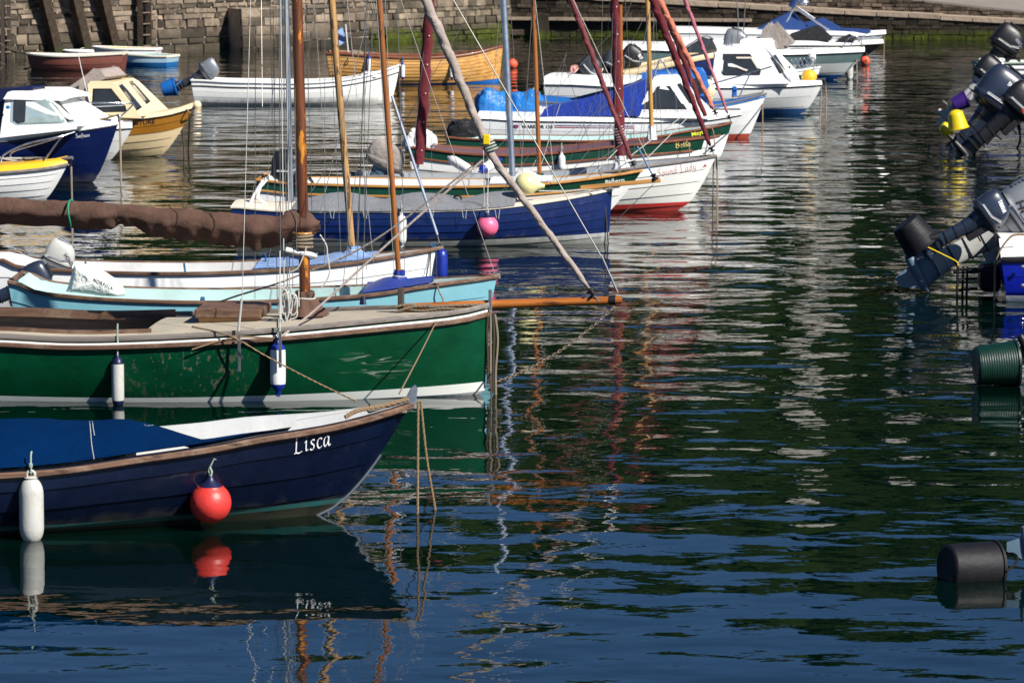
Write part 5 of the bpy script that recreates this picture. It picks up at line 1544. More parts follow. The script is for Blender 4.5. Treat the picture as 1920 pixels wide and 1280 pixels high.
# ================================================================== navy yawl
nv = paint('deep_blue_topsides', (.0018, .0125, .082), .32, .2, .1, (.2, .22, .3, 1), coat=.2, scale=2.5, bands=[(.085, (.35, .36, .36))], bow=.0105, bmp=.001, scum=.5)
E = Boat('sailing_boat', 'deep blue clinker yawl with long grey canvas cover and cream foredeck', 'sailing boat', (1141, 456), -3, 4.95, 1.5,
         [(452, 389), (500, 394), (580, 397), (665, 397), (790, 396), (890, 393), (960, 387), (1060, 373), (1148, 355)], k=1.0, bowp=(2.0, .85), mid=(3, .6), pw=(2.0, .8))
E.hull([nv], planks=8, lap=.012)
E.deck('creamlight', 0, 1, hole=(.16, .7, .7), dz=.01, camber=.05); E.interior('inside', floor=.1, u1=.75)
E.gunwale('creamlight', .03, .035, out=.008)
E.cover('greycov', .165, .75, lambda t: .06 + .12 * (abs(math.sin(3 + t * 8.5))) * (1 - .3 * t), drop=.02, wrinkle=.015, seed=12)
for i in range(7):
    px = 560 + i * 62
    q = [E.fr.P(px + a, 393 + b2, -.78) for a, b2 in ((-4, 0), (-1, 16), (3, 17), (5, 0))]
    MB().tube(q, .004, 5).obj('cover_tie', 'ropewh', E.root)
E.mast((944, 0), (961, 330), .085, .085, 'alu', n=16); E.mast((537, 0), (546, 395), .07, .07, 'alu', 'mizzen_mast', 14)
b0, b1 = E.fr.P(1088, 352, -.12), E.fr.P(1239, 338, -.1)
MB().box(b0.lerp(b1, .5), ((b1 - b0).length, .05, .055), rot=(b1 - b0).to_track_quat('X', 'Z').to_matrix(), bev=.008).obj('bowsprit', 'honey', E.root, ang=30)
q = E.fr.P(1226, 332, -.1); MB().lathe([(0, -.05), (.05, -.045), (.05, -.02), (.02, 0), (.05, .03), (0, .05)], o=q, ax=(-.4, 0, 1), n=12).obj('furler_drum', 'blackrub', E.root)
for (a, b_, o0, o1, r_, mt) in [((1230, 340), (1195, 275), -.1, -.1, .012, 'bluepale'), ((1222, 312), (1070, -10), -.1, 0, .005, 'wire'), ((1225, 346), (1147, 422), -.1, -.02, .005, 'wire'), ((908, 390), (906, 255), -.7, -.4, .004, 'wire'), ((914, 385), (918, 250), -.7, -.4, .004, 'wire'), ((560, 395), (630, 290), .0, .0, .005, 'wire'),
                            ((500, 392), (520, -10), .5, 0, .003, 'wire'), ((572, 395), (545, -10), .4, 0, .003, 'wire'), ((982, 345), (955, -10), .5, .0, .003, 'wire')]:
    E.line(a, b_, r_, mt, 'stay', o0, o1)
MB().tube(smooth([E.fr.P(x, y, -.06) for x, y in ((1132, 352), (1134, 365), (1136, 400), (1139, 440), (1141, 460))], 4), .009, 6).obj('painter', 'ropedark', E.root)
MB().tube(smooth([E.fr.P(x, y, -.25) for x, y in ((1118, 358), (1095, 356), (1060, 358), (1010, 358))], 4), .009, 6).obj('deck_rope', 'ropewh', E.root)
q = E.fr.P(858, 375, -.1)
MB().tube([q + Vector((.05 * math.cos(a * .524), 0, .04 * math.sin(a * .524) + .02)) for a in range(13)], .014, 8).obj('cleat_ring', 'blackrub', E.root)
MB().box(q + Vector((-.08, 0, -.0)), (.16, .05, .03), rot=Matrix.Rotation(R(-12), 3, 'Y'), bev=.006).obj('cleat', 'blackrub', E.root)
pl_ = side_loc(E, 914, 424, .14)
ball('pink ball fender with navy neck on the deep blue yawl', pl_, .145, 'pink', 'navypl', .12, ropem='ropewh')
fender('white sausage fender half behind the amber mast on the blue yawl', side_loc(E, 753, 431, .06), .065, .38, 'fendwc', 'fendwc', .1, taper=.7)
ball('pale yellow pear shaped fender lying on the yawl foredeck beside the metal mast', E.fr.wld(E.fr.P(987, 345, -.35)), .155, 'paleyel', 'paleyel', 0, ax=(1, -.1, -.12), neck=1.6)
q = [E.fr.P(x, y, -.2) for x, y in ((466, 388), (478, 362), (492, 340), (500, 337), (488, 350), (482, 370), (500, 385), (516, 392))]
MB().tube(q, .022, 8).obj('tiller_frame', 'whiteclean', E.root)

# ================================================================== the row of clinker boats behind
def clinker(nm, label, wl, yaw, L, B, gun, hullm, sheerm, ns=1, planks=6, k=.62, railm='mahog', inm='inside', lower=True, bands=None, **kw):
    bt = Boat('sailing_boat', label, 'sailing boat', wl, yaw, L, B, gun, k=k, **kw)
    bt.hull([hullm, sheerm], planks=planks, lap=.012, sheer={j: 1 for j in range(ns)})
    bt.gunwale(railm, .035, .04, out=.012)
    if lower: bt.strakes_at(1 - ns / planks, .03, .035, railm, 'rubbing_strake', .012, u1=.97)
    bt.interior(inm, floor=.12)
    return bt
dg = paint('dark_green_sheer_plank', (.002, .04, .022), .35, .2, .1)
F = clinker('F', 'green and white clinker boat with honey rail, just behind the deep blue yawl', (1118, 417), -2, 4.7, 1.35,
            [(487, 337), (540, 344), (600, 346), (750, 350), (900, 350), (1017, 345), (1100, 336), (1204, 320)], M['hullwhite'], dg, planks=6, railm='honey', k=.8)
F.mast((1000, 0), (1012, 335), .065, .06, 'mastor', n=14)
F.coat((1013, 345), (1011, 325), .12, .055, 'navypl' if False else dg, name='mast_coat'); 
F.cover('whitecloth', .62, .78, lambda t: .04 + .1 * math.exp(-((t - .55) / .22) ** 2), drop=-.01, name='white_cloth', wrinkle=.01, seed=3, n=16)
letter('name_lettering', F.fr, F.hb, plain('Bittern', .02), (1135, 346), (1171, 341), 8, 'tsign', F.root)
furled(F, (1071, 0), (1184, 300), .028, .042, 'burg2', tw=10)
for (a, b_, o0, o1) in [((1040, 340), (1003, -5), -.55, -.05), ((975, 345), (1000, -5), .5, .05), ((1060, 335), (1170, 205), -.1, .0), ((1080, 330), (1167, 270), -.1, 0), ((1175, 315), (1167, 280), -.2, 0)]:
    F.line(a, b_, .0045, 'wire', 'shroud', o0, o1)
o, cb = outboard('black outboard with pale stripes on the stern of the green and white clinker boat', F.fr.wld(F.fr.P(556, 345, 0)), 8, 1.0, cowl='black', leg='black')
letter('lettering', MF(o), cb.bvh(), plain('MERCURY', .03), (550, 330), (557, 306), 6, 'tgrey', o)
mooring('slack rope at the green and white clinker bow', [F.fr.wld(F.fr.P(1150, 335, -.3)), F.fr.wld(F.fr.P(1144, 345, -.36)), F.fr.wld(F.fr.P(1143, 356, -.38))], .009, 'ropewh')

redb = paint('white_red_bottom', (.72, .72, .68), .35, .06, .15, scale=2, bands=[(.10, (.48, .012, .02))], bow=.004, scum=.35)
H_ = clinker('H', 'white clinker lugger with red bottom and faded red script name', (1270, 394), 3, 4.75, 1.35,
             [(668, 333), (720, 331), (790, 337), (870, 339), (945, 340), (1060, 333), (1180, 316), (1290, 301), (1343, 292)], redb, redb, planks=6, railm='greywood', inm='insidegrey', lower=False, k=.6)
letter('name_lettering', H_.fr, H_.hb, script('Sound Lady', .09, R(60)), (1233, 332), (1307, 317), 14, 'tredp', H_.root)
for a in ([(1316, 316), (1323, 306), (1320, 313)], [(1318, 313), (1325, 312), (1323, 308)]): patch('emblem', H_.fr, H_.hb, a, 'tred', H_.root, sub=3)
H_.coat((1166, 320), (1163, 292), .14, .075, 'whitecloth')
def sleeve(bt, top, foot, r0, r1, mat, name='furled_sail', squash=.75, studs=True, seed=0, off=0.0, spar=None):
    a, b_ = bt.fr.P(*foot, off), bt.fr.P(*top, off); b_ = b_ + (b_ - a) * .45
    n = 90; pts = [a.lerp(b_, i / n) + Vector((.008 * math.sin(i * .5 + seed), 0, 0)) for i in range(n + 1)]
    o = MB().tube(pts, [(r0 + (r1 - r0) * i / n) * (1 + .1 * noise.noise(Vector((i * .25, seed, 0)))) * (1 if i > 2 else .9) for i in range(n + 1)], 16,
                  prof=lambda th, k: 1 + .12 * math.sin(th * 2 + k * 5) + .1 * noise.noise(Vector((th * 1.5, k * 40, seed)))).obj(name, mat, bt.root, ang=70)
    if studs:
        for i in range(7):
            q = a.lerp(b_, .06 + i * .12) + Vector((r0 * .3, -r0 * 1.12, 0))
            MB().lathe([(0, 0), (.008, .002), (.008, .008), (0, .01)], o=q, ax=(0, -1, 0), n=8).obj('stud', 'whiteclean', o)
    return o
sleeve(H_, (1152, 0), (1163, 293), .075, .052, 'burg', seed=1)
H_.mast((1163, 0), (1166, 240), .06, .06, 'mastor', name='mast', off=.0, z0=.2)
H_.mast((800, 20), (783, 322), .04, .04, 'alu', name='mizzen_mast')
sleeve(H_, (806, 0), (786, 308), .075, .07, 'burg', name='furled_mizzen', seed=4)
furled(H_, (1224, 0), (1332, 274), .03, .062, 'burg', tw=8)
for (a, b_, o0, o1, r_, mt) in [((1010, 325), (1050, 195), -.1, 0, .005, 'ropewh'), ((1178, 296), (1300, 202), -.3, 0, .008, 'ropewh'), ((1105, 335), (1170, 268), -.3, 0, .008, 'ropewh'), ((1195, 315), (1295, 215), -.3, 0, .007, 'ropewh'),
                                ((1122, 325), (1130, -5), -.5, 0, .003, 'wire'), ((1128, 325), (1143, -5), .5, 0, .003, 'wire'), ((700, 328), (898, -5), .3, 0, .004, 'wire'), ((1055, 335), (1190, -10), .0, .0, .003, 'wire'), ((985, 340), (1005, 300), -.4, -.3, .004, 'ropewh')]:
    H_.line(a, b_, r_, mt, 'rigging_line', o0, o1)
for j in range(6):
    q = H_.fr.P(1158 + j * 2, 240 + j * 5, -.06)
    MB().tube([q + Vector((.07 * math.cos(a * .6), .08 * math.sin(a * .6) - .03, .03 * math.cos(a * .6))) for a in range(11)], .008, 5).obj('lashing', 'ropewh', H_.root)
o, cb = outboard('outboard under a taupe cloth hood on the stern of the white lugger', H_.fr.wld(H_.fr.P(728, 328, .0)), 30, 1.0, covered='greytan', leg='obblue', cowls=(1.25, 1, .95))
def lump(mb, c, dims, seed, amp=.25, n=30, fold=1.0):
    c = Vector(c)
    def f(u, v):
        th, ph = u * 2 * math.pi, v * math.pi
        p = Vector((math.cos(th) * math.sin(ph), math.sin(th) * math.sin(ph), math.cos(ph)))
        p = Vector([math.copysign(abs(k) ** .62, k) for k in p])
        s_ = 1 + amp * 1.3 * noise.noise(p * 1.3 + Vector((seed, 0, 0))) - amp * .9 * fold * abs(noise.noise(p * 2.6 + Vector((0, seed, 0)))) - amp * .5 * fold * abs(noise.noise(p * 6 + Vector((0, seed, 4))))
        if p.z > 0: s_ *= 1 - .18 * p.z
        return c + Vector((p.x * dims[0], p.y * dims[1], p.z * dims[2])) * s_
    mb.grid(f, n * 2, n, cu=True, flip=True)
    return mb
for lab, x0, y0, x1, y1 in (('white fender lying slanted in the lugger cockpit, left one', 848, 300, 878, 318), ('white fender leaning the other way in the lugger cockpit', 932, 302, 906, 318)):
    a, b_ = H_.fr.wld(H_.fr.P(x0, y0, .15)), H_.fr.wld(H_.fr.P(x1, y1, -.05)); 
    fender(lab, (a + b_) / 2, .075, (a - b_).length + .1, 'fendwc', 'fendwc' if x0 < 900 else 'cobalt', 0, tilt=a - b_, taper=.75)
mooring('taut rope dropping from the white lugger bow', [H_.fr.wld(H_.fr.P(1343, 293, 0)), W(1343, 330, .75) * 0 + H_.fr.wld(H_.fr.P(1345, 340, 0)), W(1345, 432), W(1345, 432) + Vector((0, 0, -.2))], .013, 'rope')
mooring('darker rope just left of the white lugger bow rope', [H_.fr.wld(H_.fr.P(1338, 296, 0)), H_.fr.wld(H_.fr.P(1337, 340, 0)), W(1336, 415), W(1336, 415) + Vector((0, 0, -.2))], .010, 'ropedark')

I_ = clinker('I', 'green and white clinker boat with mauve interior and gold script name', (1288, 340), 2, 4.4, 1.35,
             [(785, 277), (855, 287), (952, 292), (1020, 289), (1085, 283), (1145, 276), (1210, 270), (1260, 265), (1322, 258)], M['hullwhite'], dg, planks=5, inm='insidemauve', k=.7)
letter('name_lettering', I_.fr, I_.hb, script('Bella', .15, R(40)), (1267, 278), (1296, 273), 11, 'tgold', I_.root)
I_.mast((1214, 0), (1222, 252), .075, .075, 'mastye', n=14); I_.coat((1222, 262), (1222, 236), .085, .055, 'whitecloth', tie=False)
furled(I_, (1236, 0), (1338, 205), .035, .05, 'salmon', tw=8, ext=.3)
fender('small white fender hanging against the green plank of the clinker boat', side_loc(I_, 1053, 305, .06), .06, .26, 'fendwc', 'fendwc', .12, taper=.6)
for (a, b_, o0, o1) in [((1165, 300), (1223, -5), -.4, 0), ((1241, 265), (1228, -5), .4, 0), ((1020, 300), (1062, 100), .2, .1), ((1115, 300), (1056, 110), .2, .1)]:
    I_.line(a, b_, .004, 'wire', 'shroud', o0, o1)
sbag = root('sail_bag', 'crumpled bright white bag at the stern of the mauve lined clinker boat', 'bag', I_.fr.wld(I_.fr.P(787, 262, .1)))
lump(MB(), (0, 0, 0), (.24, .2, .2), 8, .35).obj('cloth', 'whitecloth', sbag, ang=70)
mooring('rope looped over the mauve lined boat rail near its gold name', [I_.fr.wld(I_.fr.P(1286, 262, -.3)), I_.fr.wld(I_.fr.P(1292, 275, -.36)), I_.fr.wld(I_.fr.P(1293, 296, -.36))], .010, 'ropetan')
I_.line((1318, 290), (1365, 250), .012, 'steel', 'bow_roller', 0, 0)

J_ = clinker('J', 'green and white clinker boat with pale teal interior and yellow lettering', (1345, 302), 2, 4.6, 1.3,
             [(815, 255), (880, 261), (960, 263), (1100, 265), (1175, 262), (1235, 256), (1285, 247), (1335, 239), (1372, 230)], M['hullwhite'], dg, planks=5, inm='insideteal', k=.7)
letter('name_lettering', J_.fr, J_.hb, plain('Mayfly', .03), (1297, 256), (1327, 249), 8, 'tyel', J_.root)
furled(J_, (1284, 0), (1365, 214), .022, .036, 'pinksail', tw=8)
sleeve(J_, (1238, 0), (1322, 218), .04, .04, 'burg', name='spare_furled_sail', seed=7, studs=False, off=.2)
q = J_.fr.P(842, 272, -J_.half(.06)); 
bcv = root('motor_cover', 'glossy black cloth cover over an outboard on the teal lined boat', 'motor cover', J_.fr.wld(J_.fr.P(868, 240, .1)))
lump(MB(), (0, 0, 0), (.27, .2, .19), 15, .2).obj('cloth', 'blackcov', bcv, ang=70)
for (a, b_, o0, o1) in [((1200, 262), (1233, -5), .4, 0), ((990, 265), (1062, 100), .3, .1), ((1090, 262), (1260, -5), .3, 0), ((1010, 290), (1140, 195), .1, .0)]:
    J_.line(a, b_, .004, 'wire', 'shroud', o0, o1)
mooring('rope looped round the teal lined boat bow', [J_.fr.wld(J_.fr.P(1333, 236, -.2)), J_.fr.wld(J_.fr.P(1338, 250, -.27)), J_.fr.wld(J_.fr.P(1340, 275, -.25))], .010, 'ropetan')

# more standing and running rigging on the row
for bt, rows in ((Gb, [(520, 575, 512, -5, .3, .1), (556, 470, 552, -5, -.1, 0), (585, 398, 573, -5, -.1, 0), (600, 400, 700, -10, -.3, 0)]),
                 (D, [(640, 495, 617, -5, .4, 0), (668, 480, 690, -10, .2, 0), (500, 505, 600, -10, .1, 0), (700, 492, 650, -10, -.4, 0)]),
                 (C, [(745, 520, 716, -10, .04, 0), (760, 545, 745, -10, .3, 0), (640, 560, 706, -10, .2, 0)]),
                 (E, [(556, 392, 548, -5, -.3, 0), (530, 392, 528, -5, .3, 0), (905, 388, 940, -10, -.6, 0), (950, 378, 946, -10, -.05, 0), (930, 375, 1000, 280, .2, .1), (470, 380, 535, 60, .1, 0)]),
                 (H_, [(1140, 322, 1150, -5, -.5, 0), (1150, 322, 1158, -5, -.4, 0), (810, 332, 803, -5, .3, 0), (770, 330, 798, 60, -.3, 0), (1192, 310, 1172, -5, .4, 0), (880, 330, 1150, 60, .1, 0)]),
                 (I_, [(1206, 270, 1219, -5, -.3, 0), (1232, 268, 1224, -5, -.2, 0), (1080, 280, 1215, 20, .1, 0)]),
                 (J_, [(1300, 240, 1290, -5, 0, 0), (1275, 250, 1243, -10, -.2, 0)])):
    for (x0, y0, x1, y1, o0, o1) in rows:
        bt.line((x0, y0), (x1, y1), .0035, 'wire', 'halyard', o0, o1)
# ================================================================== motor boats behind the row
def motorboat(label, wl, yaw, L, B, gun, hullm, planks=4, lap=.004, deckm='white', rub='rubgrey', name='motor_boat', cat='motor boat', ns=0, sheerm=None, deck=True, rubs=(.03, .035), **kw):
    kw.setdefault('bowp', (1.5, 1.1)); kw.setdefault('mid', (3.2, .45)); kw.setdefault('tw', .9); kw.setdefault('k', .7)
    bt = Boat(name, label, cat, wl, yaw, L, B, gun, **kw)
    bt.hull([hullm, sheerm or hullm], planks=planks, lap=lap, sheer={j: 1 for j in range(ns)})
    if deck: bt.deck(deckm, 0, 1, dz=.01, camber=.05)
    if rub: bt.strakes_at(1.0, rubs[0], rubs[1], rub, 'rub_rail', .01)
    return bt
def bulwark(bt, h, mat, u0=0, u1=1, inset=.02, rake=.03, name='topside_moulding'):
    mb = MB()
    for side in (-1, 1):
        def f(a, b_, side=side):
            u = u0 + (u1 - u0) * a; p = bt.pt(u, 1, side)
            y = max(0, abs(p.y) - inset - rake * b_ * 2 * min(1, bt.half(u) / .2))
            return (p.x, side * y, p.z + h(u) * b_)
        mb.grid(f, 30, 4, flip=(side > 0))
    def t(a, b_):
        u = u0 + (u1 - u0) * a; p = bt.pt(u, 1, 1); y = max(0, abs(p.y) - inset - rake * 2 * min(1, bt.half(u) / .2))
        return (p.x, -y + 2 * y * b_, p.z + h(u) + .03 * math.sin(math.pi * b_))
    mb.grid(t, 30, 7)
    bt.bmb = mb; bt.bb = mb.bvh()
    return mb.obj(name, mat, bt.root, ang=30)

wv_ = paint('white_motor_hull', (.7, .72, .72), .25, .05, .12, scale=2, scum=.5)
K1 = motorboat('white motor boat with royal blue cockpit cover and red and blue side stripes', (1352, 264), -3, 4.4, 1.7,
               [(915, 224), (960, 227), (1080, 229), (1195, 230), (1320, 227), (1390, 216)], wv_, rub='black', rubs=(.02, .02))
bulwark(K1, lambda u: .09 - .05 * max(0, u - .8) / .2, 'whiteclean')
ck, ckb = cabin(K1, [(1196, 218, .74), (1225, 150, .56), (1229, 145, .52), (1268, 143, .5), (1274, 147, .5), (1330, 206, .6), (1333, 221, .64)])
window(K1, ckb, [(1232, 162), (1256, 161), (1284, 203), (1207, 203)], K1.root)
window(K1, ckb, [(1270, 160), (1277, 158), (1303, 190), (1293, 194)], K1.root)
cc, _ = cabin(K1, [(1016, 217, .76), (1022, 206, .7), (1034, 199, .6), (1090, 192, .5), (1150, 176, .5), (1220, 147, .5), (1224, 150, .52), (1198, 216, .76)], 'cockpit_cover', 'bluecov')
letter('name_lettering', K1.fr, ckb, plain('HOOKED ON A FEELING', 0, 0, 1.0), (1207, 211), (1288, 210), 4.6, 'tgrey', K1.root)
letter('side_lettering', K1.fr, K1.hb, plain('WARRIOR 150', .03), (978, 240.5), (1036, 241), 6.4, 'tblack', K1.root)
patch('flag_transfer', K1.fr, K1.hb, [(963, 234), (972, 234), (972, 240), (963, 240)], 'tblue', K1.root)
patch('flag_cross', K1.fr, K1.hb, [(963, 236.3), (972, 236.3), (972, 237.8), (963, 237.8)], 'tred', K1.root, eps=.016)
patch('flag_cross', K1.fr, K1.hb, [(966.8, 234), (968.3, 234), (968.3, 240), (966.8, 240)], 'tred', K1.root, eps=.018)
patch('blue_stripe', K1.fr, K1.hb, [(1040, 234.5), (1190, 236), (1190, 237.4), (1040, 236)], 'tblue', K1.root, sub=12)
patch('red_stripe', K1.fr, K1.hb, [(1040, 238), (1190, 239.5), (1190, 241), (1040, 239.5)], 'tred', K1.root, sub=12)
rail(K1, [(1225, 148, -.45), (1238, 112, -.4), (1250, 130, -.4), (1262, 146, -.4)], .014, 'antenna_frame'); rail(K1, [(1335, 205, .0), (1388, 205, .0)], .018, 'anchor_roller', 'rubgrey')
mc = root('motor_cover', 'big bright blue tarpaulin bundled over an outboard, its tail hanging low', 'motor cover', K1.fr.wld(K1.fr.P(925, 203, .1)))
lump(MB(), (0, 0, 0), (.36, .28, .42), 21, .25, fold=.7).obj('cloth', 'bluetarp', mc, ang=70)
mc = root('motor_cover', 'smaller bright blue tarpaulin over an outboard beside the big bundle', 'motor cover', K1.fr.wld(K1.fr.P(988, 195, .3)))
lump(MB(), (0, 0, 0), (.34, .25, .3), 33, .22, fold=.7).obj('cloth', 'bluetarp', mc, ang=70)
mc = root('motor_cover', 'low bright blue tarpaulin hanging over the transom below the bundles', 'motor cover', K1.fr.wld(K1.fr.P(925, 232, -.5)))
lump(MB(), (0, 0, 0), (.26, .2, .17), 37, .25, fold=.7).obj('cloth', 'bluetarp', mc, ang=70)

wr_ = paint('white_hull_red_boot', (.74, .75, .75), .25, .05, .1, scale=2, bands=[(.075, (.35, .06, .04))], bow=.002)
K2 = motorboat('white hulled boat with bright blue gunwale, blue wheelhouse and thin red boot line', (1403, 259), -6, 4.5, 1.8,
               [(1000, 190), (1100, 198), (1200, 203), (1320, 200), (1380, 190), (1437, 176)], wr_, deckm='bluepl', rub='rubgrey', k=.9)
K2.strakes_at(.955, .02, .02, 'bluepl', 'blue_line', .012)
ck, ckb = cabin(K2, [(1200, 205, .7), (1206, 138, .55), (1285, 138, .52), (1292, 133, .5), (1310, 134, .5), (1316, 142, .5), (1327, 190, .6), (1325, 203, .62)], 'wheelhouse', 'bluepl')
window(K2, ckb, [(1295, 152), (1310, 147), (1318, 172), (1306, 181), (1298, 172)], K2.root)
rail(K2, [(1335, 160, -.3), (1345, 155, -.3), (1400, 139, -.3), (1447, 125, -.3)], .014); rail(K2, [(1385, 184, -.3), (1406, 139, -.3)], .012, 'stanchion')
MB().box(K2.fr.P(1377, 172, 0), (.09, .09, .2), bev=.02).obj('bitt', 'bluepl', K2.root)
MB().tube([K2.fr.P(x, y, -.1) for x, y in ((1372, 182), (1395, 180), (1415, 176), (1428, 174), (1432, 170))], .014, 6).obj('anchor_warp', 'rope', K2.root)
fender('round-ended cream fender hanging by the blue wheelhouse', K2.fr.wld(K2.fr.P(1333, 172, -.75)), .09, .2, 'cream', 'cream', .1)
mooring('rope dropping from the blue decked boat bow', [K2.fr.wld(K2.fr.P(1427, 177, -.1)), K2.fr.wld(K2.fr.P(1430, 200, -.12)), W(1429, 285), W(1429, 285) + Vector((0, 0, -.2))], .013, 'ropetan')

wb_ = paint('white_hull_blue_bottom', (.7, .71, .7), .25, .05, .15, (.3, .3, .32, 1), scale=2, bands=[(.11, (.01, .10, .33))], bow=.001, scum=.3)
T_ = motorboat('white cabin cruiser with blue bottom and dark rub line, largest in the back row', (1500, 214), -12, 5.1, 1.95,
               [(1075, 160), (1150, 164), (1250, 166), (1345, 166), (1450, 165), (1541, 160)], wb_, rub='black', rubs=(.025, .025), k=.62, bowp=(1.15, 1.3))
bulwark(T_, lambda u: .17 - .1 * max(0, u - .6) / .4, 'whiteclean', rake=.05)
ck, ckb = cabin(T_, [(1336, 158, .8), (1341, 112, .68), (1347, 92, .6), (1356, 88, .55), (1428, 88, .5), (1436, 93, .5), (1477, 140, .62), (1482, 155, .6)])
window(T_, ckb, [(1358, 103), (1405, 103), (1424, 132), (1422, 140), (1360, 141), (1355, 137)], T_.root, grow=1.08)
window(T_, ckb, [(1447, 108), (1455, 104), (1472, 131), (1463, 136)], T_.root)
window(T_, ckb, [(1465, 102), (1468, 101), (1482, 125), (1479, 128)], T_.root)
for pl in ([(1380, 107), (1410, 107), (1411, 110), (1381, 110)], [(1407, 108), (1411, 108), (1424, 128), (1420, 129)], [(1385, 126), (1402, 131), (1400, 134), (1384, 128)]): patch('interior_trim', T_.fr, ckb, pl, 'creamlight', T_.root, eps=.028, thick=.004)
letter('name_lettering', T_.fr, T_.bb, plain('Top Cat II', .02), (1366, 160), (1412, 159), 5.5, 'tgrey', T_.root)
for a, b_ in (((1345, 148), (1338, 95)), ((1372, 88), (1372, 66)), ((1362, 90), (1362, 78))): T_.line(a, b_, .014, 'chrome', 'roof_fitting', -.4, -.4)
ball('amber ball fender on the foredeck of the white cabin cruiser', T_.fr.wld(T_.fr.P(1517, 145, .1)), .16, 'amberb', 'amberb', 0, neck=.5)
rail(T_, [(1548, 148, 0), (1530, 150, 0)], .022, 'bow_roller', 'steel')
for (x0, y0, x1, y1, mt) in ((1537, 152, 1537, 240, 'rope'), (1546, 150, 1549, 225, 'ropetan')):
    mooring('rope dropping from the big cabin cruiser bow, %s one' % ('left' if x0 == 1537 else 'right'), [T_.fr.wld(T_.fr.P(x0, y0, 0)), T_.fr.wld(T_.fr.P(x0 + 3, y0 + 25, 0)), W(x1, y1), W(x1, y1) + Vector((0, 0, -.2))], .014, mt)
o, cb = outboard('charcoal outboard with white lettering on the transom of the big cabin cruiser', T_.fr.wld(T_.fr.P(1098, 152, -.2)), 55, 1.05, cowl='obdark', leg='black')
letter('lettering', MF(o), cb.bvh(), plain('SUZUKI', .03), (1110, 150), (1122, 131), 8, 'tgrey', o)
pk = root('motor_cover', 'faded pink cloth draped over an outboard at the cruiser stern', 'motor cover', T_.fr.wld(T_.fr.P(1080, 134, .5)))
lump(MB(), (0, 0, 0), (.16, .15, .17), 41, .35, fold=1.4).obj('cloth', cloth('pink_cloth', (.6, .3, .26), .8, .2, .03), pk, ang=70)
bucket('bright yellow bucket over a propeller beyond the blue tarpaulins', T_.fr.wld(T_.fr.P(1026, 180, .0)), (-.95, 0, .15), .17, .13, .3, 'yellow')

nb_ = paint('dark_blue_speedboat', (.01, .02, .09), .3, .1, .1)
BB = motorboat('cream decked speedboat with dark blue hull and raked windscreen behind the cabin cruiser', (1400, 172), 3, 3.6, 1.7,
               [(1160, 140), (1210, 132), (1270, 118), (1340, 104), (1400, 99), (1440, 96)], nb_, deckm='cream', rub='cream', rubs=(.06, .12))
ws = MB()
for pl in ([(1270, 100, -.6), (1318, 70, -.45), (1322, 99, -.62)], [(1322, 99, -.62), (1318, 70, -.45), (1336, 74, -.3), (1347, 98, -.1)], [(1347, 98, -.1), (1336, 74, -.3), (1330, 71, .3), (1340, 95, .5)]):
    ws.prism([BB.fr.P(*p) for p in pl], (0, .01, 0))
ws.obj('windscreen', 'glass', BB.root, ang=0)
rail(BB, [(1270, 99, -.6), (1318, 69, -.45), (1338, 74, -.3)], .016, 'windscreen_frame', 'rubgrey')
o, cb = outboard('black outboard with white lettering on the cream decked speedboat', BB.fr.wld(BB.fr.P(1184, 132, -.1)), 38, 1.1, cowl='black', leg='black')
letter('lettering', MF(o), cb.bvh(), plain('MARINER', .03), (1196, 104), (1205, 122), 7, 'tsign', o)
o, cb = outboard('grey-topped black outboard just left of the speedboat motor', BB.fr.wld(BB.fr.P(1152, 143, -1.0)), 32, 1.1, cowl='obdark', leg='black')

gm_ = paint('white_hull_teal_band', (.55, .58, .56), .3, .05, .1, bands=[(.12, (.01, .09, .3))], bow=.001)
gt_ = paint('grey_teal_band', (.11, .17, .17), .3, .1, .1)
Mb = motorboat('cabin boat with grey-teal side band, blue bottom and beige canopies', (1560, 150), -8, 5.0, 1.9,
               [(1230, 96), (1330, 100), (1400, 103), (1473, 104), (1540, 102), (1621, 98)], gm_, planks=4, ns=1, sheerm=gt_, rub='black', rubs=(.03, .03), k=.6)
bulwark(Mb, lambda u: .16 - .06 * u, 'whiteclean', rake=.05)
ck, ckb = cabin(Mb, [(1386, 92, .7), (1390, 77, .6), (1394, 74, .55), (1447, 73, .55), (1451, 77, .6), (1454, 94, .7)])
window(Mb, ckb, [(1400, 83), (1443, 82), (1443, 87), (1400, 88)], Mb.root, frame=None)
cabin(Mb, [(1455, 90, .6), (1427, 72, .5), (1430, 58, .45), (1442, 45, .4), (1470, 92, .6)], 'canopy', 'greytan')
cc, _ = cabin(Mb, [(1452, 66, .2), (1450, 50, .15), (1457, 43, .1), (1486, 82, .4), (1468, 86, .4)], 'canopy_flap', 'greytan')
rail(Mb, [(1474, 108, -.6), (1478, 98, -.6), (1485, 92, -.6), (1524, 93, -.5)], .014); rail(Mb, [(1578, 92, -.2), (1592, 72, -.2), (1612, 70, -.1), (1618, 92, 0)], .014); rail(Mb, [(1590, 94, .3), (1606, 72, .3), (1618, 90, .1)], .012)
rail(Mb, [(1383, 92, -.2), (1384, 40, -.2), (1381, -5, -.2)], .014, 'antenna', 'rubgrey'); rail(Mb, [(1393, 75, -.1), (1398, 0, -.1), (1400, -20, -.1)], .012, 'antenna', 'rubgrey')
fender('white fender standing on the cabin boat foredeck', Mb.fr.wld(Mb.fr.P(1522, 108, -.8)), .1, .24, 'fendwc', 'fendwc', 0, taper=.7)
fender('long white fender dangling at the waterline beside the grey-teal bow', Mb.fr.wld(Mb.fr.P(1593, 131, .3)), .085, .48, 'fendw', 'fendwc', .1, taper=.7)
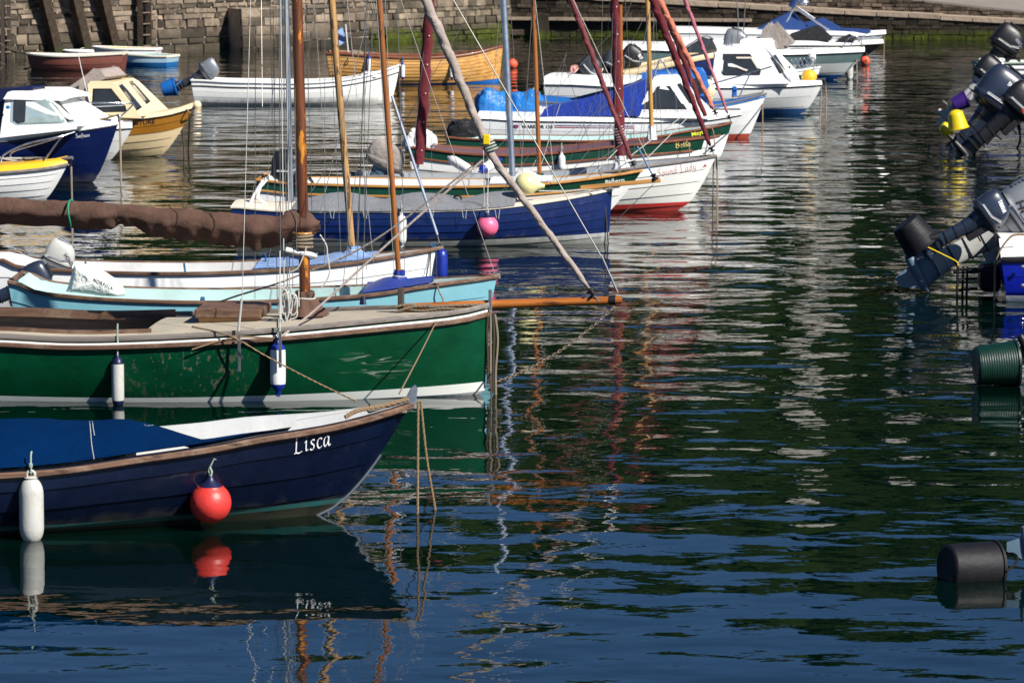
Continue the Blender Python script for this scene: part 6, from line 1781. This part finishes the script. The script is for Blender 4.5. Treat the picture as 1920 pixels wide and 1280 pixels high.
mooring('rope curving down from the grey-teal banded bow', [Mb.fr.wld(Mb.fr.P(1604, 95, 0)), Mb.fr.wld(Mb.fr.P(1606, 110, 0)), W(1607, 158), W(1607, 158) + Vector((0, 0, -.2))], .014, 'rope')
o, cb = outboard('silver outboard raised behind the wheelhouse roof of the cabin cruiser', Mb.fr.wld(Mb.fr.P(1390, 104, .9)), 14, 1.3, cowl='obgrey', leg='obdark')
G2 = motorboat('small white boat with green bottom and cluttered pulpit between the cruiser and the grey-teal boat', (1524, 166), -5, 3.6, 1.5,
               [(1250, 140), (1400, 142), (1487, 134), (1538, 126)], paint('white_hull_green_bottom', (.7, .71, .68), .3, .05, .1, bands=[(.32, (.003, .06, .045))]), rub='whiteclean')
for j in range(6): rail(G2, [(1478 + j * 8, 128 - j, -.3), (1484 + j * 8, 112 - j, -.28), (1492 + j * 8, 126, -.2)], .012)
nk_ = paint('black_white_hull', (.012, .014, .02), .3, .1, .1)
Nb = motorboat('sleek white boat with black lower hull, black cover and bow rail', (1598, 114), -6, 4.8, 1.8,
               [(1300, 84), (1400, 85), (1512, 84), (1590, 84), (1656, 80)], nk_, rub='whiteclean', rubs=(.03, .05), k=.6)
bulwark(Nb, lambda u: .14 - .08 * u, 'whiteclean', rake=.06)
cabin(Nb, [(1478, 74, .6), (1482, 66, .5), (1529, 51, .3), (1536, 52, .3), (1558, 72, .5), (1556, 76, .6)], 'cockpit_cover', 'blackcov')
cabin(Nb, [(1570, 77, .5), (1592, 66, .3), (1606, 75, .4)], 'bow_cover', 'blackcov')
rail(Nb, [(1610, 78, -.3), (1624, 66, -.2), (1650, 72, 0)], .013)
mooring('rope dropping from the black and white bow', [Nb.fr.wld(Nb.fr.P(1622, 90, 0)), Nb.fr.wld(Nb.fr.P(1625, 100, 0)), W(1624, 155), W(1624, 155) + Vector((0, 0, -.2))], .014, 'ropedark')
Ob = motorboat('farthest white cruiser with blue folded canopy frames and a radar mast', (1612, 92), -6, 5.2, 1.9,
               [(1300, 62), (1400, 64), (1541, 65), (1620, 66), (1661, 63)], wv_, rub='whiteclean', rubs=(.03, .04), k=.6)
bulwark(Ob, lambda u: .12 - .05 * u, 'whiteclean', rake=.06)
cabin(Ob, [(1411, 66, .6), (1410, 61, .6), (1470, 29, .4), (1484, 23, .35), (1516, 56, .5), (1482, 67, .6)], 'canopy', 'bluesail')
cabin(Ob, [(1505, 56, .3), (1506, 45, .3), (1543, 35, .2), (1576, 55, .4), (1630, 58, .3), (1632, 61, .3), (1540, 61, .4)], 'folded_canopy', 'bluesail')
MB().tube([Ob.fr.P(1466, 60, -.5), Ob.fr.P(1490, 12, -.3), Ob.fr.P(1502, -20, -.3)], .04, 8).obj('radar_mast', 'alu', Ob.root)
MB().tube([Ob.fr.P(1484, 14, -.32), Ob.fr.P(1496, -14, -.32)], .09, 8).obj('rolled_flag', 'bluesail', Ob.root)
for o_ in (-.5, .3): rail(Ob, [(1494, 18, o_), (1556, 58, o_ - .05)], .028, 'canopy_frame'); rail(Ob, [(1496, 14, o_), (1528, 36, o_)], .028, 'canopy_frame')
MB().lathe([(0, -.09), (.13, -.06), (.17, 0), (.13, .06), (0, .09)], o=Ob.fr.P(1507, 5, -.3), n=18).obj('radar_dome', 'alu', Ob.root)
mooring('rope dropping from the farthest cruiser bow', [Ob.fr.wld(Ob.fr.P(1657, 64, 0)), Ob.fr.wld(Ob.fr.P(1658, 75, 0)), W(1657, 112), W(1657, 112) + Vector((0, 0, -.2))], .014, 'ropetan')
ball('orange ball buoy floating right of the back row bows', W(1622, 122) + Vector((0, 0, .1)), .13, 'orange', 'orange', 0, neck=.4, cat='buoy', group='floating mooring buoys')
ball('orange ball buoy floating beside the varnished boat', W(961, 128) + Vector((0, 0, .1)), .13, 'orange', 'orange', 0, neck=.6, cat='buoy', group='floating mooring buoys')
ball('small cream ball buoy floating off the cream cabin boat bow', W(369, 201) + Vector((0, 0, .04)), .1, 'cream', 'cream', 0, neck=.4, cat='buoy', group='floating mooring buoys')

# ================================================================== boats at the top left
wp_ = paint('white_rowboat', (.8, .8, .77), .3, .05, .12, scale=2, scum=.5)
Pb = Boat('rowing_boat', 'slim white rowing boat with black line under its rail and an outboard at the left', 'boat', (733, 195), 1, 4.15, 1.35,
          [(377, 151), (430, 154), (480, 155), (560, 156), (640, 151), (700, 139), (750, 122)], bowp=(1.8, .9), k=.85)
Pb.hull([wp_], planks=7, lap=.003); Pb.interior('inside', floor=.14); Pb.gunwale('whiteclean', .045, .04); Pb.strakes_at(.86, .012, .022, 'black', 'black_line', .012)
lump(MB(), Pb.fr.P(695, 140, 0), (.22, .3, .08), 5, .2).obj('bow_locker', 'whiteclean', Pb.root)
o, cb = outboard('grey outboard tilted out of the water on the slim white rowing boat', Pb.fr.wld(Pb.fr.P(383, 150, 0)), 62, .92, cowl='obgrey', leg='obdark', handle=True, prop=False)
bucket_on(o, .92, 'bright blue bucket tied over a propeller left of the slim white rowing boat', .2, .15, .28, 'bluepl', ax=(-.25, 0, -1), at=(-.18, 0, -.66), ribs=0)
M['varn2'] = wood('varnished_planks_blue_boot', (.34, .15, .035), (.72, .41, .12), .35, .7, 0, .3, .2)
Qb = Boat('rowing_boat', 'varnished wooden clinker boat with blue bottom and three hanging fenders', 'boat', (936, 155), 4, 3.95, 1.5,
          [(638, 101), (700, 106), (760, 109), (820, 108), (870, 104), (905, 97), (943, 86)], bowp=(2.0, .8), k=.95, pw=(2.1, .75), tw=.7)
Qb.hull([M['varn2'], M['bluepl']], planks=12, lap=.012, sheer={11: 1, 10: 1, 9: 1, 8: 1})
Qb.gunwale('mahog', .05, .06); Qb.interior('mahog', floor=.2); Qb.thwart(.4); Qb.thwart(.65)
for lab, px in (('left blue-topped white fender on the varnished boat', 692), ('middle blue-topped white fender on the varnished boat', 755), ('right blue-topped white fender on the varnished boat', 847)):
    fender(lab, side_loc(Qb, px, 133 if px != 692 else 122, .05), .05, .38, 'fendwc', 'cobalt', .1, taper=.6, group='fenders on the varnished boat', ropem='ropebl')
fp = Qb.fr.P(653, 98, .2); fq = Qb.fr.P(648, 46, .2)
MB().tube([fp, fq], .012, 6).obj('flagstaff', 'whiteclean', Qb.root)
fl_ = MB(); fl_.grid(lambda u, v: tuple(fq + Vector((-.02 - .16 * u - .03 * math.sin(v * 5), .05 * math.sin(v * 7 + u * 4), -.04 - .36 * v - .1 * u))), 8, 12); fl_.obj('flag', 'bluepale', Qb.root, ang=80)
lump(MB(), Qb.fr.P(668, 100, .1), (.16, .14, .09), 9, .3).obj('rope_pile', 'rope', Qb.root)
mooring('rope hanging from the varnished boat stern into the water', [Qb.fr.wld(Qb.fr.P(655, 98, -.4)), Qb.fr.wld(Qb.fr.P(652, 120, -.6)), W(644, 150), W(644, 150) + Vector((0, 0, -.2))], .012, 'rope')

cr_ = paint('cream_hull', (.76, .6, .35), .3, .05, .1, scale=2, scum=.4); br_ = paint('ochre_sheer_band', (.33, .14, .015), .3, .1, .1)
Rb = motorboat('cream cabin boat with ochre side band, beige canopy and dark windows', (300, 293), -16, 4.6, 1.9,
               [(60, 224), (120, 226), (170, 228), (225, 228), (290, 221), (325, 215), (362, 204)], cr_, planks=7, lap=.01, ns=2, sheerm=br_, deckm='cream', rub='black', rubs=(.025, .025), k=.75)
bulwark(Rb, lambda u: .08, 'cream', rake=.03)
ck, ckb = cabin(Rb, [(172, 216, .78), (166, 160, .6), (171, 154, .56), (206, 154, .55), (214, 160, .57), (262, 220, .74)], mat='cream')
window(Rb, ckb, [(177, 169), (208, 169), (232, 199), (234, 208), (181, 209), (175, 203)], Rb.root)
window(Rb, ckb, [(223, 161), (229, 157), (264, 199), (255, 205)], Rb.root); window(Rb, ckb, [(237, 148), (243, 146), (280, 188), (273, 193)], Rb.root)
cc, ccb = cabin(Rb, [(108, 214, .72), (106, 182, .6), (163, 139, .5), (176, 130, .45), (186, 132, .45), (196, 146, .5), (168, 158, .58), (172, 214, .72)], 'canopy', 'beigesail')
window(Rb, ccb, [(118, 178), (148, 160), (148, 184), (122, 190)], Rb.root, frame=None)
rail(Rb, [(330, 208, -.1), (352, 204, 0), (366, 200, 0)], .018, 'bow_roller', 'steel')
letter('name_lettering', Rb.fr, Rb.hb, plain('VENTURE', .02, .2), (236, 238), (292, 231), 8, 'tblack', Rb.root)
for i, (x0, y0, x1, y1) in enumerate(((336, 210, 345, 290), (350, 205, 353, 282))):
    mooring('rope dropping from the cream cabin boat bow, %s one' % ('right' if i else 'left'), [Rb.fr.wld(Rb.fr.P(x0, y0, -.05)), Rb.fr.wld(Rb.fr.P(x0 + 5, y0 + 14, -.05)), W(x1, y1), W(x1, y1) + Vector((0, 0, -.2))], .013, 'rope')
Ub = motorboat('white boat mostly hidden between the navy hull and the cream cabin boat', (207, 300), -14, 4.2, 1.8,
               [(0, 225), (80, 232), (150, 240), (200, 243), (248, 241)], paint('dull_white_hull', (.68, .69, .69), .3, .05, .1), rub='black', rubs=(.025, .02), k=.8)  # even hull white, slightly duller than the neighbouring boats
bulwark(Ub, lambda u: .2 - .1 * u, 'whiteclean', rake=.1)
rail(Ub, [(118, 193, -.6), (180, 193, -.5), (240, 194, -.2), (247, 199, -.1), (222, 222, -.2)], .014); rail(Ub, [(115, 203, .3), (232, 197, .2)], .016)
nv2 = paint('navy_motor_hull', (.001, .007, .055), .28, .15, .08, scum=.3)
Sb = motorboat('white wheelhouse boat with navy hull and white script name, at the left edge', (174, 342), -12, 5.2, 2.0,
               [(-120, 270), (0, 266), (60, 259), (125, 249), (180, 241), (221, 234)], nv2, rub='rubgrey', rubs=(.02, .02), k=.75)
bulwark(Sb, lambda u: .13, 'whiteclean', rake=.04)
ck, ckb = cabin(Sb, [(2, 256, .84), (12, 186, .66), (88, 183, .6), (144, 229, .78), (142, 240, .8)])
cabin(Sb, [(10, 184, .72), (16, 175, .68), (24, 172, .64), (85, 173, .6), (118, 181, .58), (124, 185, .6), (118, 187, .6)], 'wheelhouse_roof')
window(Sb, ckb, [(26, 185), (84, 184), (116, 226), (112, 229), (34, 232), (24, 226)], Sb.root, mat='glassl', frame='greyblue')
patch('curtain', Sb.fr, ckb, [(27, 187), (49, 186), (47, 228), (35, 230), (26, 224)], 'obdark', Sb.root, eps=.03)
window(Sb, ckb, [(93, 186), (107, 186), (140, 225), (128, 228)], Sb.root, frame='greyblue')
cabin(Sb, [(-90, 256, .7), (-90, 180, .6), (-20, 170, .55), (58, 164, .3), (60, 168, .3), (12, 178, .6), (2, 256, .75)], 'cockpit_cover', 'navypl')
letter('name_lettering', Sb.fr, Sb.hb, script('Swiftsure', .12, R(45)), (142, 259), (169, 256), 7.5, 'tsign', Sb.root)
rail(Sb, [(158, 90, -.4), (147, 100, -.4), (160, 160, -.3), (172, 205, -.3)], .006, 'whip_antenna', 'whiteclean')
rail(Sb, [(213, 219, 0), (223, 216, 0), (226, 225, 0)], .016, 'bow_roller', 'steel')
MB().tube([Sb.fr.P(x, y, -.1) for x, y in ((165, 232), (180, 226), (200, 222), (215, 217))], .016, 6).obj('bow_warp', 'ropetan', Sb.root)
MB().lathe([(0, 0), (.03, .01), (.03, .05), (0, .06)], o=Sb.fr.P(16, 201, -.8), ax=(0, -1, 0), n=12).obj('side_lamp', 'bluetarp', Sb.root)
mooring('pale rope dropping straight from the navy wheelhouse boat bow', [Sb.fr.wld(Sb.fr.P(222, 218, 0)), Sb.fr.wld(Sb.fr.P(225, 240, 0)), W(227, 350), W(227, 350) + Vector((0, 0, -.2))], .016, 'rope')
Tb = Boat('motor_boat', 'white clinker boat with yellow deck and bow rail, cut by the left edge', 'motor boat', (86, 373), -9, 4.4, 1.7,
          [(-150, 330), (0, 324), (60, 319), (100, 314), (127, 308)], bowp=(1.8, .9), k=.8)
Tb.hull([M['white']], planks=7, lap=.012); Tb.deck('yellowdeck', 0, 1, dz=.01, camber=.1)
bulwark(Tb, lambda u: .1, 'yellowdeck', rake=.05); Tb.strakes_at(1.0, .05, .045, 'greywood', 'rub_rail', .02)
rail(Tb, [(2, 305, -.5), (8, 290, -.45), (50, 270, -.35), (105, 258, -.2), (140, 248, 0)], .015); rail(Tb, [(82, 302, -.1), (112, 262, -.15), (117, 258, -.15)], .014); rail(Tb, [(22, 298, .3), (24, 285, .3), (80, 268, .25), (118, 256, .1)], .012)
lump(MB(), Tb.fr.P(62, 300, .1), (.3, .16, .05), 7, .3, fold=1.5).obj('rope_heap', 'rope', Tb.root)
MB().tube([Tb.fr.P(x, y, 0) for x, y in ((0, 296), (30, 302), (62, 303), (40, 297), (12, 297))], .016, 6).obj('bow_warp', 'ropewh', Tb.root)
rail(Tb, [(105, 300, 0), (128, 297, 0), (137, 297, 0)], .03, 'bow_roller', 'rubgrey')
mooring('wet rope hanging from the yellow decked bow in front of the navy hull', [Tb.fr.wld(Tb.fr.P(133, 300, 0)), Tb.fr.wld(Tb.fr.P(134, 330, 0)), W(136, 455), W(136, 455) + Vector((0, 0, -.2))], .016, 'rope')
# tenders under the quay
def tender(label, wl, yaw, L, B, gun, mat, inm='inside', railm='creamlight', **kw):
    bt = Boat('tender', label, 'dinghy', wl, yaw, L, B, gun, bowp=(2.2, .7), k=.9, pw=(2.2, .7), **kw)
    bt.hull([mat], planks=3, lap=.006, nu=26); bt.interior(inm, floor=.12); bt.gunwale(railm, .05, .05); bt.thwart(.5, 'greywood')
    return bt
tender('small red-brown rowing dinghy under the quay wall', (58, 131), 177, 2.32, 1.15, [(229, 101), (180, 104), (120, 106), (80, 104), (50, 101)], paint('red_brown_hull', (.17, .05, .035), .6, .1, .15))
lbt = tender('small pale blue rowing dinghy with white transom beside the red-brown one', (222, 122), 160, 1.5, 1.0, [(290, 106), (262, 104), (240, 103), (216, 99)], paint('powder_blue_hull', (.3, .45, .55), .5, .1, .1, bands=[(.1, (.01, .12, .35))]), inm='insideteal')
tender('white and yellow dinghy moored behind the pale blue one', (184, 112), 172, 1.6, .9, [(288, 93), (260, 93), (220, 92), (173, 88)], M['white'], inm='yellowdeck', railm='whiteclean')
tender('tiny blue and white dinghy behind the red-brown one', (122, 108), 178, .9, .7, [(176, 97), (150, 97), (118, 95)], M['bluepl'], railm='whiteclean')
for i, (x0, y0, x1, y1, lab) in enumerate([(55, 100, -40, 45, 'upper'), (55, 128, -40, 85, 'lower')]):
    a, b_ = W(x0, 131) , LW0
    p = AtY(x0, y0, W(58, 131).y); q = AtY(x1, y1, W(58, 131).y + 6)
    o = MB().tube([v_ - p for v_ in arc(p, q, .2)], .02, 6).obj('stern_line', 'rope', None, loc=p); tag(o, 'slanting %s rope from the red-brown dinghy up to the quay' % lab, 'rope')

# ================================================================== motors along the right edge
bh_ = paint('bright_blue_hull', (.004, .012, .28), .25, .1, .05, bands=[(.075, (.7, .7, .7))], coat=.3)
X1 = motorboat('bright blue and white motor boat cut by the right edge, stern carrying two outboards', (2680, 556), -3, 5.0, 2.0,
               [(1888, 487), (2000, 484), (2300, 476), (2500, 465), (2720, 440)], bh_, rub='black', rubs=(.05, .07), k=.7)
bulwark(X1, lambda u: .2, 'whiteclean', rake=.22)
MB().tube(smooth([X1.fr.P(x, y, -.75) for x, y in ((1925, 440), (1905, 440), (1893, 446), (1875, 470), (1866, 500), (1865, 540), (1863, 580))], 4), .012, 6).obj('stern_rope', 'ropetan', X1.root)
for z_ in (500, 535):
    q = X1.fr.P(1917, z_, -1.0); MB().lathe([(0, -.02), (.022, -.015), (.022, .01), (0, .02)], o=q, ax=(0, -1, 0), n=12).obj('hull_fitting', 'chrome', X1.root)
ld_ = MB()
for px in (1796, 1806, 1814): ld_.tube([X1.fr.P(px, 500, -.4 + (px - 1796) * .02), X1.fr.P(px - 2, 565, -.4 + (px - 1796) * .02)], .014, 6)
for y in (505, 524, 543): ld_.tube([X1.fr.P(1794, y, -.4), X1.fr.P(1832, y - 2, -.1)], .012, 6)
for y in (510,): ld_.tube([X1.fr.P(1815, y, -.2), X1.fr.P(1880, y - 10, -.2)], .02, 6)
ld_.obj('boarding_ladder', 'blackrub', X1.root)
MB().box(X1.fr.P(1855, 520, .0), (.24, .5, .3), bev=.04).obj('transom_bracket', 'blackrub', X1.root)
q = X1.fr.wld(X1.fr.P(1894, 458, .15))
o, cb = outboard('large silver-grey outboard with dark lettering, behind the small navy one at the right edge', q, 61, 1.45, cowl='obgrey', leg='oblight', lower='obblue', prop=False, yaw=R(2), cowls=(1.15, 1.1, 1.15))
letter('lettering', MF(o), cb.bvh(), plain('HONDA', .05), (1905, 378), (1934, 470), 15, 'tblack', o, up=(.95, -.3))
q = X1.fr.wld(X1.fr.P(1842, 430, -.45))
o, cb = outboard('small navy outboard with white lettering, tilted in front of the larger silver-grey one', q, 60, .9, cowl='obnavy', leg='obnavy', handle=True, prop=False)
letter('lettering', MF(o), cb.bvh(), plain('YAMAHA', .05), (1871, 377), (1881, 400), 8, 'tsign', o, up=(.9, -.3))
MB().tube(smooth([MF(o).loc(X1.fr.wld(X1.fr.P(x, y, -.62))) for x, y in ((1720, 465), (1735, 462), (1770, 478), (1793, 490), (1796, 498))], 4), .007, 6).obj('lashing_cord', 'yellow', o)
MB().lathe([(.05, -.09), (.052, 0), (.05, .12), (.038, .125)], o=MF(o).loc(X1.fr.wld(X1.fr.P(1741, 448, -.62))), ax=(.3, 0, 1), n=14).obj('tube', 'black', o)
bucket_on(o, .9, 'ribbed black tub over the propeller of the small navy outboard', .225, .18, .33, 'blackrub', ax=(-1, 0, -.12), at=(-.2, 0, -.78), ribs=9, handle=False)
# green bucket
g0 = W(1900, 722)
bucket('ribbed dark green bucket over a propeller just above the water at the right edge', Vector((g0.x + .02, g0.y, .22)), (-1, -.1, -.06), .22, .19, .38, paint('green_plastic', (.0006, .022, .014), .4, .15, .05), ribs=16)
o, cb = outboard('dark outboard behind the green bucket, mostly outside the right edge', Vector((g0.x + .9, g0.y, .55)), 62, 1.0, cowl='obdark', leg='black', prop=False)
b0_ = W(1868, 1080)
bucket('black ribbed bucket floating half under water at the lower right', Vector((b0_.x - .02, b0_.y, .07)), (-1, -.38, .05), .182, .165, .36, 'blackrub', ribs=18)
o, cb = outboard('pale grey outboard leg resting in the water behind the floating black bucket', Vector((b0_.x + .86, b0_.y + .1, .16)), 82, .8, cowl='obgrey', leg='obblue', prop=False)
# upper right cluster
y0 = W(1880, 280)
def PR(px, py, dy=0.0): return AtY(px, py, y0.y + dy)
o, cb = outboard('large navy outboard with white lettering and yellow bucket at the upper right', PR(1872, 232, .3), 40, 1.85, cowl='obnavy', leg='obnavy', cowls=(1.1, 1.1, 1.1), prop=False)
letter('lettering', MF(o), cb.bvh(), plain('YAMAHA', .05), (1888, 158), (1906, 178), 8, 'tsign', o)
bucket('bright yellow bucket upside down over the propeller of the large navy outboard', PR(1797, 241, -.3), (-.22, 0, 1), .185, .14, .24, 'yellow', ribs=0, handle=False, dome=.1)
bucket('second yellow bucket half behind the first one, low over the water', PR(1784, 248, .1), (-.8, 0, .5), .13, .1, .18, 'yellow', ribs=0, handle=False, dome=.05)
o, cb = outboard('black outboard with a red flash, low beside the large navy one', PR(1905, 228, -1.2), 48, 1.35, cowl='black', leg='black')
patch('red_flash', MF(o), cb.bvh(), [(1915, 204), (1921, 203), (1924, 216), (1919, 216)], 'tred', o, sub=3)
o, cb = outboard('black outboard with grey leg above the purple bucket', PR(1850, 166, 2.2), 42, 1.15, cowl='black', leg='oblight', prop=False)
bucket('purple bucket over a propeller at the upper right', PR(1812, 186, 1.9), (-.85, 0, -.4), .16, .13, .26, 'purple', ribs=0)
y1 = W(1880, 136)
def PQ(px, py, dy=0.0): return AtY(px, py, y1.y + dy)
wn_ = paint('white_navy_boat', (.7, .7, .7), .3, .05, .1, bands=[(.3, (.008, .02, .1))])
X2 = motorboat('small white and navy boat above the purple bucket at the right edge', (2130, 160), 3, 3.6, 1.5, [(1866, 128), (1900, 130), (2000, 128), (2150, 112)], wn_, deck=False)
X2.interior('inside', floor=.15)
X3 = tender('flat dark green dinghy loaded with white bags at the upper right', (2010, 132), 2, 2.4, 1.1, [(1828, 119), (1860, 119), (1920, 118), (2020, 114)], paint('green_dinghy', (.003, .08, .06), .5, .1, .1), railm='ropegn')
for j, (px, s_) in enumerate(((1842, .09), (1862, .13), (1876, .1))):
    r = root('bag', ['small round white bag in the green dinghy', 'pointed white bag, largest in the green dinghy', 'white bag at the right of the green dinghy'][j], 'bag', PQ(px, 115, .4), 0, 'white bags in the green dinghy')
    lump(MB(), (0, 0, 0), (s_ * 1.1, s_, s_), j * 7, .3).obj('cloth', 'whitecloth', r, ang=70)
o, cb = outboard('black outboard with white lettering at the top right corner', PQ(1886, 112, .6), 40, 1.7, cowl='black', leg='black')
letter('lettering', MF(o), cb.bvh(), plain('MERCURY', .04), (1903, 75), (1918, 94), 6, 'tgrey', o)

# the boats those right hand motors hang on lie outside the frame
def offstage(label, pos, hullm, L=4.2, z=.55):
    s_ = (lambda w: (960 + FPX * (w.x) / ((w - CAM).dot(FWD)), 640 - FPX * ((w - CAM).dot(UP)) / ((w - CAM).dot(FWD))))
    st = Vector((pos[0], pos[1], 0)); px = lambda dx, zz: s_(st + Vector((dx, 0, zz)))
    bt = motorboat(label, px(L, 0), 0, L, 1.7, [s_(st + Vector((dx, -.8, zz))) for dx, zz in ((.05, z), (L * .35, z - .02), (L * .65, z + .05))] + [px(L + .35, z + .25)], hullm, deck=False)
    bt.interior('inside', floor=.12); bt.thwart(.4); return bt
offstage('grey motor boat carrying the motor with the green bucket, beyond the right edge', (g0.x + .95, g0.y), M['greyblue'])
offstage('white motor boat carrying the floating bucket motor, beyond the right edge', (b0_.x + .95, b0_.y + .1), M['hullwhite'], 4.0, .5)
pz = PR(1940, 262, .6)
offstage('navy motor boat carrying the upper right cluster of motors, beyond the right edge', (pz.x, pz.y), nv2, 4.6, .7)
